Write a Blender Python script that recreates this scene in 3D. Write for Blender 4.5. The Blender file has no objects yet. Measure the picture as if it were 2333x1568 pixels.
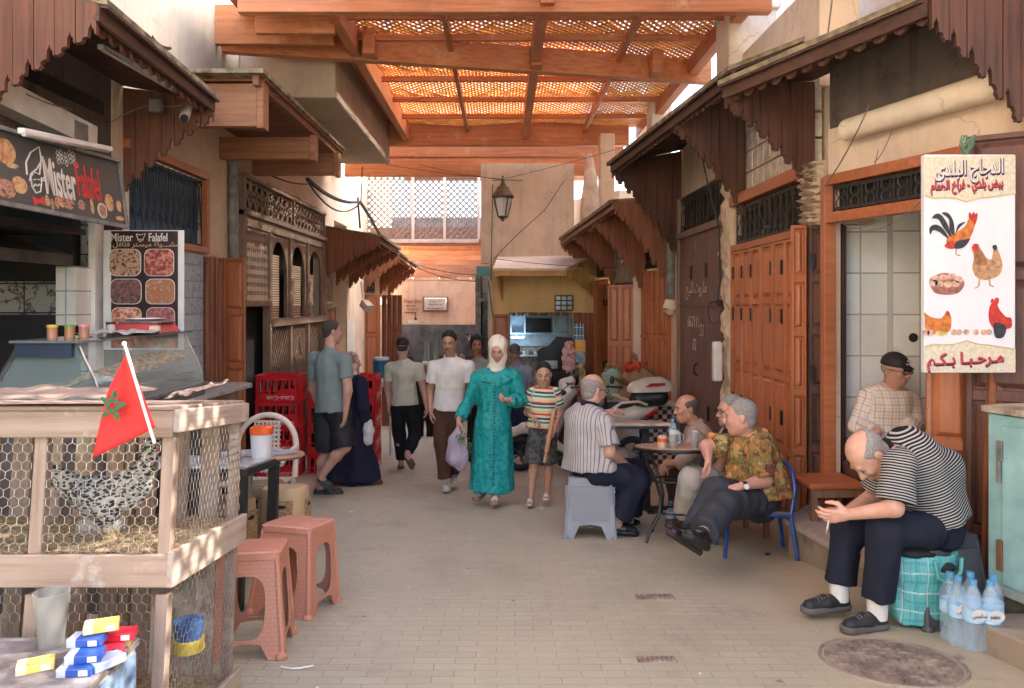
import bpy,math,random
import numpy as np
from mathutils import Vector,Matrix
R=math.radians
rnd=random.Random(7)
SC=bpy.context.scene
COL=SC.collection
E,F,CX,HY,SL=1.16,1700.0,1144.0,687.0,0.1035
def gz(Y):return-SL*Y
def px(x,y,Y):return Vector(((x-CX)/F*Y,Y,E+(HY-y)/F*Y))
def gp(x,y):
 Y=F*E/(y-863.0)
 return Vector(((x-CX)/F*Y,Y,-SL*Y))
cam_d=bpy.data.cameras.new('camera');cam=bpy.data.objects.new('camera',cam_d);COL.objects.link(cam)
cam.location=(0,0,E);cam.rotation_euler=(R(90),0,0)
cam_d.sensor_width=36;cam_d.lens=F/2332*36
cam_d.shift_x=22/2332;cam_d.shift_y=-97/2332
cam_d.clip_start=0.05;cam_d.clip_end=500
SC.camera=cam
SUN_EL,SUN_AZ=42.0,85.0
w=bpy.data.worlds.new('World');SC.world=w;w.use_nodes=True
nt=w.node_tree;bg=nt.nodes['Background']
sky=nt.nodes.new('ShaderNodeTexSky');sky.sky_type='NISHITA';sky.sun_disc=False
sky.sun_elevation=R(SUN_EL);sky.sun_rotation=R(SUN_AZ);sky.dust_density=3.5;sky.air_density=1.0;sky.ozone_density=1.0
nt.links.new(sky.outputs[0],bg.inputs[0]);bg.inputs[1].default_value=0.15
sun_d=bpy.data.lights.new('sun','SUN');sun_d.energy=3.2;sun_d.angle=R(0.53);sun_d.color=(1,.94,.85)
sun=bpy.data.objects.new('sun',sun_d);COL.objects.link(sun)
_d=Vector((math.sin(R(SUN_AZ))*math.cos(R(SUN_EL)),math.cos(R(SUN_AZ))*math.cos(R(SUN_EL)),math.sin(R(SUN_EL))))
sun.rotation_euler=_d.to_track_quat('Z','Y').to_euler();sun.location=(6,0,12)
SC.view_settings.view_transform='Standard';SC.view_settings.look='None'
SC.view_settings.exposure=3.25;SC.view_settings.gamma=1
SC.cycles.use_denoising=True
try:SC.cycles.denoiser='OPENIMAGEDENOISE'
except Exception:pass
SC.cycles.max_bounces=10;SC.cycles.diffuse_bounces=6;SC.cycles.glossy_bounces=3
SC.cycles.transmission_bounces=6;SC.cycles.transparent_max_bounces=16
SC.cycles.caustics_reflective=False;SC.cycles.caustics_refractive=False
SC.cycles.sample_clamp_indirect=6
MATS={}
def _new(name):
 m=bpy.data.materials.new(name);m.use_nodes=True
 return m,m.node_tree,m.node_tree.nodes['Principled BSDF']
def _n(nt,t,**k):
 n=nt.nodes.new(t)
 for a,b in k.items():
  if a.startswith('i_'):n.inputs[int(a[2:])].default_value=b
  else:setattr(n,a,b)
 return n
def c4(c):return(c[0],c[1],c[2],1)
def coords(nt,sc=(1,1,1),src='Object',rot=(0,0,0)):
 tc=_n(nt,'ShaderNodeTexCoord');mp=_n(nt,'ShaderNodeMapping')
 mp.inputs['Scale'].default_value=sc;mp.inputs['Rotation'].default_value=rot
 nt.links.new(tc.outputs[src],mp.inputs[0]);return mp.outputs[0]
def noise(nt,vec,scale,detail=4,rough=.6):
 n=_n(nt,'ShaderNodeTexNoise');n.inputs['Scale'].default_value=scale
 n.inputs['Detail'].default_value=detail;n.inputs['Roughness'].default_value=rough
 nt.links.new(vec,n.inputs['Vector']);return n.outputs[0]
def ramp(nt,f,stops,interp='LINEAR'):
 r=_n(nt,'ShaderNodeValToRGB');r.color_ramp.interpolation=interp
 el=r.color_ramp.elements
 while len(el)<len(stops):el.new(.5)
 for e,(p,c)in zip(el,stops):e.position=p;e.color=c4(c)if len(c)==3 else c
 nt.links.new(f,r.inputs[0]);return r.outputs[0]
def mix(nt,f,a,b,mode='MIX'):
 m=_n(nt,'ShaderNodeMixRGB',blend_type=mode)
 for i,x in((0,f),(1,a),(2,b)):
  if hasattr(x,'links'):nt.links.new(x,m.inputs[i])
  else:m.inputs[i].default_value=x if i==0 else c4(x)
 return m.outputs[0]
def math_(nt,op,a,b=0.0,c=0.0):
 m=_n(nt,'ShaderNodeMath',operation=op)
 for i,x in enumerate((a,b,c)):
  if hasattr(x,'links'):nt.links.new(x,m.inputs[i])
  else:m.inputs[i].default_value=x
 return m.outputs[0]
def bump(nt,b,h,st=.3,dist=.01):
 n=_n(nt,'ShaderNodeBump');n.inputs['Strength'].default_value=st;n.inputs['Distance'].default_value=dist
 nt.links.new(h,n.inputs['Height']);nt.links.new(n.outputs[0],b.inputs['Normal'])
def scl(c,k):return tuple(min(1,x*k)for x in c)
def M(name,col,rough=.6,var=.15,vs=6,bs=40,bst=.15,metal=0,col2=None,stretch=(1,1,1),src='Object',coat=0,spec=None,dist=.004):
 0
 if name in MATS:return MATS[name]
 m,nt,b=_new(name)
 v=coords(nt,stretch,src)
 a=noise(nt,v,vs);c2=col2 or scl(col,1-var*1.6)
 nt.links.new(ramp(nt,a,[(.32,c2),(.68,scl(col,1+var*.5))]),b.inputs['Base Color'])
 b.inputs['Roughness'].default_value=rough;b.inputs['Metallic'].default_value=metal
 if coat:b.inputs['Coat Weight'].default_value=coat
 if spec is not None:b.inputs['Specular IOR Level'].default_value=spec
 if bst:bump(nt,b,noise(nt,v,bs,3),bst,dist)
 MATS[name]=m;return m
def Mwood(name,col,col2,axis='x',rough=.5,gs=1.0,worn=None,seam=0,coat=0):
 0
 if name in MATS:return MATS[name]
 m,nt,b=_new(name)
 s={'x':(.7,14,14),'y':(14,.7,14),'z':(14,14,.7)}[axis]
 v=coords(nt,tuple(q*gs for q in s));v2=coords(nt)
 g=noise(nt,v,2.2,6,.65);big=noise(nt,v2,1.3,3)
 c=ramp(nt,g,[(.3,col2),(.5,col),(.72,scl(col,1.25))])
 c=mix(nt,ramp(nt,big,[(.35,(.0,.0,.0)),(.7,(.55,.55,.55))]),c,scl(col2,.8))
 if worn:
  p=noise(nt,v2,3.1,8,.72)
  c=mix(nt,ramp(nt,p,[(.56,(0,0,0)),(.68,(1,1,1))]),c,worn)
 nt.links.new(c,b.inputs['Base Color'])
 nt.links.new(ramp(nt,g,[(.2,(rough*.8,)*3),(.8,(min(1,rough*1.3),)*3)]),b.inputs['Roughness'])
 if coat:b.inputs['Coat Weight'].default_value=coat;b.inputs['Coat Roughness'].default_value=.25
 bump(nt,b,g,.25,.004);MATS[name]=m;return m
def crackline(nt,v,s):
 d=_n(nt,'ShaderNodeVectorMath',operation='MULTIPLY_ADD');k=_n(nt,'ShaderNodeTexNoise');k.inputs['Scale'].default_value=3;k.inputs['Detail'].default_value=6;nt.links.new(v,k.inputs['Vector'])
 nt.links.new(k.outputs[1],d.inputs[0]);d.inputs[1].default_value=(.5,.5,.5);nt.links.new(v,d.inputs[2]);vo=_n(nt,'ShaderNodeTexVoronoi',feature='DISTANCE_TO_EDGE');vo.inputs['Scale'].default_value=s;nt.links.new(d.outputs[0],vo.inputs['Vector'])
 return math_(nt,'MULTIPLY',math_(nt,'LESS_THAN',vo.outputs[0],.006),math_(nt,'GREATER_THAN',noise(nt,v,.8,2),.5))
def Mplaster(name,col,stain,rough=.9,k=.55,drip=True,bst=.5):
 if name in MATS:return MATS[name]
 m,nt,b=_new(name)
 v=coords(nt)
 big=noise(nt,v,.9,8,.62);fine=noise(nt,v,22,6,.6);mid=noise(nt,v,4.5,8,.7)
 c=ramp(nt,big,[(.35,scl(col,.82)),(.62,scl(col,1.1))])
 c=mix(nt,ramp(nt,mid,[(.5,(0,0,0)),(.74,(k,)*3)]),c,stain)
 if drip:
  d=noise(nt,coords(nt,(5,5,.35)),2.0,5,.6)
  c=mix(nt,ramp(nt,d,[(.52,(0,0,0)),(.75,(k*.8,)*3)]),c,scl(stain,.8))
 ck=crackline(nt,v,1.1);c=mix(nt,math_(nt,'MULTIPLY',ck,.28),c,scl(stain,.45))
 nt.links.new(c,b.inputs['Base Color']);b.inputs['Roughness'].default_value=rough
 bump(nt,b,math_(nt,'SUBTRACT',math_(nt,'ADD',math_(nt,'MULTIPLY',mid,1.4),fine),ck),bst,.012)
 MATS[name]=m;return m
def Mtile(name,col,grout,w=.2,h=.3,rot=(0,0,0),off=0,var=.06,rough=.25,mort=.006,vein=None,bst=.3):
 if name in MATS:return MATS[name]
 m,nt,b=_new(name)
 v=coords(nt,rot=rot)
 t=_n(nt,'ShaderNodeTexBrick');t.offset=off;t.inputs['Scale'].default_value=1
 t.inputs['Brick Width'].default_value=w;t.inputs['Row Height'].default_value=h
 t.inputs['Mortar Size'].default_value=mort;t.inputs['Mortar Smooth'].default_value=.1
 t.inputs['Color1'].default_value=c4(scl(col,1+var));t.inputs['Color2'].default_value=c4(scl(col,1-var))
 t.inputs['Mortar'].default_value=c4(grout);nt.links.new(v,t.inputs[0])
 c=t.outputs[0]
 if vein:
  vv=noise(nt,v,5,6,.6)
  c=mix(nt,ramp(nt,math_(nt,'ABSOLUTE',math_(nt,'SUBTRACT',vv,.5)),[(.0,(1,1,1)),(.03,(0,0,0))]),c,vein)
 dirt=noise(nt,v,2.5,7,.7)
 c=mix(nt,ramp(nt,dirt,[(.5,(0,0,0)),(.8,(.35,)*3)]),c,scl(grout,.9))
 nt.links.new(c,b.inputs['Base Color']);b.inputs['Roughness'].default_value=rough
 bump(nt,b,math_(nt,'SUBTRACT',1.0,t.outputs[1]),bst,.004);MATS[name]=m;return m
def Mglass(name,col=(.85,.95,.92),rough=.03,a=.25,metal=0):
 0
 if name in MATS:return MATS[name]
 m,nt,b=_new(name);b.inputs['Base Color'].default_value=c4(col)
 b.inputs['Roughness'].default_value=rough;b.inputs['Alpha'].default_value=a
 MATS[name]=m;return m
def Mvc(name,rough=.55,bs=60,bst=.1,sss=0,coat=0):
 0
 if name in MATS:return MATS[name]
 m,nt,b=_new(name);a=_n(nt,'ShaderNodeVertexColor',layer_name='Col')
 n1=noise(nt,coords(nt),18,4)
 c=mix(nt,.5,a.outputs[0],mix(nt,1,a.outputs[0],ramp(nt,n1,[(.3,(.72,.66,.64)),(.7,(1.15,1.1,1.08))]),'MULTIPLY'))
 nt.links.new(c,b.inputs['Base Color']);b.inputs['Roughness'].default_value=rough
 if sss:b.inputs['Subsurface Weight'].default_value=sss;b.inputs['Subsurface Radius'].default_value=(.012,.005,.003)
 bump(nt,b,noise(nt,coords(nt),bs,3),bst,.002);MATS[name]=m;return m
class MB:
 def __init__(s):s.v=[];s.f=[];s.m=[];s.c=[]
 def add(s,vs,fs,m=0):
  o=len(s.v);s.v+=[tuple(p)for p in vs];s.f+=[tuple(i+o for i in f)for f in fs];s.m+=[m]*len(fs);return s
 def box(s,x0,x1,y0,y1,z0,z1,m=0):
  return s.add([(x0,y0,z0),(x1,y0,z0),(x1,y1,z0),(x0,y1,z0),(x0,y0,z1),(x1,y0,z1),(x1,y1,z1),(x0,y1,z1)],[(0,3,2,1),(4,5,6,7),(0,1,5,4),(1,2,6,5),(2,3,7,6),(3,0,4,7)],m)
 def obox(s,c,size,mat=None,m=0):
  hx,hy,hz=size[0]/2,size[1]/2,size[2]/2;A=mat or Matrix.Identity(3);c=Vector(c)
  vs=[c+A@Vector(p)for p in((-hx,-hy,-hz),(hx,-hy,-hz),(hx,hy,-hz),(-hx,hy,-hz),(-hx,-hy,hz),(hx,-hy,hz),(hx,hy,hz),(-hx,hy,hz))]
  return s.add(vs,[(0,3,2,1),(4,5,6,7),(0,1,5,4),(1,2,6,5),(2,3,7,6),(3,0,4,7)],m)
 def beam(s,a,b,w,h,m=0,up=(0,0,1)):
  a,b=Vector(a),Vector(b);d=(b-a);L=d.length;d.normalize();u=Vector(up)
  x=d.cross(u)
  if x.length<1e-4:x=d.cross(Vector((1,0,0)))
  x.normalize();u=x.cross(d)
  A=Matrix((x,d,u)).transposed();return s.obox((a+b)/2,(w,L,h),A,m)
 def cyl(s,a,b,r0,r1=None,n=12,m=0,caps=True):
  r1=r0 if r1 is None else r1;a,b=Vector(a),Vector(b);d=(b-a).normalized()
  x=d.orthogonal().normalized();y=d.cross(x);vs=[]
  for p,r in((a,r0),(b,r1)):
   for i in range(n):
    t=2*math.pi*i/n;vs.append(p+(x*math.cos(t)+y*math.sin(t))*r)
  fs=[(i,(i+1)%n,n+(i+1)%n,n+i)for i in range(n)]
  if caps:fs+=[tuple(range(n-1,-1,-1)),tuple(range(n,2*n))]
  return s.add(vs,fs,m)
 def tube(s,pts,r,n=6,m=0):
  pts=[Vector(p)for p in pts];vs=[];fs=[];x=None
  rr=r if isinstance(r,(list,tuple))else[r]*len(pts)
  for i,p in enumerate(pts):
   d=(pts[min(i+1,len(pts)-1)]-pts[max(i-1,0)]).normalized()
   if x is None:x=d.orthogonal().normalized()
   else:
    x=x-d*x.dot(d)
    x=x.normalized()if x.length>1e-5 else d.orthogonal().normalized()
   y=d.cross(x)
   for k in range(n):
    t=2*math.pi*k/n;vs.append(p+(x*math.cos(t)+y*math.sin(t))*rr[i])
  for i in range(len(pts)-1):
   for k in range(n):fs.append((i*n+k,i*n+(k+1)%n,(i+1)*n+(k+1)%n,(i+1)*n+k))
  fs+=[tuple(range(n-1,-1,-1)),tuple((len(pts)-1)*n+k for k in range(n))]
  return s.add(vs,fs,m)
 def lathe(s,prof,c=(0,0,0),n=24,m=0,sq=0.0):
  0
  vs=[];fs=[];c=Vector(c)
  for r,z in prof:
   for k in range(n):
    t=2*math.pi*k/n;q=r
    if sq:q=r/max((abs(math.cos(t))**(2/(1-sq))+abs(math.sin(t))**(2/(1-sq)))**((1-sq)/2),1e-3)
    vs.append(c+Vector((q*math.cos(t),q*math.sin(t),z)))
  for i in range(len(prof)-1):
   for k in range(n):fs.append((i*n+k,i*n+(k+1)%n,(i+1)*n+(k+1)%n,(i+1)*n+k))
  if prof[0][0]>1e-4:fs.append(tuple(range(n-1,-1,-1)))
  if prof[-1][0]>1e-4:fs.append(tuple((len(prof)-1)*n+k for k in range(n)))
  return s.add(vs,fs,m)
 def prism(s,poly,o,u,v,th,m=0):
  0
  o,u,v=Vector(o),Vector(u),Vector(v);nn=u.cross(v).normalized()*th;k=len(poly)
  a=[o+u*p[0]+v*p[1]for p in poly];b=[p-nn for p in a]
  ar=sum(poly[i][0]*poly[(i+1)%k][1]-poly[(i+1)%k][0]*poly[i][1]for i in range(k))
  if ar<0:a.reverse();b.reverse()
  return s.add(a+b,[tuple(range(k)),tuple(range(2*k-1,k-1,-1))]+[(i,k+i,k+(i+1)%k,(i+1)%k)for i in range(k)],m)
 def grid(s,fn,nu,nv,m=0,wrap=False):
  vs=[fn(i/(nu-1),j/(nv-1))for j in range(nv)for i in range(nu)]
  return s.add(vs,[(j*nu+i,j*nu+i+1,(j+1)*nu+i+1,(j+1)*nu+i)for j in range(nv-1)for i in range(nu-1)],m)
 def ball(s,c,r,m=0,n=12,k=8):
  r=r if isinstance(r,(tuple,list))else(r,r,r);c=Vector(c)
  vs=[c+Vector((0,0,-r[2]))];
  for j in range(1,k):
   a=math.pi*j/k-math.pi/2
   for i in range(n):t=2*math.pi*i/n;vs.append(c+Vector((r[0]*math.cos(a)*math.cos(t),r[1]*math.cos(a)*math.sin(t),r[2]*math.sin(a))))
  vs.append(c+Vector((0,0,r[2])));fs=[]
  for i in range(n):fs.append((0,1+(i+1)%n,1+i));fs.append((len(vs)-1,1+(k-2)*n+i,1+(k-2)*n+(i+1)%n))
  for j in range(k-2):
   for i in range(n):fs.append((1+j*n+i,1+j*n+(i+1)%n,1+(j+1)*n+(i+1)%n,1+(j+1)*n+i))
  return s.add(vs,fs,m)
 def xf(s,M4,start=0):
  s.v[start:]=[tuple(M4@Vector(p))for p in s.v[start:]];return s
 def join(s,o,M4=None):
  vs=[tuple(M4@Vector(p))for p in o.v]if M4 else o.v
  k=len(s.v);s.v+=vs;s.f+=[tuple(i+k for i in f)for f in o.f];s.m+=o.m;return s
 def build(s,name,mats,parent=None,smooth=False,bevel=0,world=True,seg=2,ang=40):
  me=bpy.data.meshes.new(name);
  off=Vector((0,0,0))
  p=parent
  while world and p is not None:off+=p.location;p=p.parent
  me.from_pydata([tuple(Vector(v)-off)for v in s.v]if off.length else s.v,[],s.f)
  mats=mats if isinstance(mats,(list,tuple))else[mats]
  for mt in mats:me.materials.append(mt)
  if len(mats)>1:me.polygons.foreach_set('material_index',s.m)
  if smooth:me.polygons.foreach_set('use_smooth',[True]*len(s.f))
  me.update();me.validate()
  o=bpy.data.objects.new(name,me);COL.objects.link(o)
  if parent:o.parent=parent
  if smooth and ang:
   try:me.set_sharp_from_angle(angle=R(ang))
   except Exception:pass
  if bevel:
   b=o.modifiers.new('bevel','BEVEL');b.width=bevel;b.segments=seg;b.limit_method='ANGLE';b.angle_limit=R(35)
  return o
def T(name,label,cat,loc=(0,0,0),rot=(0,0,0),group=None):
 o=bpy.data.objects.new(name,None);COL.objects.link(o);o.location=loc;o.rotation_euler=rot
 o.empty_display_size=.1;o['label']=label;o['category']=cat
 if group:o['group']=group
 return o
def tag(o,label,cat,group=None):
 o['label']=label;o['category']=cat
 if group:o['group']=group
 return o
def struct(o):o['kind']='structure';return o
def kids(o):return[c for c in bpy.data.objects if c.parent==o]
def dup(root,loc=None,rot=None,label=None,scale=None):
 r=root.copy();COL.objects.link(r)
 if loc is not None:r.location=loc
 if rot is not None:r.rotation_euler=rot
 if scale is not None:r.scale=scale
 if label:r['label']=label
 for ch in kids(root):
  c=ch.copy();COL.objects.link(c);c.parent=r
  for g in kids(ch):
   d=g.copy();COL.objects.link(d);d.parent=c
 return r
TILT=(-math.atan(SL),0,0)
def text(body,size,o,u,v,mat,name='lettering',parent=None,th=.002,align='LEFT',shear=0,font=None,world=True,sx=1.0,off=0.0):
 0
 cu=bpy.data.curves.new('txt','FONT');cu.body=body;cu.size=size;cu.extrude=th;cu.align_x=align;cu.shear=shear;cu.offset=off
 cu.resolution_u=3
 ob=bpy.data.objects.new('txt',cu);COL.objects.link(ob)
 dg=bpy.context.evaluated_depsgraph_get();me=bpy.data.meshes.new_from_object(ob.evaluated_get(dg))
 bpy.data.objects.remove(ob);bpy.data.curves.remove(cu)
 u,v,o=Vector(u).normalized(),Vector(v).normalized(),Vector(o);n=u.cross(v)
 A=Matrix((u*sx,v,n)).transposed()
 mb=MB();mb.add([o+A@q.co for q in me.vertices],[tuple(p.vertices)for p in me.polygons])
 bpy.data.meshes.remove(me)
 if parent is False:return mb
 return mb.build(name,mat,parent,world=world)
m_wall=Mplaster('wall_tan',(.70,.565,.43),(.44,.30,.19),k=.4)
m_wall2=Mplaster('wall_cream',(.80,.68,.53),(.50,.36,.24),k=.35)
m_wallpink=Mplaster('wall_pink',(.72,.55,.44),(.40,.25,.18),k=.45)
m_wallyel=Mplaster('wall_yellow',(.80,.55,.24),(.56,.36,.15),k=.3,bst=.2)
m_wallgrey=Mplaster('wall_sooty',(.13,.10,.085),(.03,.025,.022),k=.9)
m_crumble=Mplaster('wall_crumbling',(.60,.47,.34),(.25,.17,.11),k=.9,bst=1.0)
m_conc=Mplaster('balcony_render',(.50,.42,.33),(.32,.25,.2),k=.3,bst=.25)
m_or_x=Mwood('door_cedar_x',(.44,.155,.066),(.32,.10,.04),'x',.45)
m_or_z=Mwood('door_cedar_z',(.49,.17,.068),(.34,.11,.042),'z',.45,coat=.15,worn=(.50,.22,.10))
m_or_y=Mwood('door_cedar_y',(.46,.16,.066),(.32,.10,.04),'y',.45)
m_dk_z=Mwood('bracket_dark_z',(.14,.06,.04),(.035,.018,.014),'z',.6)
m_dk_y=Mwood('bracket_dark_y',(.105,.050,.034),(.035,.018,.014),'y',.6)
m_dk_x=Mwood('bracket_dark_x',(.11,.052,.034),(.04,.02,.015),'x',.6)
m_md_z=Mwood('bracket_mid_z',(.31,.115,.055),(.15,.052,.03),'z',.55)
m_md_y=Mwood('bracket_mid_y',(.27,.115,.058),(.13,.052,.03),'y',.55)
m_yl_z=Mwood('bracket_yellow_z',(.60,.38,.13),(.42,.24,.08),'z',.55)
m_soot=M('sooty_wood',(.035,.022,.02),.85,.4,3)
m_moss=M('roof_edge_mossy',(.32,.27,.18),.95,.5,9,60,.5,col2=(.10,.09,.05))
m_perg_x=Mwood('pergola_x',(.60,.235,.095),(.42,.13,.05),'x',.5,worn=(.62,.33,.17))
m_perg_y=Mwood('pergola_y',(.60,.235,.095),(.42,.13,.05),'y',.5)
m_lath=M('lattice_lath',(.86,.50,.17),.55,.25,5,50,.1)
_nt=m_lath.node_tree;_tr=_n(_nt,'ShaderNodeBsdfTranslucent');_tr.inputs[0].default_value=(1,.56,.13,1);_mx=_n(_nt,'ShaderNodeMixShader');_mx.inputs[0].default_value=.26  # translucent share added so the laths glow golden in the sun
_nt.links.new(_nt.nodes['Principled BSDF'].outputs[0],_mx.inputs[1]);_nt.links.new(_tr.outputs[0],_mx.inputs[2]);_nt.links.new(_mx.outputs[0],_nt.nodes['Material Output'].inputs[0])
m_brown=Mwood('old_brown_z',(.29,.20,.14),(.15,.10,.07),'z',.7,worn=(.38,.29,.22))
m_iron=M('wrought_iron',(.06,.05,.045),.55,.3,30,80,.2,metal=.3)
m_black=M('black_iron',(.012,.012,.013),.4,.2,20)
m_void=M('painted_darkness',(.03,.027,.025),.9,.3,4)  # near-black colour that paints in the darkness of rooms and openings
m_marble=Mtile('marble_tile',(.42,.40,.37),(.06,.055,.05),.3,.22,(R(90),0,0),vein=(.07,.065,.07))
m_whtile=Mtile('white_tile',(.72,.70,.62),(.30,.34,.36),.5,.17,(R(90),0,0),mort=.005)
m_shoptile=Mtile('shop_tile',(.86,.93,.96),(.50,.50,.48),.2,.3,(R(90),0,0))
m_zellige=Mtile('blue_tile',(.42,.52,.56),(.36,.30,.24),.16,.16,(R(90),0,R(90)),vein=(.20,.32,.42))
m_terr=M('terrazzo',(.40,.36,.31),.5,.35,60,90,.1,col2=(.24,.21,.18))
m_stepside=Mplaster('step_side',(.30,.25,.19),(.12,.09,.07),k=.8)
m_white=M('white_paint',(.75,.73,.68),.45,.1,8)
m_metal=M('steel',(.45,.45,.46),.3,.2,20,metal=.9)
m_conduit=M('grey_pipe',(.22,.22,.20),.6,.35,9,50,.3,col2=(.11,.11,.10))
m_cable=M('cable_dark',(.025,.022,.02),.6)
m_blind=M('roller_blind',(.33,.28,.22),.7,.4,12)
m_blueglass=M('blue_board',(.04,.12,.22),.45,.5,3,30,.1,col2=(.02,.06,.11))
def street_mat():
 m,nt,b=_new('street_pavers');v=coords(nt)
 nz=noise(nt,v,1.1,2);dv=_n(nt,'ShaderNodeVectorMath',operation='MULTIPLY_ADD')
 nt.links.new(nz,dv.inputs[0]);dv.inputs[1].default_value=(.05,.05,0);nt.links.new(v,dv.inputs[2])
 t=_n(nt,'ShaderNodeTexBrick');t.offset=.5;t.inputs['Scale'].default_value=1
 t.inputs['Brick Width'].default_value=.17;t.inputs['Row Height'].default_value=.068
 t.inputs['Mortar Size'].default_value=.0024;t.inputs['Mortar Smooth'].default_value=.6;t.inputs['Bias'].default_value=0
 t.inputs['Color1'].default_value=c4((.41,.405,.305));t.inputs['Color2'].default_value=c4((.35,.345,.26))
 t.inputs['Mortar'].default_value=c4((.21,.19,.14));nt.links.new(dv.outputs[0],t.inputs[0])
 big=noise(nt,v,.55,5,.6);mid=noise(nt,v,3.2,7,.7);fine=noise(nt,v,60,3)
 c=mix(nt,ramp(nt,mid,[(.42,(0,0,0)),(.6,(.72,.72,.72))]),t.outputs[0],(.38,.372,.275))
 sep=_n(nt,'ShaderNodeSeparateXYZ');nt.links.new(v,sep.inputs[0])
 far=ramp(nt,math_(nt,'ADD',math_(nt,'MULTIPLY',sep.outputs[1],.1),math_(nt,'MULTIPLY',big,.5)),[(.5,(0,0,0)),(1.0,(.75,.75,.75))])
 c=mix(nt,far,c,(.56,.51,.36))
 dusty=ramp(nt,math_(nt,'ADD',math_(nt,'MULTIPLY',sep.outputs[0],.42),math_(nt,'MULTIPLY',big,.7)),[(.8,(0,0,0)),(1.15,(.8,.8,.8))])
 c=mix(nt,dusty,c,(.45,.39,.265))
 c=mix(nt,ramp(nt,fine,[(.3,(.0,.0,.0)),(.75,(.25,.25,.25))]),c,(.27,.245,.18))
 stain=noise(nt,v,1.7,9,.75)
 c=mix(nt,ramp(nt,stain,[(.56,(0,0,0)),(.72,(.7,.7,.7))]),c,(.24,.21,.15))
 vo=_n(nt,'ShaderNodeTexVoronoi');vo.inputs['Scale'].default_value=3.1;nt.links.new(v,vo.inputs['Vector']);c=mix(nt,math_(nt,'MULTIPLY',math_(nt,'LESS_THAN',math_(nt,'ADD',vo.outputs['Distance'],math_(nt,'MULTIPLY',fine,.05)),.065),.6),c,(.09,.08,.07))
 wet=noise(nt,coords(nt,(1.2,.5,1)),1.6,6,.6);c=mix(nt,ramp(nt,wet,[(.52,(0,0,0)),(.64,(.35,.35,.35))]),c,(.29,.265,.19));
 nt.links.new(c,b.inputs['Base Color'])
 nt.links.new(ramp(nt,mid,[(.3,(.55,)*3),(.7,(.85,)*3)]),b.inputs['Roughness'])
 bump(nt,b,math_(nt,'ADD',math_(nt,'MULTIPLY',t.outputs[1],-1.0),math_(nt,'MULTIPLY',mid,.9)),.45,.006)
 return m
def fground(u,v):
 X=-30+60*u;Y=-25+100*v;return(X,Y,gz(Y))
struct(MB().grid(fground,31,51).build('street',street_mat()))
def wallbox(mb,p0,p1,z0,z1,th=.25,m=0,side=1):
 0
 p0,p1=Vector((p0[0],p0[1],0)),Vector((p1[0],p1[1],0));d=(p1-p0).normalized();n=Vector((d.y,-d.x,0))*side*th
 z0a,z0b=(z0 if isinstance(z0,(tuple,list))else(z0,z0));z1a,z1b=(z1 if isinstance(z1,(tuple,list))else(z1,z1))
 q=[p0,p1,p1+n,p0+n];zs0=[z0a,z0b,z0b,z0a];zs1=[z1a,z1b,z1b,z1a]
 vs=[(a.x,a.y,z)for a,z in zip(q,zs0)]+[(a.x,a.y,z)for a,z in zip(q,zs1)]
 return mb.add(vs,[(0,3,2,1),(4,5,6,7),(0,1,5,4),(1,2,6,5),(2,3,7,6),(3,0,4,7)],m)
def L2(p0,p1,t):return(p0[0]+(p1[0]-p0[0])*t,p0[1]+(p1[1]-p0[1])*t)
def panelled(parent,name,a,b,z0,z1,mat,n=2,rows=(.25,.25,.25,.25),th=.04,out=(0,0),sub=True,hinges=0,label=None):
 0
 a3,b3=Vector((a[0],a[1],0)),Vector((b[0],b[1],0));W=(b3-a3).length;d=(b3-a3)/W
 nn=Vector((out[0],out[1],0)).normalized();H=z1-z0
 mb=MB();up=Vector((0,0,1))
 def slab(u0,u1,v0,v1,t0,t1,bev=0):
  o=a3+up*z0;P=lambda u,v,t:o+d*u+up*v+nn*t
  if bev:
   vs=[P(u0,v0,t0),P(u1,v0,t0),P(u1,v1,t0),P(u0,v1,t0),P(u0+bev,v0+bev,t1),P(u1-bev,v0+bev,t1),P(u1-bev,v1-bev,t1),P(u0+bev,v1-bev,t1)]
  else:
   vs=[P(u0,v0,t0),P(u1,v0,t0),P(u1,v1,t0),P(u0,v1,t0),P(u0,v0,t1),P(u1,v0,t1),P(u1,v1,t1),P(u0,v1,t1)]
  fs=[(0,3,2,1),(4,5,6,7),(0,1,5,4),(1,2,6,5),(2,3,7,6),(3,0,4,7)]
  if d.cross(up).dot(nn)<0:fs=[tuple(reversed(f))for f in fs]
  mb.add(vs,fs)
 slab(0,W,0,H,0,th*.45)
 cw=W/n;st=min(.05,cw*.22);rl=.055
 for i in range(n+1):
  x=i*cw;slab(max(0,x-st/2),min(W,x+st/2),0,H,th*.45,th)
 tot=sum(rows);y=0;ys=[0]
 for r in rows:y+=r/tot*H;ys.append(y)
 for i in range(n):
  u0,u1=i*cw+st/2+(st/2 if i==0 else 0)*0,(i+1)*cw-st/2
  for k in range(len(ys)):
   v0=max(0,ys[k]-rl/2-(.02 if k==0 else 0));v1=min(H,ys[k]+rl/2+(.02 if k==0 else 0));slab(u0,u1,v0,v1,th*.45,th*.92)
  for k in range(len(rows)):
   v0,v1=ys[k]+rl/2+.012,ys[k+1]-rl/2-.012
   if v1-v0>.05:slab(u0+.012,u1-.012,v0,v1,th*.45,th*.85,min(.028,(u1-u0)*.3))
 o=mb.build(name,mat,parent,bevel=.003,seg=1)
 if label:o['label']=label
 if hinges:
  hb=MB()
  for k in range(hinges):
   zc=z0+H*(.12+.76*k/max(1,hinges-1))
   for s in(0,1):
    c=a3+d*(.012+s*.0)+up*zc+nn*(th+.004)
    hb.obox(c,(.03,.012,.11),Matrix((d,nn,up)).transposed())
  hb.build('hinge',m_black,o)
 return o
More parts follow.
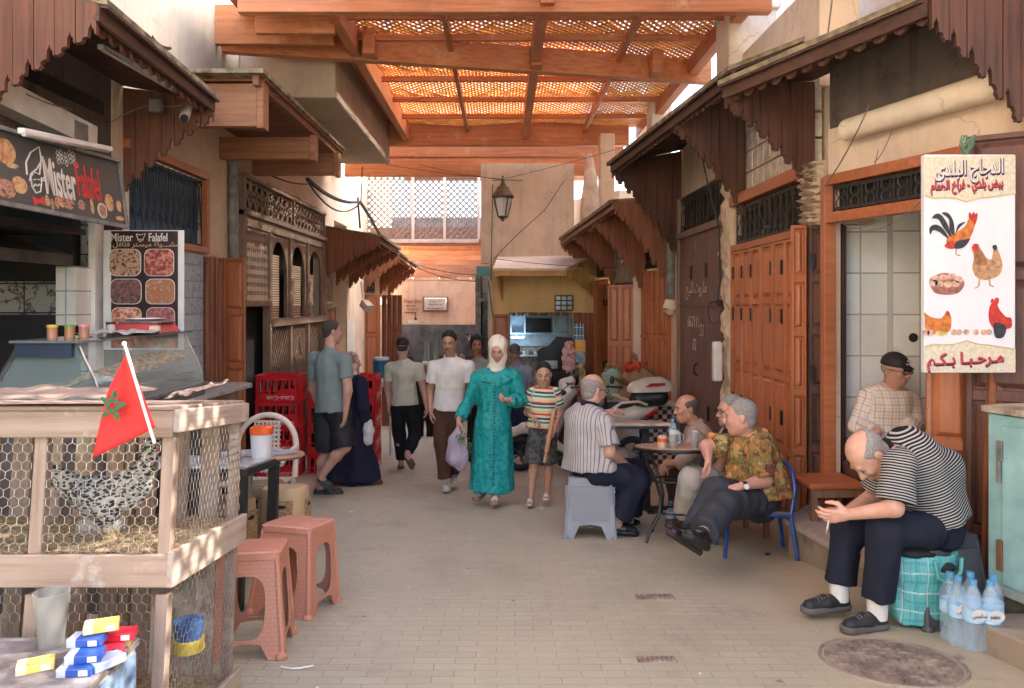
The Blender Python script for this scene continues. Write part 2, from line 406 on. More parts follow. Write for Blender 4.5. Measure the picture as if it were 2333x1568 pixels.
def grille(parent,a,b,z0,z1,out,mat,style='scroll',n=10,r=.006,back=None):
 0
 a3,b3=Vector((a[0],a[1],0)),Vector((b[0],b[1],0));W=(b3-a3).length;d=(b3-a3)/W;up=Vector((0,0,1))
 H=z1-z0;o=a3+up*z0;P=lambda u,v:o+d*u+up*v;mb=MB()
 for v in(.02,H-.02):mb.beam(P(0,v),P(W,v),.012,.02)
 cw=W/n
 for i in range(n+1):
  mb.beam(P(i*cw,0),P(i*cw,H),.01,.01,up=d)
 for i in range(n):
  c=(i+.5)*cw
  if style=='scroll':
   for vc,rr in((H*.3,min(cw*.42,H*.2)),(H*.7,min(cw*.42,H*.2))):
    mb.tube([P(c+rr*math.cos(t),vc+rr*math.sin(t))for t in[k*math.pi/6 for k in range(13)]],r,4)
  elif style=='s':
   pts=[]
   for k in range(17):
    t=k/16;pts.append(P(c+cw*.42*math.sin(t*2*math.pi)*(1 if i%2 else-1),H*(.06+.88*t)))
   mb.tube(pts,r,4)
   for vc in(H*.88,H*.12):mb.tube([P(c+cw*.3*math.cos(t),vc+cw*.3*math.sin(t))for t in[k*math.pi/4 for k in range(9)]],r,4)
  else:
   mb.beam(P(i*cw,H*.1),P(c,H*.9),.008,.008,up=d);mb.beam(P((i+1)*cw,H*.1),P(c,H*.9),.008,.008,up=d)
   for vc in(H*.3,H*.62,H*.9):mb.tube([P(c+cw*.28*math.cos(t),vc+cw*.28*math.sin(t))for t in[k*math.pi/4 for k in range(7)]],r*.8,4)
 g=mb.build('window_grille',mat,parent)
 if back:
  nn=Vector((out[0],out[1],0)).normalized();bb=MB()
  bb.add([P(0,0)-nn*.05,P(W,0)-nn*.05,P(W,H)-nn*.05,P(0,H)-nn*.05],[(0,1,2,3)]);bb.build('window_pane',back,parent)  # back sheet is coloured near-black for the dark behind the grille
 return g
def bracket(mb,aw,at,zt,zb_w,zb_t,n=7,th=.035,zt2=None,m=0):
 0
 a,b=Vector((aw[0],aw[1],0)),Vector((at[0],at[1],0));W=(b-a).length;d=(b-a)/W;up=Vector((0,0,1))
 zt2=zt if zt2 is None else zt2;pw=W/n
 for i in range(n):
  t0,t1=i/n,(i+1)/n;u0,u1=W*t0+.002,W*t1-.002
  f=lambda t:zb_w+(zb_t-zb_w)*(1-(1-t)**1.25)
  b0,b1=f(t0),f(t1);dz=max(.04,(b1-b0));w=u1-u0;q=.03
  top0,top1=zt+(zt2-zt)*t0,zt+(zt2-zt)*t1
  poly=[(u0,top0),(u0,b0),(u0+w*.22,b0),(u0+w*.22,b0+dz*.10),(u0+w*.34,b0+dz*.22),(u0+w*.30,b0+dz*.42),(u0+w*.42,b0+dz*.62),(u0+w*.58,b0+dz*.66),(u0+w*.62,b0+dz+q*.9),(u0+w*.70,b0+dz+q*1.3),(u0+w*.74,b0+dz+q*2),(u0+w*.80,b0+dz+q*1.1),(u0+w*.90,b0+dz+q*.8),(u0+w*.92,b0+dz*.97),(u1,b0+dz*.95),(u1,top1)]
  off=Vector((0,0,0))+d.cross(up)*(.003 if i%2 else 0)
  mb.prism(poly,Vector((a.x,a.y,0))+off,d,up,th,m)
def fringe(mb,a,b,n,h,th=.02,m=0):
 0
 a,b=Vector(a),Vector(b);W=(b-a).length;d=(b-a)/W;up=Vector((0,0,1));w=W/n
 poly=[(0,0)]
 for i in range(n):
  u=i*w;poly+=[(u+.001,-h*.45),(u+w*.2,-h*.55),(u+w*.28,-h*.85),(u+w*.5,-h),(u+w*.72,-h*.85),(u+w*.8,-h*.55),(u+w-.001,-h*.45)]
 poly+=[(W,0)];mb.prism(poly,a,d,up,th,m)
def canopy(label,wn,wf,tn,tf,zn,zf,drop_n,drop_f,bn=7,rise=.22,mats=(m_dk_z,m_dk_y),brs=(0,1),mid=(),group='wooden canopies over the shop fronts',fr=True,name='shop_canopy'):
 0
 t=T(name,label,'canopy',(wn[0],wn[1],zn),group=group)
 mz,my=mats;V=lambda p,z:Vector((p[0],p[1],z))
 rb=MB();th=.035;P=[V(tn,zn),V(tf,zf),V(wf,zf+rise),V(wn,zn+rise)]
 rb.add(P+[p+Vector((0,0,th))for p in P],[(0,1,2,3),(7,6,5,4),(0,4,5,1),(1,5,6,2),(2,6,7,3),(3,7,4,0)]);rb.build('roof',m_moss,t)
 sb=MB();k=9
 for i in range(k):
  s0,s1=i/k+.004,(i+1)/k-.004
  q=[Vector(L2(tn,tf,s)).to_3d()for s in(s0,s1)]
  a0,a1=V(L2(tn,tf,s0),zn+(zf-zn)*s0),V(L2(tn,tf,s1),zn+(zf-zn)*s1)
  b0,b1=V(L2(wn,wf,s0),zn+(zf-zn)*s0+rise),V(L2(wn,wf,s1),zn+(zf-zn)*s1+rise)
  dz=Vector((0,0,-.006-.012));dz2=Vector((0,0,-.004))
  sb.add([a0+dz,a1+dz,b1+dz,b0+dz,a0+dz2,a1+dz2,b1+dz2,b0+dz2],[(0,1,2,3),(7,6,5,4),(0,4,5,1),(1,5,6,2),(2,6,7,3),(3,7,4,0)])
 sb.build('soffit',my,t)
 fb=MB();ins=lambda p,q:(p[0]+(q[0]-p[0])*.07,p[1]+(q[1]-p[1])*.07)
 A,B=ins(tn,wn),ins(tf,wf);fb.beam(V(A,zn-.045),V(B,zf-.045),.03,.09);fb.build('fascia',my,t)
 if fr:
  f2=MB();A2,B2=ins(A,wn),ins(B,wf);nn=max(6,int((V(A,0)-V(B,0)).length/.13));fringe(f2,V(A2,zn-.03),V(B2,zf-.03),nn,.09);f2.build('fringe',mz,t)
 for s in brs+tuple(mid):
  bb=MB();dn=drop_n+(drop_f-drop_n)*s;z=zn+(zf-zn)*s
  wp,tp=L2(wn,wf,s),L2(tn,tf,s);tp2=ins(tp,wp)
  bracket(bb,wp,tp2,z+rise-.03,z-dn,z-.16,bn,zt2=z-.005+.02)
  bb.build('bracket',mz,t)
 return t
Zh=lambda h:E+h
XR=2.33
bA=T('shop_building','plastered shop front with wide orange panelled folding doors and glass bricks above','building',(XR,6.6,gz(6.6)),group='shop fronts along the lane')
mb=MB()
wallbox(mb,(XR+.05,7.42),(XR+.05,5.6),gz(7.4)-.1,Zh(.94),.3,side=-1)
wallbox(mb,(XR+.05,7.42),(XR+.05,5.6),Zh(1.62),Zh(2.45),.3,side=-1)
wallbox(mb,(XR+.12,7.42),(XR+.12,5.2),Zh(.94),Zh(1.62),.2,side=-1)
mb.build('wall',m_wall2,bA)
panelled(bA,'folding_door',(XR,7.4),(XR,6.62),gz(7.4)+.08,Zh(.49),m_or_z,3,(.27,.25,.27,.21),.05,(-1,0))
panelled(bA,'folding_door',(XR,6.615),(XR,5.75),gz(7.4)+.08,Zh(.50),m_or_z,3,(.27,.25,.27,.21),.05,(-1,0))
lb=MB()
for yy in(7.38,7.12,6.86,6.35,6.1):
 for zc in(.28,-.12,-.95):lb.box(XR-.057,XR-.045,yy-.012,yy+.012,Zh(zc)-.06,Zh(zc)+.06)
lb.build('hinge',m_black,bA)
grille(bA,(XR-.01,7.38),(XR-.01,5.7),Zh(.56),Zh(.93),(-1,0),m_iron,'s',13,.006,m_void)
fb=MB();fb.beam((XR-.03,7.42,Zh(.52)),(XR-.03,5.7,Zh(.53)),.07,.06);fb.beam((XR-.03,7.42,Zh(.985)),(XR-.03,5.7,Zh(.985)),.10,.10)
fb.beam((XR-.03,7.42,gz(7.4)),(XR-.03,7.42,Zh(.49)),.05,.05,up=(1,0,0))
fb.build('door_frame',m_or_y,bA,bevel=.004)
gb=MB()
for i in range(11):
 for j in range(3):y=7.36-i*.155;gb.box(XR+.03,XR+.1,y-.145,y,Zh(1.05+j*.2),Zh(1.05+j*.2+.185))
m_gb=M('glass_brick',(.75,.68,.58),.15,.2,12,40,.3);gb.build('window',m_gb,bA,bevel=.008)
for(y0,y1,x0,z0,z1,lab)in((7.42,7.72,XR-.07,gz(7.6)-.05,Zh(1.2),'narrow crumbling plaster pilaster between the brown door and the orange folding doors'),(5.28,5.62,XR-.10,Zh(.55),Zh(1.0),'broken chunk of bare stone wall above the folded door leaves')):
 random.seed(int(y0*10));p=MB();nu,nv=9,46
 def f(u,v):
  z=z0+(z1-z0)*v;r=.035*(math.sin(v*37+u*5)*math.sin(v*91+3*u)+rnd.uniform(-.5,.5))
  return(x0+r*(0 if u in(0,1)else 1)+(.12 if u in(0,1)else 0),y0+(y1-y0)*u+.012*math.sin(v*60),z)
 p.grid(f,nu,nv);p.box(x0+.05,XR+.3,y0,y1,z0,z1)
 tag(p.build('pilaster',m_crumble),lab,'pilaster')
bC=T('shop_building','shop front closed by a tall faded brown door with white handwriting','building',(XR,8.8,gz(8.8)),group='shop fronts along the lane')
m_bdoor=Mwood('door_faded_brown',(.17,.095,.075),(.12,.065,.05),'z',.55,worn=(.24,.16,.13))
mb=MB();wallbox(mb,(XR+.05,9.9),(XR+.05,7.42),gz(8.6)-.4,Zh(1.35),.3,side=-1);wallbox(mb,(XR+.02,9.9),(XR+.02,7.42),Zh(1.35),Zh(2.45),.3,side=-1)
mb.box(XR-.06,XR+.1,9.72,10.0,gz(10)-.1,Zh(1.3));mb.build('wall',m_wall,bC)
db=MB()
for i in range(6):
 y0=9.66-i*.31;db.box(XR-.03-.006*(i%2),XR,y0-.305,y0,gz(9.6)+.05,Zh(.80))
for zc in(-.05,-1.5):db.box(XR-.05,XR-.03,7.8,9.66,Zh(zc)-.012,Zh(zc)+.012)
db.build('door',m_bdoor,bC,bevel=.004)
hb=MB()
for(y,zc)in((9.05,.35),(8.4,.35),(9.1,-1.2),(8.3,-1.25)):hb.box(XR-.055,XR-.03,y-.012,y+.012,Zh(zc)-.08,Zh(zc)+.08)
hb.tube([(XR-.05,8.72,Zh(-.72)),(XR-.09,8.72,Zh(-.75)),(XR-.09,8.72,Zh(-.84)),(XR-.05,8.72,Zh(-.87))],.01);hb.build('hinge',m_black,bC)
grille(bC,(XR-.02,9.66),(XR-.02,7.78),Zh(.86),Zh(1.32),(-1,0),m_iron,'s',12,.005,m_void)
fb=MB();fb.beam((XR-.04,9.68,Zh(.83)),(XR-.04,7.74,Zh(.83)),.08,.07);fb.beam((XR-.04,9.68,gz(9.7)),(XR-.04,9.68,Zh(1.32)),.06,.05,up=(1,0,0));fb.build('door_frame',m_brown,bC)
_AR={'ا':(0xFE8D,0xFE8E,0,0),'ب':(0xFE8F,0xFE90,0xFE91,0xFE92),'ت':(0xFE95,0xFE96,0xFE97,0xFE98),'ج':(0xFE9D,0xFE9E,0xFE9F,0xFEA0),'ح':(0xFEA1,0xFEA2,0xFEA3,0xFEA4),'خ':(0xFEA5,0xFEA6,0xFEA7,0xFEA8),'د':(0xFEA9,0xFEAA,0,0),'ر':(0xFEAD,0xFEAE,0,0),'س':(0xFEB1,0xFEB2,0xFEB3,0xFEB4),'ش':(0xFEB5,0xFEB6,0xFEB7,0xFEB8),'ض':(0xFEBD,0xFEBE,0xFEBF,0xFEC0),'ع':(0xFEC9,0xFECA,0xFECB,0xFECC),'ف':(0xFED1,0xFED2,0xFED3,0xFED4),'ك':(0xFED9,0xFEDA,0xFEDB,0xFEDC),'ل':(0xFEDD,0xFEDE,0xFEDF,0xFEE0),'م':(0xFEE1,0xFEE2,0xFEE3,0xFEE4),'ن':(0xFEE5,0xFEE6,0xFEE7,0xFEE8),'و':(0xFEED,0xFEEE,0,0),'ي':(0xFEF1,0xFEF2,0xFEF3,0xFEF4),'ة':(0xFE93,0xFE94,0,0),'ـ':(0x640,)*4}
def arab(s):
 out=[]
 for i,c in enumerate(s):
  if c not in _AR:out.append(c);continue
  a=i>0 and s[i-1]in _AR and _AR[s[i-1]][2]!=0;b=_AR[c][2]!=0 and i+1<len(s)and s[i+1]in _AR
  out.append(chr(_AR[c][3 if a and b else 1 if a else 2 if b else 0]))
 return ''.join(reversed(out))
m_chalk=M('chalk',(.72,.66,.54),.9,.4,30)
U=(0,-1,0);X_=XR-.042
for body,y,z,s,sh in((arab('ماروت للبيع'),9.30,.10,.20,0),('067111',9.22,-.31,.19,0),('31',8.66,-.40,.20,0),('32',9.0,-.58,.20,0)):
 text(body,s,(X_-.002,y,Zh(z)),U,(0,-.03,1)if 0 else(0,0,1),m_chalk,'handwriting',bC,.001,shear=.1)
cb=MB();cb.tube([px(1600,360,7.6),px(1612,420,7.7),px(1638,520,7.6),px(1640,640,7.7),px(1634,690,7.7)],.008)
cb.tube([px(1632,688,7.68),px(1615,690,7.66),px(1612,712,7.66),px(1618,735,7.66),px(1634,738,7.68),px(1642,705,7.68)],.006)
cb.ball(px(1638,690,7.66),.035);tag(cb.build('cable_loop',m_cable,smooth=True),'black cable hanging in a loop over the tall brown door','cable')
jb=MB();a=px(1632,778,7.5);jb.box(a.x-.04,a.x+.05,7.45,7.55,a.z-.4,a.z);tag(jb.build('cable_cover',m_white,bevel=.02),'dirty white cable cover on the pilaster behind the seated men','cable cover')
D0,D1=(2.33,9.9),(1.70,13.45)
bD=T('shop_building','shop front with a small open shop between orange shutters behind the white scooter','building',(2.0,11.6,gz(11.6)),group='shop fronts along the lane')
DY=lambda Y:(2.33-.1775*(Y-9.9),Y)
nD=(-.985,-.175)
mb=MB()
for(a,b,z0,z1)in((9.9,10.0,-2.0,Zh(1.2)),(10.0,11.2,Zh(.75),Zh(1.2)),(11.15,11.32,-2.2,Zh(1.2)),(11.32,12.45,Zh(.62),Zh(1.2)),(12.45,12.7,Zh(.3),Zh(1.2)),(12.7,13.45,Zh(.75),Zh(1.2)),(9.9,13.45,Zh(1.2),Zh(1.6)),(12.5,13.45,-2.2,Zh(.3))):
 wallbox(mb,DY(b),DY(a),z0,z1,.3,side=-1)
mb.build('wall',m_wall,bD)
o_=lambda Y,k=.03:(DY(Y)[0]+nD[0]*k,DY(Y)[1]+nD[1]*k)
panelled(bD,'folding_door',o_(11.15),o_(10.05),gz(11)+.02,Zh(.44),m_or_z,6,(.3,.35,.35),.04,nD)
grille(bD,o_(11.1),o_(10.05),Zh(.48),Zh(.76),nD,m_iron,'s',8,.005,m_void)
panelled(bD,'folding_door',(1.60,11.30),(1.97,11.22),gz(11)+.02,Zh(.25),m_or_z,2,(.3,.35,.35),.04,(-.3,-1))
bl=MB();wallbox(bl,o_(12.45,.05),o_(11.35,.05),Zh(.30),Zh(.85),.05,side=-1)
for i in range(12):wallbox(bl,o_(12.45,.06),o_(11.35,.06),Zh(.32+i*.045),Zh(.34+i*.045),.02,side=-1)
bl.build('roller_blind',m_blind,bD)
for i in range(5):panelled(bD,'shutter_leaf',(1.70+.055*i,12.55+.05*i),(1.52+.055*i,12.42+.05*i),gz(12.5)+.05,Zh(.30),m_or_z,1,(.3,.35,.35),.035,(.1,-1),hinges=3)
grille(bD,o_(13.4),o_(12.75),Zh(.42),Zh(.75),nD,m_iron,'s',5,.005,m_void)
panelled(bD,'folding_door',o_(13.4),o_(12.7),gz(13)+.02,Zh(.38),m_or_z,4,(.3,.35,.35),.04,nD)
ib=MB();ib.box(2.0,3.2,12.55,12.6,-2.2,Zh(1));ib.box(3.2,3.3,10.6,12.6,-2.2,Zh(1));ib.box(1.9,3.3,11.2,12.6,Zh(.62),Zh(.66));ib.box(1.95,3.3,11.1,11.16,-2.2,Zh(.8));ib.build('interior_wall',m_wall2,bD)
ib=MB();ib.box(2.06,2.5,12.2,12.5,-2.0,Zh(-.62));ib.box(2.22,2.3,12.50,12.54,Zh(-.55),Zh(-.25));ib.build('shelf',m_void,bD)
pb=MB();pb.tube([(2.22,9.85,Zh(1.0)),(2.22,9.85,Zh(.2)),(2.22,9.87,Zh(.02))],.065,12);pb.cyl((2.22,9.85,Zh(.02)),(2.2,9.85,Zh(-.10)),.072,.085,12,1)
pb.cyl((2.2,9.85,Zh(-.10)),(2.22,9.85,Zh(-.17)),.085,.03,12,1)
tag(pb.build('drain_pipe',[m_conduit,m_wall2],smooth=True),'thick grey drain pipe ending in a white funnel beside the brown door','drain pipe')
B0,B1=(2.28,5.22),(3.15,2.6)
bd=Vector((B1[0]-B0[0],B1[1]-B0[1])).normalized();nB=(-bd.y*-1,bd.x*-1)
nB=(-abs(bd.y),-abs(bd.x))
BP=lambda t,k=0.0:(B0[0]+bd.x*t+nB[0]*k,B0[1]+bd.y*t+nB[1]*k)
bB=T('shop_building','shop front with open doorway into a pale tiled room beside the hanging poultry sign','building',(2.6,4.2,gz(4.2)),group='shop fronts along the lane')
mb=MB();wallbox(mb,BP(0),BP(2.8),Zh(.82),Zh(1.22),.3,side=-1);wallbox(mb,BP(0,-.02),BP(2.8,-.02),Zh(1.22),Zh(1.7),.3,side=-1)
wallbox(mb,BP(1.5),BP(2.8),-.6,Zh(.82),.3,side=-1);wallbox(mb,BP(-.02),BP(.06),-.8,Zh(.82),.05,side=-1);mb.build('wall',m_wall,bB)
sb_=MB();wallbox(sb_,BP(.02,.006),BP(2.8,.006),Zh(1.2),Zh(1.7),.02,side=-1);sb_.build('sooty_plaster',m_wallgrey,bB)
lb=MB();lb.tube([Vector((*BP(.18),Zh(1.13))),Vector((*BP(.24,.06),Zh(1.14))),Vector((*BP(2.0,.07),Zh(1.16))),Vector((*BP(2.7,.07),Zh(1.18)))],[.02,.075,.085,.085],12);lb.build('ledge',m_wall2,bB,smooth=True)
fb=MB();V3=lambda p,z:Vector((p[0],p[1],z))
fb.beam(V3(BP(.03,.03),Zh(.835)),V3(BP(2.2,.03),Zh(.835)),.08,.07);fb.beam(V3(BP(.03,.03),Zh(.575)),V3(BP(2.2,.03),Zh(.575)),.08,.07)
fb.beam(V3(BP(.03,.03),-.4),V3(BP(.03,.03),Zh(.86)),.07,.08,up=(1,0,0));fb.build('door_frame',m_or_x,bB,bevel=.004)
grille(bB,BP(.07,.02),BP(2.0,.02),Zh(.615),Zh(.80),nB,m_iron,'scroll',15,.005,m_void)
ib=MB();ib.box(2.46,2.80,5.42,5.5,-.6,Zh(1));ib.build('tiled_wall',m_shoptile,bB)
ib=MB();ib.box(2.80,4.4,5.36,5.5,-.6,Zh(1));ib.build('tiled_wall',m_shoptile,bB)
ib=MB();ib.box(4.4,4.5,3,5.5,-.6,Zh(1));wallbox(ib,BP(.1,-.02),BP(2.3,-.02),Zh(.88),Zh(.92),1.6,side=-1);ib.box(3.3,4.5,3.0,3.1,-.6,Zh(1));ib.build('interior_wall',m_wall2,bB)
hb=MB();hb.cyl((2.95,5.355,Zh(-.26)),(2.95,5.37,Zh(-.26)),.033,n=16);hb.build('painted_hole',m_void,bB)  # near-black disc stands in for the shade inside a hole
panelled(bB,'door_leaf',(2.13,5.52),(2.23,5.52),gz(5.5)+.1,Zh(.56),m_or_z,1,(.24,.2,.2,.18,.18),.05,(0,-1),label='narrow orange panelled leaf edge of the folded doors')
panelled(bB,'door_leaf',(2.24,5.46),(2.36,5.42),gz(5.5)+.15,Zh(.55),m_dk_z,1,(.24,.2,.2,.18,.18),.05,(-.2,-1),hinges=3,label='dark red door leaf folded against the wall')
panelled(bB,'door_leaf',(2.37,5.53),(2.545,5.5),gz(5.5)+.1,Zh(.56),m_dk_z,1,(1,),.03,(-.1,-1))
panelled(bB,'door_leaf',(2.36,5.36),(2.44,5.32),gz(5.5)+.15,Zh(.55),m_dk_z,1,(1,),.05,(-.2,-1),label='dark red door leaf folded against the wall')
panelled(bB,'door_leaf',(2.335,4.12),(2.53,4.02),gz(4.1)+.12,Zh(.6),m_or_z,1,(.3,.3,.3),.05,(-.4,-1),label='orange door leaf standing open behind the sign')
panelled(bB,'door_leaf',(2.45,3.95),(2.95,3.62),-.05,Zh(.86),m_dk_z,1,(.35,.3,.35),.06,(-.5,-1),label='dark brown door leaf behind the sign')
db=MB();wallbox(db,(2.52,4.2),(3.2,3.4),gz(4)-.1,Zh(-.35),.05,side=-1)
for i in range(4):db.beam((2.48+.075*i,3.98-.05*i,gz(4)+.1),(2.50+.07*i,4.0-.05*i,Zh(-.33)),.05,.03,up=(0,1,0))
db.build('door_boards',m_dk_z,bB)
pl=MB()
for i,(xx,zz)in enumerate(((2.50,Zh(-.30)),(2.535,Zh(-.34)))):pl.beam((xx-.055+.03*i,3.78,gz(3.8)+.02),(xx+.03,3.86,zz),.035,.03,up=(0,1,0))
tag(pl.build('wooden_pole',m_md_z),'pair of thin wooden poles leaning beside the turquoise cabinet','poles')
st=MB();top=-.27
poly=[(1.88,4.9),(2.12,3.25),(3.6,3.0),(3.6,5.35),(2.26,5.35),(2.1,5.2)]
vs=[(x,y,top-.035)for x,y in poly];vb=[(x,y,-.9)for x,y in poly];n_=len(poly)
st.add(vb+vs,[tuple(range(2*n_-1,n_-1,-1))[::-1]]+[(i,(i+1)%n_,n_+(i+1)%n_,n_+i)for i in range(n_)][::1])
st.f[1:]=[tuple(reversed(f))for f in st.f[1:]]
sl=MB();e=.02;pt=[(1.88-e,4.9+e),(2.12-e,3.25-e),(3.6,3.0-e),(3.6,5.35),(2.26,5.36),(2.1,5.2)]
va=[(x,y,top-.034)for x,y in pt];vb2=[(x,y,top)for x,y in pt]
sl.add(va+vb2,[tuple(range(n_,2*n_))[::-1],tuple(range(n_))]+[(i,n_+i,n_+(i+1)%n_,(i+1)%n_)for i in range(n_)])
rs=T('stone_step','raised stone doorstep with terrazzo top under the seated bowed man','step',(2.1,4.1,gz(4.1)))
st.build('step_side',m_stepside,rs);sl.build('step_top',m_terr,rs)
kb=MB();kb.add([(2.02,3.32,gz(3.3)-.1),(2.20,1.9,gz(1.9)-.1),(4,1.9,-.5),(4,3.32,-.5),(2.02,3.32,-.225),(2.20,1.9,-.09),(4,1.9,-.09),(4,3.32,-.225)],[(4,5,6,7),(0,1,5,4),(1,2,6,5),(2,3,7,6),(3,0,4,7)])
kb.f=[tuple(reversed(f))if 0 else f for f in kb.f]
struct(kb.build('kerb',m_stepside,bevel=.01))
canopy('nearest dark canopy on the right with scalloped side boards above the poultry sign',BP(1.55),(XR,5.62),(2.14,3.83),(1.55,5.38),Zh(1.55),Zh(1.555),.9,.73,7,.12,mid=())
canopy('middle right canopy of dark wood above the brown door and the orange folding doors',(XR,5.75),(XR,9.75),(1.72,5.7),(1.33,9.55),Zh(1.76),Zh(1.74),.75,1.25,8,.25,brs=(1,),mid=(.36,))
canopy('far right canopy with reddish scalloped boards above the small open shop',(XR,9.95),(1.72,13.4),(1.42,9.85),(1.0,13.3),Zh(1.31),Zh(1.10),1.35,.9,8,.08,mats=(m_md_z,m_md_y),mid=(.32,.7))
ub=T('upper_storey','pale plastered upper storey wall above the nearest right canopies','wall',(3.1,5,Zh(2)))
mb=MB();wallbox(mb,(3.2,7.9),(3.2,5.3),Zh(1.65),Zh(3.7),.3,side=-1);wallbox(mb,(3.2,5.3),(3.45,3.0),Zh(1.6),Zh(3.7),.3,side=-1);wallbox(mb,(3.45,3.0),(3.6,-6),-1,Zh(2.8),.3,side=-1)  # last stretch is out of view, its height set to limit the sun patch
mb.build('wall',m_wall,ub)
fl=MB();fl.box(2.7,6,5.4,13.4,Zh(1.85),Zh(1.95));fl.box(2.75,6,2.5,5.4,Zh(1.68),Zh(1.8));fl.build('ceiling_slab',m_wall,ub)
cb=MB();a=px(1655,155,7.4);b=px(1770,10,7.4);cb.box(a.x+.02,b.x-.0,7.4,7.85,Zh(1.9),Zh(2.9));cb.box(a.x-.0,b.x+.03,7.36,7.9,Zh(2.9),Zh(3.02))
tag(cb.build('pillar',m_wall2,bevel=.02),'square cream pillar under the pergola at the upper right','pillar')
cb=MB();cb.box(2.2,2.5,11.0,11.4,Zh(1.5),Zh(3.3));tag(cb.build('pillar',m_wall2,bevel=.02),'cream pillar holding the middle pergola beam on the right','pillar')
cb=MB();cb.box(1.60,1.84,12.2,12.5,Zh(1.25),Zh(2.75));tag(cb.build('pillar',m_wall2,bevel=.02),'sunlit cream pillar behind the hanging white sack','pillar')
cb=MB();wallbox(cb,(1.15,14.3),(2.0,12.75),Zh(1.15),Zh(1.9),.3,side=-1);tag(cb.build('parapet',m_wall2),'low cream roof parapet left of the hanging white sack','parapet')
nb=MB();nb.box(6.2,8.5,3.85,9.3,gz(9)-1,14);nb.box(6.2,8.5,9.3,12.9,gz(9)-1,8.6);nb.box(6.2,8.5,12.9,18.2,gz(9)-1,12);tag(nb.build('sun_blocker',m_wall),'tall plain tan block added behind the right shop fronts to keep sun off the lane','building')  # added blocks, heights chosen to keep direct sun off the lane
XL=-3.0
bL=T('shop_building','shop front on the left with a blue grilled window and blue patterned tiles','building',(XL,7.0,gz(7)),group='shop fronts along the lane')
mb=MB()
wallbox(mb,(XL,5.75),(XL,6.0),gz(6)-.2,Zh(1.9),.3,side=-1);wallbox(mb,(XL,7.48),(XL,8.35),gz(8)-.2,Zh(1.9),.3,side=-1)
wallbox(mb,(XL,6.0),(XL,7.48),Zh(1.28),Zh(1.9),.3,side=-1);wallbox(mb,(XL-.05,6.0),(XL-.05,7.48),gz(7)-.2,Zh(.48),.25,side=-1);mb.build('wall',m_wall,bL)
zb=MB();wallbox(zb,(XL+.012,5.8),(XL+.012,7.46),gz(7)-.2,Zh(.46),.05,side=-1);zb.build('tiled_wall',m_zellige,bL)
fb=MB()
fb.beam((XL+.02,5.9,Zh(1.25)),(XL+.02,7.52,Zh(1.25)),.08,.07);fb.beam((XL+.02,5.9,Zh(.51)),(XL+.02,7.52,Zh(.51)),.08,.06);fb.beam((XL+.02,7.50,Zh(.54)),(XL+.02,7.50,Zh(1.22)),.06,.07,up=(1,0,0))
fb.build('window_frame',m_or_y,bL,bevel=.004)
bb=MB();wallbox(bb,(XL-.06,6),(XL-.06,7.48),Zh(.54),Zh(1.22),.02,side=-1);bb.build('window_pane',m_blueglass,bL)
grille(bL,(XL-.01,6.0),(XL-.01,7.47),Zh(.54),Zh(1.21),(1,0),M('dark_blue_iron',(.02,.028,.04),.5),'tri',12,.007)
for i,(xa,y,m_)in enumerate(((-2.93,7.50,m_md_z),(-2.93,7.62,m_md_z),(-2.90,7.76,m_md_z))):
 panelled(bL,'door_leaf',(XL-.02,y),(xa+.03,y),gz(7.6)+.12,Zh(.45),m_,1,(1,),.05,(0,-1),hinges=4)
panelled(bL,'door_leaf',(-3.03,7.92),(-2.70,7.86),gz(7.9)+.12,Zh(.455),m_or_z,1,(.25,.27,.25,.25),.05,(.1,-1),label='bright orange door leaf folded open')
pb=MB();pb.tube([(XL+.06,8.16,Zh(1.55)),(XL+.06,8.16,Zh(-1.6))],.055,12)
for z in(1.3,.82,.2):pb.cyl((XL+.06,8.16,Zh(z)-.02),(XL+.06,8.16,Zh(z)+.02),.065,n=12)
tag(pb.build('drain_pipe',m_conduit,smooth=True),'old grey drain pipe left of the carved wooden screen','drain pipe')
bS=T('carved_screen','weathered brown wooden shop screen with three pointed arches and roller blinds','wooden screen',(XL,10.2,gz(10.2)))
Y0,Y1=8.42,12.2;WW=Y1-Y0
wl=T('shop_building','tan plastered building behind the carved wooden screen on the left','building',(XL,10.3,gz(10.3)),group='shop fronts along the lane')
mb=MB();wallbox(mb,(XL,8.35),(XL,Y0),gz(9)-.3,Zh(1.45),.3,side=-1);wallbox(mb,(XL,8.35),(XL,20.3),Zh(1.45),Zh(2.6),.3,side=-1);wallbox(mb,(XL,Y1),(XL,13.3),-2.6,Zh(1.45),.3,side=-1)
wallbox(mb,(XL,14.4),(XL,16.4),-2.6,Zh(1.45),.3,side=-1);wallbox(mb,(XL,17.6),(XL,20.2),-2.9,Zh(1.45),.3,side=-1);wallbox(mb,(XL-.3,13.2),(XL-.3,17.6),-2.8,Zh(1.45),.3,side=-1)
mb.build('wall',m_wall,wl)
wb=MB();wallbox(wb,(XL+.006,14.4),(XL+.006,15.2),gz(14),Zh(-.35),.02,side=-1);wb.build('white_band',m_white,wl)
SY=lambda u:Y0+u;U1=(0,1,0);UP=(0,0,1)
def sprism(mb,poly,x,th,m=0):mb.prism([(p[0],p[1])for p in poly],(x,Y0,E),U1,UP,-th,m)
SX=XL+.05
fr=MB()
def fbox(u0,u1,h0,h1,x0=0,x1=.05):fr.box(SX+x0,SX+x1,Y0+u0,Y0+u1,Zh(h0),Zh(h1))
fbox(-.03,WW+.03,1.40,1.44,-.04,.07);fbox(-.03,WW+.03,.98,1.04,-.04,.09);fbox(-.03,WW+.03,.86,.98,-.04,.05)
for u in(0,2.0,WW):fbox(u-.03,u+.03,.98,1.42,-.04,.055)
for u in(0,.93,1.83,2.75,WW):fbox(u-.04,u+.04,-.28 if u>.5 else-.0,.9,-.04,.06)
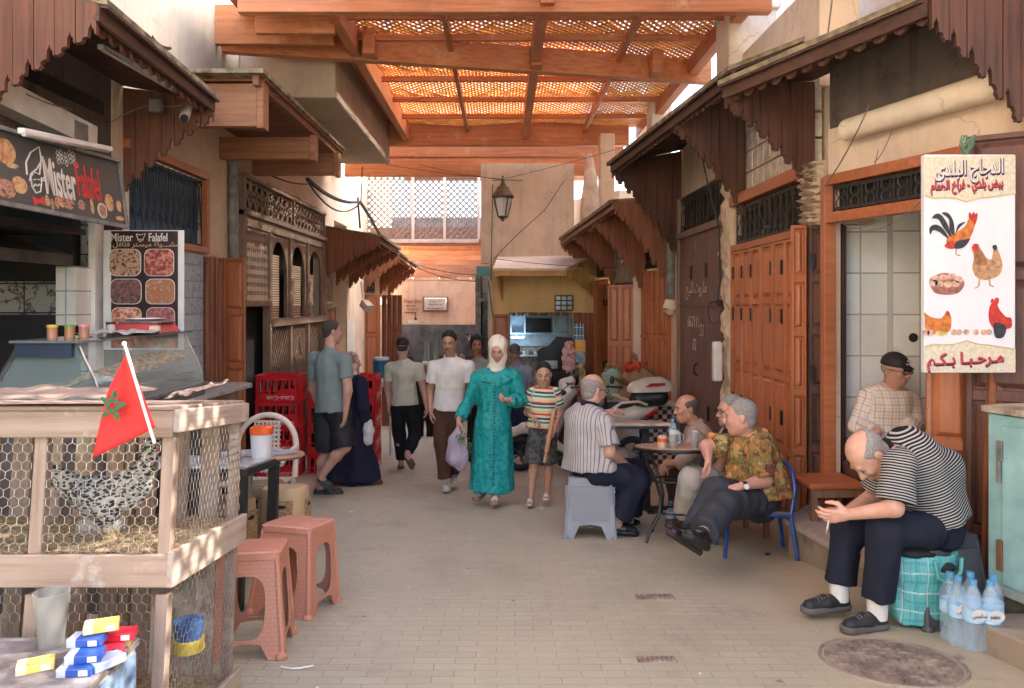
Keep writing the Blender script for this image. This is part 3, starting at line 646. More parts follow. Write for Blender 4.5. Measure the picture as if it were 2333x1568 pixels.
for u in(.93,1.83,2.75,WW):fbox(u-.04,u+.04,-2.2,-.28,-.04,.06)
fbox(.0,.93,-.06,.02,-.04,.07);fbox(.93,WW,-.32,-.22,-.04,.09);fr.build('frame',m_brown,bS,bevel=.006)
cg=MB();cg2=MB()
for(a,b)in((.05,1.96),(2.05,WW-.05)):
 n=9
 for i in range(n):
  c=a+(b-a)*(i+.5)/n;w=(b-a)/n
  for hc in(1.12,1.22,1.32):cg.tube([(SX+.02,Y0+c+w*.46*math.cos(t),Zh(hc)+.055*math.sin(t))for t in[k*math.pi/5 for k in range(11)]],.012,4)
  cg.tube([(SX+.02,Y0+c-w*.5,Zh(1.04)),(SX+.02,Y0+c,Zh(1.22)),(SX+.02,Y0+c+w*.5,Zh(1.4))],.01,4)
  cg.tube([(SX+.02,Y0+c+w*.5,Zh(1.04)),(SX+.02,Y0+c,Zh(1.22)),(SX+.02,Y0+c-w*.5,Zh(1.4))],.01,4)
cg.build('carved_grille',m_brown,bS)
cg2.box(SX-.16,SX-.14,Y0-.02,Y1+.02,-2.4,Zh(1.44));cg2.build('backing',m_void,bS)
pp=MB()
for i in range(13):pp.box(SX+.0,SX+.02,Y0+.06+i*.066,Y0+.06+i*.066+.036,Zh(.04),Zh(.86))
for j in range(9):pp.box(SX+.006,SX+.026,Y0+.04,Y0+.90,Zh(.02+j*.1),Zh(.02+j*.1+.055))
pp.build('pierced_panel',m_brown,bS)
for k,(a,b)in enumerate(((.97,1.79),(1.87,2.71),(2.79,WW-.04))):
 w=b-a;c=(a+b)/2;hw=w*.44;spring,apex=.30,.78;pts=[]
 for i in range(13):
  t=i/12;ang=t*math.pi/2;x=c-hw*math.cos(ang)**.85;z=spring+(apex-spring)*(math.sin(ang)**1.1)if i else spring;pts.append((x,z))
 left=[(a,-.22),(c-hw,-.22)]+pts;right=[(2*c-x,z)for x,z in reversed(pts)]+[(c+hw,-.22),(b,-.22)]
 pan=MB();sprism(pan,[(a,.86)]+left+[(c,.86)],SX+.0,.02);sprism(pan,[(c,.86),(c,pts[-1][1])]+right[1:]+[(b,.86)],SX+.0,.02)
 pan.build('arch_panel',m_brown,bS)
 rb=MB()
 for i in range(26-3*k):z=-.22+i*.032;rb.box(SX-.035,SX-.012,Y0+a,Y0+a+w*(.62 if k==0 else .8 if k==1 else .5),Zh(z),Zh(z+.022))
 rb.build('roller_blind',Mwood('slat_pale',(.62,.48,.34),(.40,.30,.2),'y',.6),bS)
 tb=MB();tb.lathe([(.03,0),(.045,.02),(.03,.06),(.036,.3),(.045,.5),(.035,.53)],(SX+.05,Y0+b+.04,Zh(-.22)),10);tb.build('column',m_brown,bS,smooth=True)
for k,(a,b,mode)in enumerate(((.97,1.79,1),(1.87,2.71,0),(2.79,WW-.04,1))):
 sp=MB();sp.box(SX-.03,SX-.01,Y0+a,Y0+b,-2.2,Zh(-.3));w=b-a;zt,zb=Zh(-.32),-2.1
 if mode:
  n=34
  for i in range(n):
   z0=zb+(zt-zb+w*1.6)*i/n;z1=z0-w*1.6
   ua,ub,za,zz=a,b,z0,z1
   if za>zt:ua=a+(za-zt)/1.6;za=zt
   if zz<zb:ub=b-(zb-zz)/1.6;zz=zb
   if ub>ua+.02:sp.beam((SX+.0,Y0+ua,za),(SX+.0,Y0+ub,zz),.02,.022,up=(1,0,0))
 else:
  n=22
  for i in range(n):y=Y0+a+(i+.5)*w/n;sp.beam((SX,y,zb),(SX,y,zt),.016,.02,up=(1,0,0))
  cy,cz=Y0+a+w/2,Zh(-.78);q=[(cy,cz+.32),(cy+.17,cz),(cy,cz-.32),(cy-.17,cz)]
  for i in range(4):sp.beam((SX+.02,*q[i]),(SX+.02,*q[(i+1)%4]),.025,.03,up=(1,0,0))
 sp.build('slatted_panel',m_brown,bS)
rb=MB()
for i in range(70):
 y=Y0+WW*i/70;rb.ball((XL+.02,y,Zh(1.45)+rnd.uniform(0,.03)),(rnd.uniform(.02,.05),rnd.uniform(.03,.06),rnd.uniform(.015,.05)),n=6,k=4)
rb.build('broken_edge',m_crumble,bS)
bf=T('shop_building','narrow shop fronts with orange shutters beyond the carved screen','building',(XL,15,gz(15)),group='shop fronts along the lane')
panelled(bf,'shutter',(XL+.02,12.4),(XL+.02,13.2),gz(13),Zh(-.12),m_md_z,2,(.5,.5),.04,(1,0))
mb=MB();mb.box(XL-.02,XL+.05,12.35,13.3,Zh(-.1),Zh(-.04));mb.box(XL-.02,XL+.01,12.4,13.2,Zh(0),Zh(.45));mb.build('blind',m_blind,bf)
for i,y in enumerate((16.3,16.5)):panelled(bf,'shutter',(XL+.0,y),(XL+.3,y+.02),gz(16),Zh(.15),m_or_z,1,(.4,.3,.3),.04,(0,-1))
for i in range(4):panelled(bf,'shutter',(XL+.18+.12*i,17.5),(XL+.29+.12*i,17.5),gz(17),Zh(.15),m_md_z,1,(.4,.3,.3),.05,(0,-1))
grille(bf,(XL+.02,16.5),(XL+.02,17.4),Zh(.2),Zh(.6),(1,0),m_iron,'s',6,.008,m_void)
canopy('nearest left canopy with carved dark side boards above the restaurant sign',(XL,4.05),(XL,5.9),(-2.17,4.1),(-2.25,5.95),Zh(1.63),Zh(1.60),.74,.73,7,.12,mats=(Mwood('bracket_left_z',(.19,.075,.042),(.08,.032,.02),'z',.6),m_dk_y),mid=())
canopy('left canopy with pointed red boards beyond the carved screen',(XL,12.3),(XL,14.6),(-1.95,12.25),(-1.95,14.4),Zh(1.05),Zh(1.0),.74,.74,8,.18,mats=(m_md_z,m_md_y),mid=(.5,))
canopy('farthest left canopy with pointed red boards beside the passage gate',(XL,16.2),(XL,19.6),(-2.15,16.0),(-2.2,19.4),Zh(1.0),Zh(.9),.8,.8,7,.2,mats=(m_md_z,m_md_y),mid=(.6,))
cb=T('beam_canopy','unfinished flat canopy of three boxed timber beams left of the balcony','canopy',(-2.4,7.5,Zh(1.8)),group='wooden canopies over the shop fronts')
m_box=Mwood('box_beam_x',(.36,.17,.085),(.22,.09,.05),'x',.55)
for(y,h0,h1,x1)in((6.3,1.46,1.86,-2.04),(7.9,1.49,1.76,-2.01),(8.95,1.50,1.79,-1.99)):
 b=MB();b.box(XL,x1,y,y+.10,Zh(h0+.02),Zh(h1-.02));o=b.build('beam',m_box,cb,bevel=.004)
 e=MB();e.box(x1-.03,x1+.03,y-.02,y+.13,Zh(h0),Zh(h1));e.build('end_box',m_box,o,bevel=.008)
rf=MB();rf.box(XL,-1.97,6.15,9.35,Zh(1.885),Zh(1.92));rf.build('roof',m_moss,cb)
so=MB();so.beam((-2.05,6.2,Zh(1.84)),(-2.05,9.3,Zh(1.84)),.05,.08)
for y in np.arange(6.3,9.3,.24):so.box(XL,-1.99,y,y+.22,Zh(1.86),Zh(1.882))
so.beam((-2.9,6.9,Zh(1.7)),(-2.2,6.9,Zh(1.82)),.08,.09);so.build('soffit',m_md_y,cb)
bl=MB();bl.box(XL,-1.9,8.5,12.6,Zh(2.32),Zh(3.02));tag(bl.build('balcony',m_conc,bevel=.02),'solid plastered concrete balcony jutting over the carved screen','balcony')
ul=MB();ul.box(XL-.3,XL,-6,8.3,Zh(1.9),Zh(4.2));ul.box(XL-.3,XL,8.3,20,Zh(2.6),Zh(3.6));ul.box(-6,XL-.3,-6,20,Zh(1.9),Zh(2.05))
ul.box(-6,XL,-6,-5.7,-1,Zh(4));ul.box(XL-.3,XL,-6,1.2,-1,Zh(1.9))
tag(ul.build('upper_wall',m_conc),'pale upper wall behind the pergola above the left shops','wall')
for(x0,x1,y,z0,z1,lab)in((285,362,6.6,2.0,3.6,'square cream pillar above the nearest left canopy'),(366,455,8.35,2.45,3.05,'broad cream pedestal under the left end of the main pergola beam')):
 a,b=px(x0,0,y),px(x1,0,y);q=MB();q.box(a.x,b.x,y,y+.45,Zh(z0),Zh(z1));tag(q.build('pillar',m_wall2,bevel=.015),lab,'pillar')
bF=T('shop_building','dark open kitchen of the falafel restaurant with marble tiles and an extractor hood','building',(-3.6,4.5,gz(4.5)),group='shop fronts along the lane')
mb=MB();mb.box(-6.2,XL-.02,5.62,5.72,-.8,Zh(1.9));mb.build('marble_wall',m_marble,bF)
mb=MB();mb.box(-6.3,-6.2,1.2,5.7,-.8,Zh(1.9));mb.box(-6.2,XL,1.2,1.3,-.8,Zh(1.9));mb.box(-6.2,XL,1.3,5.62,Zh(1.4),Zh(1.5));mb.box(-6.2,-3.17,5.55,5.61,-.8,Zh(-.1));mb.box(-6.2,-3.17,5.5,5.61,Zh(.15),Zh(1.4));mb.build('interior_wall',m_void,bF)  # near-black slabs paint in the darkness of the kitchen
hd=MB();hd.add([(-6.1,3.2,Zh(.85)),(-6.1,5.3,Zh(.85)),(-3.05,5.3,Zh(.25)),(-3.05,4.4,Zh(.25)),(-6.1,3.2,Zh(1.3)),(-6.1,5.3,Zh(1.3)),(-3.05,5.3,Zh(.33)),(-3.05,4.4,Zh(.33))],[(0,3,2,1),(4,5,6,7),(0,1,5,4),(1,2,6,5),(2,3,7,6),(3,0,4,7)])
hd.build('extractor_hood',M('sooty_metal',(.08,.075,.07),.6,.4,6),bF)
hb=MB();hb.box(-3.17,-3.03,5.3,5.6,Zh(-.17),Zh(.25));hb.build('tiled_post',m_whtile,bF)
pb=MB();pb.box(XL-.05,XL-.0,5.5,5.62,-.7,Zh(.62));pb.build('white_post',m_white,bF);pb=MB();pb.box(XL+.0,XL+.09,5.62,5.72,-.7,Zh(.62));pb.build('dark_post',m_soot,bF)
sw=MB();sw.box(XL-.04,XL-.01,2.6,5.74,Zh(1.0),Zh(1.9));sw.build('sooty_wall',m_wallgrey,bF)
dc=MB();dc.beam((XL+.0,2.6,Zh(1.30)),(XL+.0,5.3,Zh(1.16)),.25,.16);dc.build('white_ledge',m_white,bF)
lp=MB();lp.box(-3.5,XL+.1,3.0,5.2,Zh(.46),Zh(.50));lp.build('shop_lintel',m_soot,bF)
m_rd=M('red_paint',(.50,.10,.06),.7,.3,20);m_dkp=M('dark_paint',(.09,.06,.05),.7)
g=T('gate_wall','pink plastered wall over the low passage with a white plaque and painted directions','wall',(-1.8,20,gz(20)))
mb=MB();P=lambda x,y,Y=20.0:px(x,y,Y)
a,b=P(866,640),P(1112,738);mb.box(a.x,b.x,20,20.35,b.z,a.z+.03);mb.box(a.x-.2,a.x+.12,20,20.3,-3.2,b.z);mb.box(b.x-.16,b.x+.1,20,20.3,-3.2,b.z)
for i in range(24):x=a.x+(b.x-a.x)*i/24;mb.box(x,x+.13,19.98,20.3,a.z+.02,a.z+.05+rnd.uniform(0,.05))
mb.build('wall',m_wallpink,g)
lb=MB();lb.box(a.x,b.x,19.94,20.0,b.z-.02,b.z+.08);lb.build('lintel',m_wall,g)
q=MB();c0,c1=P(963,710),P(1021,676);q.box(c0.x,c1.x,19.93,19.99,c0.z,c1.z);pl_=q.build('plaque_frame',m_brown,g,bevel=.01)
q=MB();q.box(c0.x+.05,c1.x-.05,19.91,19.95,c0.z+.04,c1.z-.04);q.build('plaque',m_white,g,bevel=.01)
for i,s in enumerate((arab('درب سيدي'),'Derb Sidi Ali','Ben Hamdouch')):text(s,.07,((c0.x+c1.x)/2,19.905,c1.z-.14-.095*i),(1,0,0),(0,0,1),m_dkp,'plaque_lettering',g,.002,'CENTER',shear=.3)
text('Riad Bouif',.135,(P(919,690).x,19.98,P(919,690).z),(1,0,0),(0,0,1),m_rd,'painted_lettering',g,.004,shear=.3)
text('Medersa',.09,(P(926,707).x,19.98,P(926,707).z),(1,0,0),(0,0,1),m_rd,'painted_lettering',g,.004,shear=.3)
q=MB();p=P(924,697);q.box(p.x,p.x+.27,19.98,19.99,p.z-.01,p.z+.01);p=P(922,713);q.box(p.x,p.x+.30,19.98,19.99,p.z-.01,p.z+.012);q.box(p.x+.28,p.x+.30,19.98,19.99,p.z-.2,p.z)
q.prism([(-.05,.06),(.05,.06),(0,-.04)],(p.x+.29,19.98,p.z-.2),(1,0,0),(0,0,1),.01);q.build('painted_arrow',m_dkp,g)
q=MB();p=P(930,738);q.box(p.x,p.x+.3,19.92,19.94,p.z,p.z+.1);q.build('small_notice',m_white,g)
bz=T('passage_building','dim shop fronts seen through the low passage at the far end','building',(-1.6,27,gz(27)))
mb=MB();mb.box(-5.5,1.5,27,27.3,-5,4.2);mb.box(-4.6,-4.3,20.3,27,-5,4);mb.box(.1,.4,20.3,27,-5,4);mb.box(-4.3,.1,20.36,25,P(0,728).z+.1,P(0,728).z+.3);mb.build('wall',M('shade_toned_plaster',(.22,.18,.16),.9,.4,2),bz)  # plaster colour darkened for the passage's shade, roof slab added to deepen it
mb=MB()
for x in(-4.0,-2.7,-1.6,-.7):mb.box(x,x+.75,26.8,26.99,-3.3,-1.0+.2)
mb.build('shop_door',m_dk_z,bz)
mb=MB()
for(x,y,z,w,h)in((-2.35,23.5,-1.2,.35,1.1),(-2.05,23.2,-.9,.22,.9),(-3.6,24,-.9,.3,1.2),(-.5,24.2,-1.0,.3,.5)):mb.grid(lambda u,v,x=x,y=y,z=z,w=w,h=h:(x+w*(u-.5)*(.5+.6*v),y+.05*math.sin(u*14),z+h*(1-v)),12,8)
tag(mb.build('hanging_cloth',m_white,smooth=True),'white garments hanging in the dim passage beyond the gate','clothes')['kind']='stuff'
mb=MB();mb.ball((-.95,22,.1),.11,0,16,10);bl_=T('football','black and white football hanging in the passage behind the curly haired man','ball',(-.95,22,.1));mb.build('leather',m_white,bl_,smooth=True)
mb=MB()
for(x,z)in((-.03,.02),(.06,.06),(.05,-.06),(-.08,-.04),(-.06,.08)):mb.ball((-.95+x,21.92,.1+z),.028,0,8,6)
mb.build('black_patch',m_black,bl_)
rbm=T('rubble_building','broken masonry wall seen above the passage gate','building',(-1.8,31,gz(31)));mb=MB()
for i in range(20):x=-6.5+i*.42;mb.box(x,x+.40,31+rnd.uniform(0,.3),31.8,-1,1.9+E+rnd.uniform(-.25,.2))
mb.build('masonry',m_wallpink,rbm)
pc=T('plank_ceiling','orange timber beams of the covered lane beyond the lattice screen','pergola',(-1.5,18,Zh(1.5)))
for i in range(8):
 Y=17.0+i*1.35;yb=560+i*11;h=(687-yb)/F*Y;b=MB();b.box(-3.0-.02*i,-.28+.02*i,Y,Y+.12,Zh(h),Zh(h)+.42);b.build('beam',m_perg_x,pc)
ls=T('lattice_screen','upright diamond lattice screen glowing white above the far passage','screen',(-1.7,16.6,Zh(2)));mb=MB();sx0,sx1,z0,z1=-3.1,-.52,Zh(1.38),Zh(2.75)
def lattice_rect(mb,x0,x1,z0,z1,y,p,w,th):
 W,H=x1-x0,z1-z0;n=int((W+H)/p)
 for i in range(1,n):
  s=i*p
  a=(x0+max(0,s-H),z0+min(s,H));b=(x0+min(s,W),z0+max(0,s-W));mb.beam((a[0],y,a[1]),(b[0],y,b[1]),w,th,up=(0,1,0))
  a=(x1-max(0,s-H),z0+min(s,H));b=(x1-min(s,W),z0+max(0,s-W));mb.beam((a[0],y-th*1.05,a[1]),(b[0],y-th*1.05,b[1]),w,th,up=(0,1,0))
lattice_rect(mb,sx0,sx1,z0,z1,16.6,.135,.038,.012);mb.build('lattice',M('screen_lath',(.30,.24,.2),.6),ls)
mb=MB()
for x in(sx0,-1.98,-1.28,sx1):mb.box(x-.03,x+.03,16.52,16.56,z0,z1)
mb.box(sx0,sx1,16.52,16.57,z0-.08,z0);mb.box(sx0,sx1,16.52,16.57,z1,z1+.1);mb.build('frame',m_wallpink,ls)
YC=13.5;yc=T('cafe_building','yellow cafe front with an open kitchen counter at the bend of the lane','building',(.7,YC,gz(YC)))
Q=lambda x,y,Y=YC:px(x,y,Y)
mb=MB();a=Q(1121,0);x0=a.x;x1=1.95
mb.box(x0,x1,YC,YC+.3,Q(0,712).z,Q(0,600).z);mb.box(x0,Q(1160,0).x,YC,YC+.3,-2.3,Q(0,712).z);mb.box(Q(1306,0).x,x1,YC,YC+.3,-2.3,Q(0,712).z);mb.build('wall',m_wallyel,yc)
mb=MB();mb.box(Q(1095,0).x,1.3,YC+.02,YC+.3,Q(0,600).z,Zh(2.5));mb.box(x0-.08,x0+.02,YC-.02,20,-3.2,Zh(1.0));mb.box(x0-.08,x0+.22,YC+.3,20,Zh(1.0),Zh(2.4));mb.build('upper_wall',m_wall,yc)
cc=T('cafe_canopy','pale yellow painted canopy with pointed boards over the cafe counter','canopy',(.7,12.9,Zh(.6)),group='wooden canopies over the shop fronts')
rb=MB();p0,p1,p2,p3=Q(1122,617,12.6),Q(1290,617,12.6),Q(1345,588,13.5),Q(1135,588,13.6)
P4=[p0,p1,p2,p3];rb.add([p for p in P4]+[p+Vector((0,0,.04))for p in P4],[(0,3,2,1),(4,5,6,7),(0,1,5,4),(1,2,6,5),(2,3,7,6),(3,0,4,7)]);rb.build('roof',m_wall2,cc)
fb=MB();fb.beam(p0+Vector((.02,0,-.05)),p1+Vector((0,0,-.05)),.04,.08);fb.build('fascia',m_yl_z,cc)
bb=MB();w0=(Q(1360,0).x,13.4);t0=(p1.x,p1.y);bracket(bb,w0,t0,Zh(.72),Zh(-.0),Zh(.42),8,zt2=Zh(.5));bb.build('bracket',m_yl_z,cc)
bb=MB();bracket(bb,(Q(1148,0).x-.05,13.48),(p0.x+.05,12.65),Zh(.6),Zh(.02),Zh(.42),6,zt2=Zh(.5));bb.build('bracket',m_yl_z,cc)
tw=MB();c0,c1=Q(1264,707,13.44),Q(1304,674,13.44);tw.box(c0.x,c1.x,13.43,13.46,c0.z,c1.z);o=tw.build('window',M('window_sheen',(.35,.5,.58),.1,.3,5),yc)
tw=MB()
for i in range(4):z=c0.z+(c1.z-c0.z)*i/3;tw.box(c0.x,c1.x,13.4,13.43,z-.012,z+.012)
for i in(0,1,2,3):x=c0.x+(c1.x-c0.x)*i/3;tw.box(x-.01,x+.01,13.395,13.425,c0.z,c1.z)
tw.build('window_bars',m_iron,o)
KY=15.0
kb=MB();kb.box(-.4,2.4,KY,KY+.1,-2.5,Zh(.5));kb.build('tiled_wall',Mtile('kitchen_tile',(.50,.46,.42),(.25,.2,.16),.3,.3,(R(90),0,0),vein=(.25,.12,.06)),yc)
kb=MB();kb.box(-.5,-.4,YC+.31,KY,-2.5,Zh(.5));kb.box(2.3,2.4,YC+.31,KY,-2.5,Zh(.5));kb.box(-.4,2.4,YC+.31,KY,Zh(.0),Zh(.06));kb.build('interior_wall',m_conduit,yc)
m_bl=M('kitchen_blue_white',(.55,.68,.75),.4,.2,6)
kb=MB();c0,c1=px(1162,762,14.6),px(1302,716,14.6);kb.box(c0.x,c1.x,14.6,14.95,c0.z+.0,c0.z+.03)
kb.box(c0.x,c1.x,14.6,14.95,c1.z-.06,c1.z-.03)
for x in(c0.x,c0.x+.27,c0.x+.83,c0.x+1.15):kb.box(x,x+.03,14.58,14.95,c0.z,c1.z)
kb.box(c0.x,c1.x,14.93,14.96,c0.z-.25,c1.z);kb.build('kitchen_shelf',m_bl,yc)
kb=MB();kb.box(c0.x+.32,c0.x+.80,14.55,14.58,c0.z+.05,c1.z-.08);kb.build('cabinet_door',m_void,yc)
sh=T('kitchen_goods','bottles and pots standing on the cafe kitchen shelves','crockery',(c0.x+.6,14.6,c0.z-.5),group='goods in the cafe')
kb=MB()
for i in range(16):x=c0.x+.05+i*.072;kb.cyl((x,14.62,c1.z-.03),(x,14.62,c1.z+.03+.02*(i%3)),.022,n=8,m=i%3)
for i in range(9):x=c0.x+.05+i*.075;kb.lathe([(.03,0),(.035,.05),(.012,.07)],(x,14.75,c0.z-.41),8,m=(i+1)%3)
kb.build('jar',[m_metal,m_white,M('jar_yellow',(.5,.4,.12),.4)],sh)
kb=MB();kb.box(c0.x+.02,c0.x+.26,14.4,14.44,c0.z-.06,c0.z-.035);_lm,_ln,_lb=_new('lit_tube');_lb.inputs['Emission Color'].default_value=(.55,.75,1,1);_lb.inputs['Emission Strength'].default_value=7;tag(kb.build('lit_tube',_lm),'glowing bluish tube light inside the cafe kitchen','tube light')
kb=MB();kb.box(c0.x,c0.x+.7,14.7,14.95,c0.z-.44,c0.z-.41);kb.build('kitchen_shelf',m_bl,yc)
kb=MB();a,b=px(1135,990,13.2),px(1262,868,13.2);kb.box(a.x,1.55,13.25,13.6,-2.2,b.z);kb.build('tiled_counter',MATS['kitchen_tile'],yc);kb=MB();kb.box(a.x-.02,1.58,13.2,13.65,b.z,b.z+.03);kb.build('counter_top',m_terr,yc)
cm=T('coffee_machine','black coffee machine on the cafe counter','coffee machine',(1.0,13.4,-.3));a,b=px(1225,850,13.3),px(1300,765,13.3)
kb=MB();kb.box(a.x,b.x+.1,13.3,13.55,a.z,a.z+.05);kb.prism([(0,0),(.45,0),(.62,.25),(.62,.5),(.35,.52),(.2,.35),(0,.28)],(a.x,13.3,a.z+.12),(1,0,0),(0,0,1),.25);kb.box(a.x+.1,a.x+.5,13.32,13.5,a.z+.05,a.z+.14);kb.build('body',m_black,cm,bevel=.01)
kb=MB();kb.box(a.x+.12,a.x+.35,13.28,13.3,a.z+.08,a.z+.22);kb.build('steel_panel',m_metal,cm)
panelled(yc,'shutter',(Q(1122,0).x,13.42),(Q(1160,0).x,13.42),gz(13.4),Q(0,716).z,m_or_z,1,(.3,.35,.35),.05,(0,-1))
for i in range(5):panelled(yc,'shutter',(Q(1322+i*8,0).x,13.3),(Q(1329+i*8,0).x,13.3),gz(13.3),Q(0,712).z,m_or_z,1,(.3,.35,.35),.05,(0,-1))
panelled(yc,'shutter',(Q(1305,0).x,13.40),(Q(1324,0).x,13.40),gz(13.3),Q(0,712).z,m_md_z,1,(1,),.03,(0,-1))
def flat(name,x0,y0,x1,y1,Y,mat,lab,cat,th=.01,par=None):
 a,b=px(x0,y1,Y),px(x1,y0,Y);q=MB();q.box(a.x,b.x,Y,Y+th,a.z,b.z);o=q.build(name,mat,par)
 if lab:tag(o,lab,cat)
 return o
flat('ice_cream_poster',1307,738,1330,775,13.22,Mtile('poster_blue',(.06,.22,.5),(.75,.75,.7),.11,.14,(R(90),0,0),var=.3),'small blue poster on the cafe shutter beside the counter','poster')
LZ=3.6;pg=T('pergola','orange timber pergola with boxed beams and diamond lattice over the lane','pergola',(.45,10,Zh(3.3)))
XA,XB=-1.94,2.85;YA,YB=8.1,15.45
def arch(x,y):return LZ+.05*math.sin((x-XA)/1.2*math.pi)**2+.06*abs(math.sin((y-YA)/1.22*math.pi))
PS=.82
def latt(x0,x1,y0,y1,z,p,w,th,name='lattice'):
 x0,x1,y0,y1,z,p,w=[q*PS for q in(x0,x1,y0,y1,z,p,w)]
 mb=MB();W,H=x1-x0,y1-y0;n=int((W+H)/p);f=(lambda x,y:Zh(z+.05*abs(math.sin((y-YA)/1.22*math.pi))+.03*math.sin(x*2.3)))
 for i in range(1,n):
  s=i*p
  for sg in(0,1):
   a=(max(0,s-H),min(s,H));b=(min(s,W),max(0,s-W));L=math.hypot(b[0]-a[0],b[1]-a[1]);k=max(1,int(L/.45))
   for j in range(k):
    t0,t1=j/k,(j+1)/k
    q0=(a[0]+(b[0]-a[0])*t0,a[1]+(b[1]-a[1])*t0);q1=(a[0]+(b[0]-a[0])*t1,a[1]+(b[1]-a[1])*t1)
    X0,X1=(x0+q0[0],x0+q1[0])if sg else(x1-q0[0],x1-q1[0]);o=.0 if sg else-th*1.02
    mb.beam((X0,y0+q0[1],f(X0,y0+q0[1])+o),(X1,y0+q1[1],f(X1,y0+q1[1])+o),w,th)
 return mb.build(name,m_lath,pg)
latt(XA,XB,YA,YB,LZ,.110,.046,.010)
latt(-2.0,5.6,.2,7.9,LZ+.05,.16,.055,.014)  # nearer lattice out of view, added to dapple the sun on the cage
bm=lambda x0,x1,y0,y1,h0,h1,mat,nm='beam':MB().box(x0*PS,x1*PS,min(y0,y1)*PS,max(y0,y1)*PS,Zh(h0*PS),Zh(h1*PS)).build(nm,mat,pg,bevel=.006)
bm(-2.95,3.0,8.3,8.42,3.22,3.62,m_perg_x);mbb=MB();mbb.beam((-3.4,7.95,Zh(2.82)),(2.55,9.2,Zh(2.82)),.12,.29);mbb.build('beam',m_perg_x,pg,bevel=.006)
bm(-3.5,2.6,15.3,15.45,3.2,3.74,m_perg_x);bm(-3.5,2.6,16.0,16.2,3.1,3.6,m_perg_x);bm(-3.5,2.6,16.55,16.7,2.78,3.4,m_perg_x);bm(-2.7,2.6,20.3,20.5,3.3,3.7,m_perg_x)
bm(-4.3,-2.15,9.5,9.6,3.28,3.78,m_perg_x);bm(-2.95,-2.0,8.9,8.98,3.2,3.6,m_perg_x)
bm(XA-.10,XA+.03,8.4,15.4,3.3,3.68,m_perg_y,'rafter');bm(-3.3,XA-.11,8.4,15.4,3.64,3.68,m_perg_y,'side_board');bm(XB-.1,XB+.05,8.4,15.4,3.36,3.6,m_perg_y,'rafter');bm(.40,.53,8.4,15.3,3.32,3.56,m_perg_y,'rafter')
for x in(-.75,1.65):bm(x,x+.07,8.4,15.3,3.46,3.57,m_perg_y,'rafter')
for y in(9.2,9.95,11.8,13.0,14.2):bm(XA,XB,y,y+.06,3.48,3.57,m_perg_x,'rafter')
for(x,y)in((-1.85,9.85),(.40,10.35),(2.15,10.7),(.42,8.2)):MB().box(x*PS,x*PS+.13,y*PS,y*PS+.26,Zh(3.28*PS),Zh(3.68*PS)).build('rafter_end',m_perg_x,pg,bevel=.01)
for x in(-1.5,.1,1.7):bm(x,x+.08,8.0,.2,3.5,3.62,m_perg_y,'rafter')
for y in(1.5,3.2,4.9,6.6):bm(-2.1,2.9,y,y+.12,3.4,3.65,m_perg_x,'beam')
lp=T('street_lantern','old brass street lantern with frosted panes hanging from wires over the lane','lantern',tuple(px(1145,500,9.4)))
c=px(1145,500,9.4);m_brass=M('lantern_brass',(.16,.13,.07),.45,.3,20,metal=.6);m_frost=M('lantern_pane',(.72,.68,.66),.4,.05,5)
b=MB();b.lathe([(.0,0),(.016,.005),(.012,.03),(.03,.045),(.055,.055),(.06,.07)],c+Vector((0,0,-.03)),12)
for s in range(4):
 t=s*math.pi/2+.5;d=Vector((math.cos(t),math.sin(t),0));b.beam(c+d*.068+Vector((0,0,.03)),c+d*.125+Vector((0,0,.27)),.012,.012);b.tube([c+d*.125+Vector((0,0,.27)),c+d*.125+Vector((0,0,.20)),c+d*.068+Vector((0,0,.02)),c+Vector((0,0,-.02))],.004,4)
b.lathe([(.14,.27),(.145,.285),(.08,.38),(.075,.40),(.05,.42),(.03,.45),(.02,.5),(.0,.52)],c,4*4);b.lathe([(.0,.52),(.02,.53),(.0,.56)],c,8);b.build('cage',m_brass,lp)
b=MB();b.lathe([(.055,.035),(.112,.265)],c,4,sq=0);b.build('glass',m_frost,lp)
wb=MB()
def wire(mb,a,b,sag,r=.004,n=10):
 a,b=Vector(a),Vector(b);mb.tube([a.lerp(b,i/n)-Vector((0,0,sag*4*(i/n)*(1-i/n)))for i in range(n+1)],r,4)
wire(wb,px(880,375,10.5),px(1143,408,9.4),.02);wire(wb,px(1147,408,9.4),px(1470,320,9.5),.02);wire(wb,px(955,375,12),px(1143,410,9.4),.02);tag(wb.build('lantern_wire',m_cable),'thin wires crossing the lane that carry the brass lantern','wire')
wb=MB()
wire(wb,px(590,385,9.0),px(700,420,10.5),.05,.012);wire(wb,px(700,408,10.5),px(820,460,13),.12,.03);wire(wb,px(700,412,10.5),px(822,462,13),.28,.014);wire(wb,px(820,460,13),px(870,545,14.5),-.03,.03);wire(wb,px(870,545,14.5),px(955,610,19),.0,.022)
wire(wb,px(955,612,19),px(1110,640,19.8),.12,.012);wire(wb,px(940,600,18),px(1115,625,19.8),.1,.01);wire(wb,px(825,380,13),px(822,460,13),.0,.012);wire(wb,px(815,450,13),px(820,520,13.2),0,.02)
tag(wb.build('cable_bundle',m_cable),'tangled bundle of dark cables along the left wall above the far canopies','cables')
wb=MB();wire(wb,px(1122,420,13.4),px(1118,640,13.4),0,.012);wire(wb,px(1112,640,13.4),px(1125,740,13.4),0,.014);wire(wb,px(1122,412,13.3),px(1190,412,13.3),-.01,.01)
tag(wb.build('green_cable',M('cable_green',(.03,.16,.08),.5)),'green cable running down the corner of the tan wall','cable')
wb=MB();wire(wb,px(1285,412,13.4),px(1240,480,13.42),.0,.008);wire(wb,px(1240,480,13.42),px(1125,590,13.42),-.03,.008);wire(wb,px(1130,590,13.0),px(1400,610,12.0),.03,.006)
tag(wb.build('wall_cable',m_cable),'thin black cable sagging across the tan wall above the cafe','cable')
sb=MB();a=px(1343,350,12.0)
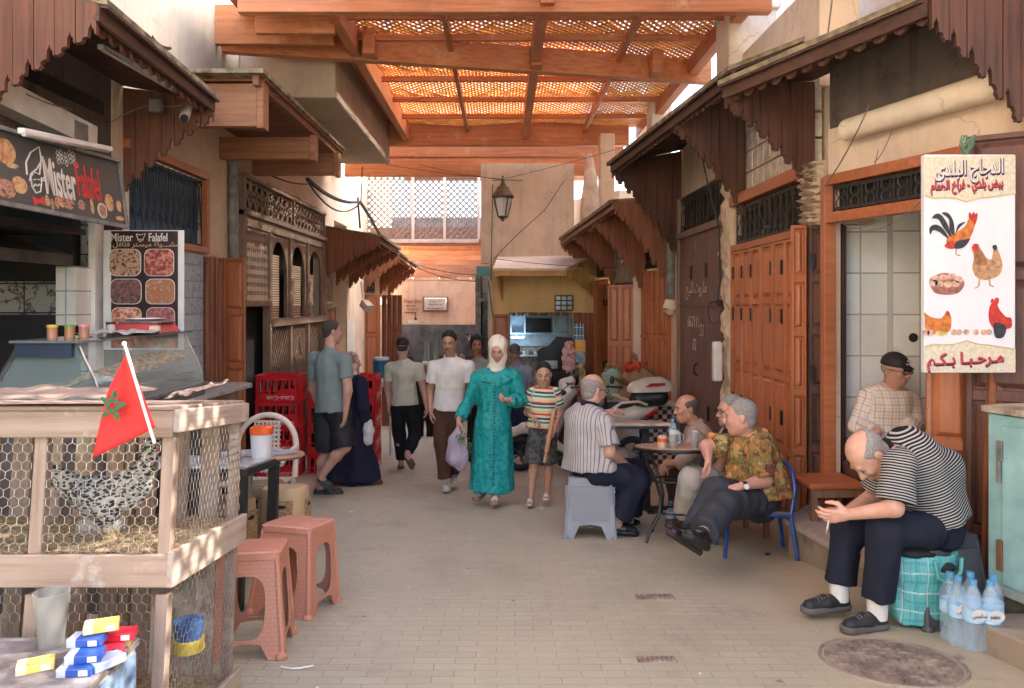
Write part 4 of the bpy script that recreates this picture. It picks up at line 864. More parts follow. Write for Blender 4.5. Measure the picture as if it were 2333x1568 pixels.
def sack(u,v):
 t=2*math.pi*u;r=(.03+.12*math.sin(min(1,v*1.1)*math.pi*.5)**.7)*(1-max(0,v-.85)*4);r=max(r,.01);return(a.x+.0+r*math.cos(t)*(1+.12*math.sin(3*t+v*5)),a.y+r*.8*math.sin(t),a.z-1.25*v)
sb.grid(sack,20,18);tag(sb.build('hanging_sack',M('sack_white',(.80,.70,.60),.6,.2,6,20,.4),smooth=True),'translucent white sack hanging beside the sunlit pillar','sack')
q=MB();a=px(1085,607,13.3);q.box(a.x,a.x+.22,13.3,13.33,a.z-.18,a.z);tag(q.build('street_sign',M('sign_teal',(.02,.22,.25),.4)),'small teal street sign high beside the green cable','sign')
def _v(p):return np.array((p[0],p[1],p[2]),dtype=np.float32)
class Field:
 def __init__(s,res=.01,k=.02):s.res=res;s.k=k;s.pr=[];s.cuts=[];s.noise=None
 def cone(s,a,b,ra,rb,k=None,sq=None,flat=(0,0),op='u',lat=None,v0=0.0,noax=False):
  s.pr.append(dict(t='c',a=_v(a),b=_v(b),ra=ra,rb=rb,k=s.k if k is None else k,sq=(_v(Vector(sq[0]).normalized()),sq[1])if sq else None,flat=flat,op=op,lat=lat,v0=v0,noax=noax));return s
 def ell(s,c,r,ax=None,k=None,op='u'):
  A=np.eye(3,dtype=np.float32)if ax is None else np.array([list(Vector(x).normalized())for x in ax],dtype=np.float32)
  s.pr.append(dict(t='e',c=_v(c),r=np.array(r,dtype=np.float32),A=A,k=s.k if k is None else k,op=op));return s
 def path(s,pts,rs,**kw):
  for i in range(len(pts)-1):s.cone(pts[i],pts[i+1],rs[i],rs[i+1],**kw)
  return s
 def cut(s,c,n,k=0.0):s.cuts.append((_v(c),_v(Vector(n).normalized()),k));return s
 @staticmethod
 def ev(p,X,Y,Z):
  if p['t']=='e':
   x,y,z=X-p['c'][0],Y-p['c'][1],Z-p['c'][2];A,r=p['A'],p['r']
   q=[(A[i,0]*x+A[i,1]*y+A[i,2]*z)for i in range(3)]
   k0=np.sqrt((q[0]/r[0])**2+(q[1]/r[1])**2+(q[2]/r[2])**2);k1=np.sqrt((q[0]/r[0]**2)**2+(q[1]/r[1]**2)**2+(q[2]/r[2]**2)**2)
   return k0*(k0-1)/np.maximum(k1,1e-6)
  a,b=p['a'],p['b'];ba=b-a;L2_=float(ba@ba)+1e-9;L=math.sqrt(L2_)
  x,y,z=X-a[0],Y-a[1],Z-a[2];t=(x*ba[0]+y*ba[1]+z*ba[2])/L2_;h=np.clip(t,0,1)
  f0,f1=p['flat'];hh=h
  if f0:hh=np.minimum(t,1)if not f1 else t
  elif f1:hh=np.maximum(t,0)
  x=x-hh*ba[0];y=y-hh*ba[1];z=z-hh*ba[2]
  if p['sq']:
   d,m=p['sq'];c=(x*d[0]+y*d[1]+z*d[2])*(m-1);x=x+d[0]*c;y=y+d[1]*c;z=z+d[2]*c
  D=np.sqrt(x*x+y*y+z*z)-(p['ra']+(p['rb']-p['ra'])*h)
  if f0:D=np.maximum(D,-t*L)
  if f1:D=np.maximum(D,(t-1)*L)
  return D
 def bb(s,p):
  if p['t']=='e':m=float(p['r'].max());return p['c']-m,p['c']+m
  m=max(p['ra'],p['rb']);return np.minimum(p['a'],p['b'])-m,np.maximum(p['a'],p['b'])+m
 def mesh(s):
  us=[s.bb(p)for p in s.pr if p['op']=='u'];pad=s.res*3+.012
  lo=np.min([u[0]for u in us],axis=0)-pad;hi=np.max([u[1]for u in us],axis=0)+pad
  n=np.ceil((hi-lo)/s.res).astype(int)+1;ax=[(lo[i]+s.res*np.arange(n[i])).astype(np.float32)for i in range(3)]
  V=np.full(tuple(n),.2,dtype=np.float32)
  for p in s.pr:
   a,b=s.bb(p);m=p['k']+s.res*3+.01
   i0=np.maximum(((a-m-lo)/s.res).astype(int),0);i1=np.minimum(((b+m-lo)/s.res).astype(int)+2,n)
   if np.any(i1<=i0):continue
   sl=tuple(slice(i0[i],i1[i])for i in range(3));D=s.ev(p,ax[0][sl[0]][:,None,None],ax[1][sl[1]][None,:,None],ax[2][sl[2]][None,None,:])
   C=V[sl];k=p['k']
   if p['op']=='u':
    if k>0:h=np.maximum(k-np.abs(C-D),0)/k;V[sl]=np.minimum(C,D)-h*h*k*.25
    else:V[sl]=np.minimum(C,D)
   else:
    D=-D
    if k>0:h=np.maximum(k-np.abs(C-D),0)/k;V[sl]=np.maximum(C,D)+h*h*k*.25
    else:V[sl]=np.maximum(C,D)
  X,Y,Z=ax[0][:,None,None],ax[1][None,:,None],ax[2][None,None,:]
  if s.noise:
   amp,fr,seed=s.noise;rg=np.random.RandomState(seed);N=0
   for o in range(5):
    d=rg.normal(size=3);d/=np.linalg.norm(d);f=np.array(fr)*(1+.35*o)*2*math.pi;N=N+np.sin(X*d[0]*f[0]+Y*d[1]*f[1]+Z*d[2]*f[2]+rg.uniform(0,6.3)).astype(np.float32)/(1+.3*o)
   V=V+N*amp*.45
  for c,nn,k in s.cuts:
   D=(X-c[0])*nn[0]+(Y-c[1])*nn[1]+(Z-c[2])*nn[2];V=np.maximum(V,D)
  return s._nets(V,lo)
 def _nets(s,V,lo):
  S=V<0;a=S[:-1,:-1,:-1].astype(np.int8);cs=np.zeros_like(a)
  for dx in(0,1):
   for dy in(0,1):
    for dz in(0,1):cs+=S[dx:S.shape[0]-1+dx,dy:S.shape[1]-1+dy,dz:S.shape[2]-1+dz]
  act=(cs>0)&(cs<8);idx=-np.ones(act.shape,dtype=np.int64);ii=np.argwhere(act);idx[act]=np.arange(len(ii))
  acc=np.zeros((len(ii),3),np.float32);cnt=np.zeros(len(ii),np.float32)
  cor=[(0,0,0),(1,0,0),(0,1,0),(1,1,0),(0,0,1),(1,0,1),(0,1,1),(1,1,1)]
  vals=[V[ii[:,0]+c[0],ii[:,1]+c[1],ii[:,2]+c[2]]for c in cor]
  for i,j in((0,1),(2,3),(4,5),(6,7),(0,2),(1,3),(4,6),(5,7),(0,4),(1,5),(2,6),(3,7)):
   m=(vals[i]<0)!=(vals[j]<0)
   if not m.any():continue
   t=vals[i][m]/(vals[i][m]-vals[j][m]);ci,cj=np.array(cor[i],np.float32),np.array(cor[j],np.float32)
   acc[m]+=ci+(cj-ci)*t[:,None];cnt[m]+=1
  vs=(ii+acc/cnt[:,None])*s.res+lo;fs=[]
  for axd in range(3):
   o=[0,0,0];o[axd]=1;A=S[tuple(slice(1,-1)if k!=axd else slice(0,-1)for k in range(3))];B=S[tuple(slice(1,-1)if k!=axd else slice(1,None)for k in range(3))]
   e=np.argwhere(A!=B)
   if not len(e):continue
   inside=A[e[:,0],e[:,1],e[:,2]];e=e+np.array([1 if k!=axd else 0 for k in range(3)]);u,w_=(axd+1)%3,(axd+2)%3
   q=[]
   for du,dw in((0,0),(-1,0),(-1,-1),(0,-1)):
    c=e.copy();c[:,u]+=du;c[:,w_]+=dw;c=np.minimum(c,np.array(idx.shape)-1);q.append(idx[c[:,0],c[:,1],c[:,2]])
   q=np.stack(q,1);q[~inside]=q[~inside][:,::-1];fs.append(q[(q>=0).all(1)])
  return vs,(np.concatenate(fs)if fs else np.zeros((0,4),int))
 def axial(s,vs):
  0
  X,Y,Z=vs[:,0].astype(np.float32),vs[:,1].astype(np.float32),vs[:,2].astype(np.float32);best=np.full(len(vs),9,np.float32);out=np.zeros((len(vs),3),np.float32)
  for p in s.pr:
   if p['t']!='c' or p['op']!='u' or p['noax']:continue
   D=s.ev(p,X,Y,Z);m=D<best;best[m]=D[m];a=p['a'];ba=p['b']-a;L=np.linalg.norm(ba)+1e-9;d=ba/L;P=vs[m]-a;t=P@d
   lat=Vector(p['lat'])if p['lat']is not None else Vector((1,0,0));lt=lat-Vector(d)*lat.dot(Vector([float(q)for q in d]));lt=np.array(lt.normalized()if lt.length>.05 else Vector((0,1,0)))
   out[m,0]=P@lt;out[m,1]=np.abs(P-t[:,None]*d-(P@lt)[:,None]*lt).sum(1);out[m,2]=t+p['v0']
  return out
def smesh(name,parts,mat,parent,col=None,ax=None,paint=None,off=(0,0,0)):
 0
 vs=np.concatenate([p[0]for p in parts]);k=0;fs=[]
 for p in parts:fs.append(p[1]+k);k+=len(p[0])
 fs=np.concatenate(fs);me=bpy.data.meshes.new(name);nv,nf=len(vs),len(fs);o_=Vector((0,0,0));q=parent
 while q is not None:o_+=q.location;q=q.parent
 me.vertices.add(nv);me.vertices.foreach_set('co',(vs-np.array(o_)).astype(np.float32).ravel());me.loops.add(nf*4);me.loops.foreach_set('vertex_index',fs.astype(np.int32).ravel())
 me.polygons.add(nf);me.polygons.foreach_set('loop_start',np.arange(0,nf*4,4,dtype=np.int32));me.polygons.foreach_set('use_smooth',np.ones(nf,bool))
 me.update();me.validate();mats=mat if isinstance(mat,(list,tuple))else[mat]
 for m_ in mats:me.materials.append(m_)
 if col is not None:
  C=np.tile(np.array((*col,1),np.float32),(nv,1))
  for(c,r,cc,st)in(paint or[]):
   d=(vs-np.array(c))/np.array(r if isinstance(r,(tuple,list))else(r,r,r));w_=np.clip(1.6*(1-np.sqrt((d*d).sum(1))),0,1)[:,None]*st
   C[:,:3]=C[:,:3]*(1-w_)+np.array(cc,np.float32)*w_
  at=me.color_attributes.new('Col','FLOAT_COLOR','POINT');at.data.foreach_set('color',C.ravel())
 if ax is not None:
  at=me.attributes.new('ax','FLOAT_VECTOR','POINT');at.data.foreach_set('vector',ax.astype(np.float32).ravel())
 o=bpy.data.objects.new(name,me);COL.objects.link(o);o.parent=parent;return o
def fieldobj(name,f,mat,parent,ax=False,**kw):
 v,q=f.mesh();return smesh(name,[(v,q)],mat,parent,ax=f.axial(v)if ax else None,**kw)
def Mcloth(name,col,rough=.85,pat=None,var=.12,bs=260,bst=.25,sheen=.0,fold=7):
 if name in MATS:return MATS[name]
 m,nt,b=_new(name);v=coords(nt);at=_n(nt,'ShaderNodeAttribute',attribute_name='ax');sep=_n(nt,'ShaderNodeSeparateXYZ');nt.links.new(at.outputs['Vector'],sep.inputs[0])
 n1=noise(nt,v,9,4);c=ramp(nt,n1,[(.3,scl(col,1-var)),(.7,scl(col,1+var))])
 if pat:c=pat(nt,c,sep.outputs,v)
 nt.links.new(c,b.inputs['Base Color']);b.inputs['Roughness'].default_value=rough;b.inputs['Specular IOR Level'].default_value=.25
 if sheen:b.inputs['Sheen Weight'].default_value=sheen
 folds=noise(nt,coords(nt,(1.0,1.0,.55)),fold,2,.5)
 bump(nt,b,math_(nt,'ADD',math_(nt,'MULTIPLY',folds,3.0),math_(nt,'MULTIPLY',noise(nt,v,bs,2),.08)),bst*1.5,.02);MATS[name]=m;return m
def p_stripes(axis,period,stops,wob=.003):
 0
 def f(nt,c,s,v):
  w_=math_(nt,'MULTIPLY',math_(nt,'SUBTRACT',noise(nt,v,7,2),.5),wob*2);t=math_(nt,'FRACT',math_(nt,'DIVIDE',math_(nt,'ADD',s[axis],w_),period))
  r=ramp(nt,t,[(p,q if q else(0,0,0))for p,q in stops],'CONSTANT');return r
 return f
def p_two(axis,period,duty,col2,wob=.003,k=1.0):
 def f(nt,c,s,v):
  w_=math_(nt,'MULTIPLY',math_(nt,'SUBTRACT',noise(nt,v,7,2),.5),wob*2);t=math_(nt,'FRACT',math_(nt,'DIVIDE',math_(nt,'ADD',s[axis],w_),period))
  return mix(nt,math_(nt,'MULTIPLY',math_(nt,'LESS_THAN',t,duty),k),c,col2)
 return f
m_skin=Mvc('skin',.5,90,.12,sss=.0);m_eye=M('eye_white',(.30,.26,.23),.3,0,5,bst=0);m_iris=M('iris_dark',(.02,.012,.01),.25,0,5,bst=0)
m_hairblk=M('hair_black',(.018,.014,.012),.7,.4,60,200,.5);m_hairgrey=M('hair_grey',(.30,.28,.26),.85,.25,90,260,.2);m_hairbrn=M('hair_shaved',(.075,.05,.038),.85,.3,60,200,.4)
m_beard=M('beard_grey',(.16,.14,.12),.9,.4,60,200,.5);m_glasses=M('spectacle_frame',(.03,.025,.02),.3,bst=0)
m_lens=Mglass('spectacle_lens',(.25,.2,.18),.05,.55)
def perp(f,u):
 f=Vector(f).normalized();u=Vector(u);u=(u-f*u.dot(f)).normalized();return f,u,f.cross(u)
def hand_field(w,d,n,t,curl=.5,s=1.0,spread=.3,res=.005):
 0
 w,d=Vector(w),Vector(d).normalized();n=Vector(n);n=(n-d*n.dot(d)).normalized();t=Vector(t);t=t-d*t.dot(d)-n*t.dot(n);t=(t.normalized()if t.length>.01 else d.cross(n))
 H=Field(res,.007);H.cone(w-d*.03,w+d*.03*s,.024*s,.027*s,sq=(n,1.35))
 for o,l in((.026,.078),(.009,.084),(-.009,.08),(-.025,.072)):H.cone(w+d*.02*s+t*o*.5*s,w+d*l*s+t*o*s,.015*s,.0115*s,k=.012)
 for o,b,l in((.027,.078,.066),(.009,.084,.075),(-.009,.081,.069),(-.026,.072,.054)):
  p=w+d*b*s+t*o*s;a=0
  for q,r0,r1 in((.45,.0095,.0085),(.32,.0085,.008),(.26,.008,.0068)):
   a+=curl*(.9 if q>.4 else 1.0);dr=(d*math.cos(a)+n*math.sin(a)+t*(o*spread*4)).normalized();p2=p+dr*l*q*s;H.cone(p,p2,r0*s,r1*s,k=.004);p=p2
 p=w+d*.022*s+t*.022*s+n*.006;p1=p+(d*.55+t*.75+n*.3).normalized()*.036*s;p2=p1+(d*.85+t*.2+n*.45).normalized()*.03*s;p3=p2+(d*.9+n*.4*(curl+.3)-t*.05).normalized()*.024*s
 H.cone(p,p1,.0145*s,.0115*s,k=.012);H.cone(p1,p2,.0105*s,.0095*s,k=.004);H.cone(p2,p3,.0095*s,.0075*s,k=.004);return H
def head_field(c,f,u,s=1.0,neck=None,res=.006,fat=0.0,child=False):
 f,u,l=perp(f,u);c=Vector(c);P=lambda a,b,d=0.0:c+(f*a+u*b+l*d)*s;ax=(l,f,u);H=Field(res,.018)
 H.ell(P(-.012,.032),(.074*s,.094*s,.084*s),ax);H.ell(P(.022,-.03),((.06+fat)*s,.072*s,.086*s),ax,k=.03);H.cone(P(.05,-.098),P(.04,-.085),.028*s,.03*s,k=.03)
 for d in(-1,1):
  H.cone(P(-.01,-.06,d*.045),P(.045,-.098,d*.012),.022*s,.02*s,k=.03);H.ell(P(.066,-.028,d*.034),(.02*s,.018*s,.018*s),ax,k=.02)
  H.ell(P(-.012,-.008,d*.075),(.009*s,.018*s,.03*s),ax,k=.008);H.ell(P(-.004,-.01,d*.086),(.006*s,.010*s,.018*s),ax,k=.005,op='s')
  H.ell(P(.094,.002,d*.029),(.019*s,.013*s,.012*s),ax,k=.010,op='s')
 H.cone(P(.082,.020,-.03),P(.082,.020,.03),.010*s,.010*s,k=.014)
 H.cone(P(.088,.004),P(.108,-.034),.008*s,.0125*s,k=.010);H.cone(P(.094,-.040,-.011),P(.094,-.040,.011),.0085*s,.0085*s,k=.006)
 H.cone(P(.088,-.064,-.014),P(.088,-.064,.014),.0075*s,.0075*s,k=.008);H.cone(P(.085,-.075,-.012),P(.085,-.075,.012),.0075*s,.0075*s,k=.006)
 if neck is not None:H.cone(P(-.02,-.05),Vector(neck),.052*s,.058*s,k=.03)
 return H,P,(f,u,l)
def person(label,root,J,skin=(.44,.25,.17),sc=1.0,f=(0,-1,0),hf=None,hu=(0,0,1),hair='short',hairm=None,top=None,bottom=None,shoes=None,feet=True,hands=True,res=.011,face=True,extra=None,stub=.0,fat=0.0,name='person',belly=0.0,arm=1.0,hres=.0065,neckk=None):
 0
 t=T(name,label,'person',tuple(root));skin=tuple(min(.62,q*1.22)for q in skin);f,u,l=perp(f,(0,0,1));hf=hf or f;g=lambda k:Vector(J[k])if k in J else None;S=sc
 B=Field(res,.03*S);pel,ch,nk=g('pelvis'),g('chest'),g('neck');sp=(ch-pel).normalized();fl=(f-sp*f.dot(sp)).normalized()
 B.cone(pel,ch,.125*S,.135*S,sq=(fl,1.4));B.cone(ch,nk,.12*S,.06*S,sq=(fl,1.3),k=.05)
 for sd in 'LR':
  sh,el,wr=g('sh'+sd),g('el'+sd),g('wr'+sd)
  if sh is None:continue
  B.cone(ch.lerp(nk,.6),sh,.06*S,.055*S,k=.04)
  if el is not None:B.cone(sh,el,.050*S*arm,.040*S*arm,k=.02);B.cone(el,wr,.041*S*arm,.027*S,k=.015)
  hp,kn,an,to=g('hip'+sd),g('kn'+sd),g('an'+sd),g('toe'+sd)
  if kn is not None:
   B.cone(hp,kn,.085*S,.056*S);m_=kn.lerp(an,.3);bk=-(to-an)if to is not None else Vector((0,0,0));bk.z=0;bk=bk.normalized()*.018*S if bk.length>0 else bk
   B.cone(kn,m_+bk,.053*S,.056*S);B.cone(m_+bk,an,.054*S,.036*S)
   if to is not None and feet and not(shoes and shoes.get('style')=='shoe'):B.cone(an+Vector((0,0,-.03)),to,.034*S,.024*S,k=.03)
 parts=[B.mesh()];hc=g('head');paint=[]
 hs=S*J.get('hs',1.0);H,P,(hf_,hu_,hl_)=head_field(hc,hf,hu,hs,nk,hres,fat);parts.append(H.mesh())
 lipc=tuple(np.array(skin)*np.array((.80,.45,.45)));dk=tuple(np.array(skin)*.55)
 if face:
  paint+=[(P(.094,-.070),(.028*hs,.02*hs,.011*hs),lipc,.8)]
  for d in(-1,1):paint+=[(P(.084,.0,d*.029),(.026*hs,.02*hs,.014*hs),dk,.55)]
  if stub:paint+=[(P(.05,-.085),(.075*hs,.07*hs,.05*hs),(.07,.055,.05),stub)]
 for sd in 'LR':
  if hands and('hand'+sd)in J:
   d,n,th,cu=J['hand'+sd];parts.append(hand_field(J['wr'+sd],d,n,th,cu,S*J.get('hsz',1.0)).mesh())
 smesh('body',parts,m_skin,t,col=skin,paint=paint)
 hm=hairm or m_hairblk;ax=(hl_,hf_,hu_)
 if face:
  e=MB()
  for d in(-1,1):e.ball(P(.0785,.000,d*.029),(.0125*hs,.0122*hs,.0085*hs),0,10,8);e.ball(P(.0855,-.001,d*.0285),.0070*hs,1,8,6)
  e.build('eyes',[m_eye,m_iris],t,smooth=True,ang=0)
  e=MB()
  for d in(-1,1):e.tube([P(.090,.018,d*.012),P(.094,.0225,d*.028),P(.083,.018,d*.046)],[.003*hs,.0042*hs,.002*hs],6)
  e.build('eyebrows',hm if hair!='hijab' else m_hairblk,t,smooth=True,ang=0)
 G=None
 if hair in('short','curly','sides','shaved'):
  ex={'short':.006,'curly':.024,'sides':.0035,'shaved':.0035}[hair];G=Field(hres,.012);G.ell(P(-.016,.034),((.075+ex)*hs,(.093+ex)*hs,(.084+ex)*hs),ax);G.ell(P(-.045,-.03),((.058+ex)*hs,(.05+ex)*hs,.06*hs),ax)
  G.ell(P(.10,-.03),(.115*hs,.10*hs,.108*hs),ax,op='s',k=.01)
  for d in(-1,1):G.ell(P(-.005,-.03,d*.085),(.025*hs,.026*hs,.04*hs),ax,op='s',k=.006)
  if hair=='sides':G.ell(P(.03,.11),(.075*hs,.12*hs,.075*hs),ax,op='s',k=.02)
  if hair=='curly':G.noise=(.010,(16,16,16),3)
  else:G.noise=(.0012,(22,22,22),5)
 elif hair=='cap':
  G=Field(hres,.01);G.ell(P(-.014,.040),(.085*hs,.105*hs,.092*hs),ax);G.cut(P(0,.028),-hu_);bdir=J.get('brim',1)
  if bdir>0:G.cone(P(.07,.036),P(.145,.018),.06*hs,.05*hs,sq=(hu_,5),k=.008)
  G2=Field(hres,.01);G2.ell(P(-.04,.0),(.072*hs,.068*hs,.06*hs),ax);G2.cut(P(0,.04),hu_);G2.ell(P(.09,-.05),(.11*hs,.10*hs,.112*hs),ax,op='s',k=.01);fieldobj('hair',G2,J.get('hair2',m_hairbrn),t)
 elif hair=='hijab':
  G=Field(hres,.03);G.ell(P(-.018,.035),(.092*hs,.108*hs,.10*hs),ax);G.ell(P(.0,-.04),(.08*hs,.088*hs,.095*hs),ax);G.cone(P(-.01,-.09),nk+f*.0,.075*hs,.085*S,k=.04);G.cone(nk,nk+f*.07*S+Vector((0,0,-.12*S)),.085*S,.045*S,k=.04,sq=(f,1.6))
  G.ell(P(.105,-.018),(.056*hs,.075*hs,.086*hs),ax,op='s',k=.012);G.noise=(.004,(9,9,5),4)
 elif hair=='kufi':
  G=Field(hres,.01);G.ell(P(-.014,.04),(.08*hs,.1*hs,.09*hs),ax);G.cut(P(0,.045),-hu_)
 if G is not None:fieldobj({'cap':'cap','hijab':'headscarf','kufi':'cap'}.get(hair,'hair'),G,hm,t)
 if top:
  C=Field(res,.035*S);e=top.get('ease',.02)*S;hem=g('pelvis')if 'hem' not in J else g('hem');lat=l;hw=top.get('hw',.135)*S+e
  dn=(hem-ch);Lt=dn.length;bw=belly*S
  C.cone(hem,hem.lerp(ch,.5),hw+top.get('flare',.01)+bw*.6,.132*S+e+bw,sq=(fl,1.32),flat=(1,0),lat=lat);C.cone(hem.lerp(ch,.5),ch,.132*S+e+bw,.145*S+e,sq=(fl,1.32),lat=lat,v0=Lt/2)
  if bw:C.ell(hem.lerp(ch,.38)+fl*(.05*S+bw*.7),(.12*S+bw,.09*S,.13*S),(lat,fl,sp))
  C.cone(ch,ch.lerp(nk,.85),.125*S+e,.062*S+e*.4,sq=(fl,1.25),k=.05,lat=lat,v0=Lt,noax=True)
  sl=top.get('sleeve',.55);sw=top.get('sw',.062)*S
  for sd in 'LR':
   sh,el,wr=g('sh'+sd),g('el'+sd),g('wr'+sd)
   if sh is None:continue
   C.cone(ch.lerp(nk,.62),sh,.066*S,.064*S+e*.3,k=.045,lat=lat,v0=Lt+.05,noax=True)
   if el is None:continue
   if sl<=1:C.cone(sh,sh.lerp(el,sl),.060*S+e*.3,sw,flat=(0,1),k=.02,lat=lat)
   else:
    C.cone(sh,el,.060*S+e*.3,sw,k=.02,lat=lat);C.cone(el,el.lerp(wr,sl-1),sw,top.get('cuff',.045)*S,flat=(0,1),k=.02,lat=lat)
  for q in top.get('cones',[]):C.cone(*q[:4],**(q[4]if len(q)>4 else{}))
  C.noise=(top.get('wr',.006),top.get('fr',(5,5,2.4)),top.get('seed',1));nd=(hc-nk).normalized()
  C.cone(nk+nd*.03*S,nk+nd*.2*S,.11*S,.12*S,flat=(1,1),k=0,op='s')
  v,q=C.mesh();smesh(top.get('name','shirt'),[(v,q)],top['mat'],t,ax=C.axial(v))
  if top.get('collar'):
   K=MB();nd_=nd;a_,b_=(nd_.cross(l)).normalized(),None;a_=(f-nd_*f.dot(nd_)).normalized();b_=nd_.cross(a_)
   def cf(i,j):
    an=2*math.pi*(i*.94+.03);r=(.064+.012*j)*S;return nk+nd_*((.052-.045*j)*S)+(a_*math.cos(an)*(1.08+.2*j)+b_*math.sin(an))*r-nd_*(max(0,math.cos(an))*.028*S)
   K.grid(lambda i,j:cf(i,1.0-j),26,4);o=K.build('collar',top['collar'],t,smooth=True,ang=0);sm=o.modifiers.new('s','SOLIDIFY');sm.thickness=.005
 if bottom:
  C=Field(res,.03*S);w_=bottom.get('w',.1)*S;kw=bottom.get('kw',.078)*S;aw=bottom.get('aw',.07)*S;ln=bottom.get('len',2.0)
  up_=sp;C.cone(pel-sp*.02,pel+sp*.08*S,.14*S+belly*S*.5,.135*S+belly*S*.7,sq=(fl,1.3),flat=(0,1))
  for sd in 'LR':
   hp,kn,an=g('hip'+sd),g('kn'+sd),g('an'+sd)
   if kn is None:continue
   e1=min(1,ln);C.cone(hp,hp.lerp(kn,e1),w_,kw,flat=(0,1 if ln<=1 else 0),lat=l)
   if ln>1:C.cone(kn,kn.lerp(an,ln-1),kw,aw,flat=(0,1),k=.02,lat=l,v0=.4)
  C.noise=(bottom.get('wr',.0065),(6,6,2.5),bottom.get('seed',2));v,q=C.mesh();smesh(bottom.get('name','trousers'),[(v,q)],bottom['mat'],t,ax=C.axial(v))
 if shoes:
  for sd in 'LR':
   an,to=g('an'+sd),g('toe'+sd)
   if an is None or to is None:continue
   d=to-an;nrm=J.get('sole'+sd);dxy=Vector((d.x,d.y,0)).normalized()
   base=an+Vector((0,0,-.075*S))if nrm is None else None
   shoe(t,an,to,S,**shoes)
 if extra:extra(t,P,(hf_,hu_,hl_),J)
 return t
def shoe(t,an,to,S,mat=None,sole=None,style='shoe'):
 0
 d=(to-an);up=Vector((0,0,1));heel=an+Vector((0,0,-.072*S));L=(to-heel).normalized();side=L.cross(up)
 side=side.normalized()if side.length>.05 else Vector((1,0,0));n=side.cross(L).normalized()
 hl=heel-L*.045*S;tt=to+L*.02*S;h=.018*S
 so=Field(.006,.01);so.cone(hl+L*.02*S,hl.lerp(tt,.55),.036*S,.038*S,sq=(n,1));so.cone(hl.lerp(tt,.55),tt-L*.03*S,.038*S,.042*S);so.cut(heel+n*h*.8,n);so.cut(heel-n*h,-n)
 u=Field(.006,.02)
 if style in('shoe','clog'):
  u.cone(hl+L*.025*S+n*.02,hl.lerp(tt,.5)+n*.022,.034*S,.038*S,k=.02);u.cone(hl.lerp(tt,.5)+n*.022,tt-L*.035*S+n*.012,.038*S,.034*S)
  if style=='shoe':u.cone(heel+n*.03,an+n*.0,.036*S,.038*S,flat=(0,0));u.cut(an+n*.035,n)
  else:u.cut(heel+L*.02*S,-(L+n*-.6))if 0 else None
  u.cut(heel+n*h*.6,-n)
 else:
  a0=hl.lerp(tt,.62);u.cone(a0+n*.024+L*.03*S,a0+n*.026-L*.02*S,.037*S,.037*S);u.cut(heel+n*h*.6,-n)
  if style=='sandal':b0=hl.lerp(tt,.30);u.cone(b0+n*.035,b0+n*.036+L*.012,.040*S,.040*S)
  u.cut(a0+L*.05*S,L)
 if style=='shoe':
  b=MB()
  for i in range(4):c=hl.lerp(tt,.50+.07*i)+n*(.060-.004*i)*S;b.tube([c-side*.022,c+n*.004,c+side*.022],.003,4)
  b.build('laces',m_glasses if 'black' not in mat.name else M('lace_grey',(.2,.2,.2)),t)
 o=fieldobj('shoe',u,mat,t);fieldobj('sole',so,sole or mat,t);return o
def PJ(Y,**k):
 0
 J={}
 for a,v in k.items():
  J[a]=px(v[0],v[1],Y+(v[2]if len(v)>2 else 0))if isinstance(v,tuple)and len(v)in(2,3)and not a.startswith('hand')else v
 return J
def root_at(x,y):return gp(x,y)
Y=7.4
mt=Mcloth('tee_teal',(.20,.24,.225),pat=p_two(2,.021,.3,(.25,.29,.27),k=.7),bst=.35)
J=PJ(Y,head=(757,755,.1),neck=(752,796,.0),chest=(750,838),pelvis=(756,925),hem=(757,936),shL=(716,818,.12),elL=(712,885,.25),wrL=(728,930,.3),shR=(787,822,-.12),elR=(792,890,-.2),wrR=(787,942,-.22),hipL=(738,945,.05),knL=(744,1028,.05),anL=(727,1106,.1),toeL=(776,1122,.12),hipR=(775,945,-.05),knR=(786,1018,-.1),anR=(733,1084,-.1),toeR=(758,1122,-.06),handR=((-.1,-.0,-1),(-1,.2,0),(.3,1,0),.35),handL=((0,0,-1),(1,0,0),(0,1,0),.3))
def clogs(t,P,A,J):pass
person('man walking away in a teal striped tee, black shorts and dark green clogs',root_at(745,1127),J,sc=.98,f=(.78,.6,0),hf=(.85,.45,.0),hair='shaved',hairm=m_hairbrn,top=dict(mat=mt,sleeve=.62,hw=.155,sw=.072,ease=.024,collar=None,flare=.02),belly=.02,bottom=dict(name='shorts',mat=Mcloth('shorts_black',(.022,.022,.024),.6),len=1.0,kw=.115,w=.115),shoes=dict(mat=M('clog_green',(.035,.045,.038),.55),style='clog'),skin=(.42,.24,.17),arm=1.15)
Y=8.2;m_navy=Mcloth('robe_navy',(.020,.020,.042),.8,fold=10,bst=.5)
J=PJ(Y,head=(801,826,.1),neck=(803,856),chest=(808,885),pelvis=(812,955),hem=(812,1090),shL=(790,872,.12),shR=(823,873,-.12),elL=(790,925,.15),wrL=(800,960,.2),elR=(826,930,-.14),wrR=(838,965,-.1),hipL=(806,975),knL=(800,1030,.1),anL=(795,1080,.1),toeL=(822,1098,.12),hipR=(818,975),knR=(835,1030),anR=(838,1086),toeR=(866,1099),handR=((.1,0,-1),(-1,0,0),(0,1,0),.7))
hem_=px(808,1094,Y)
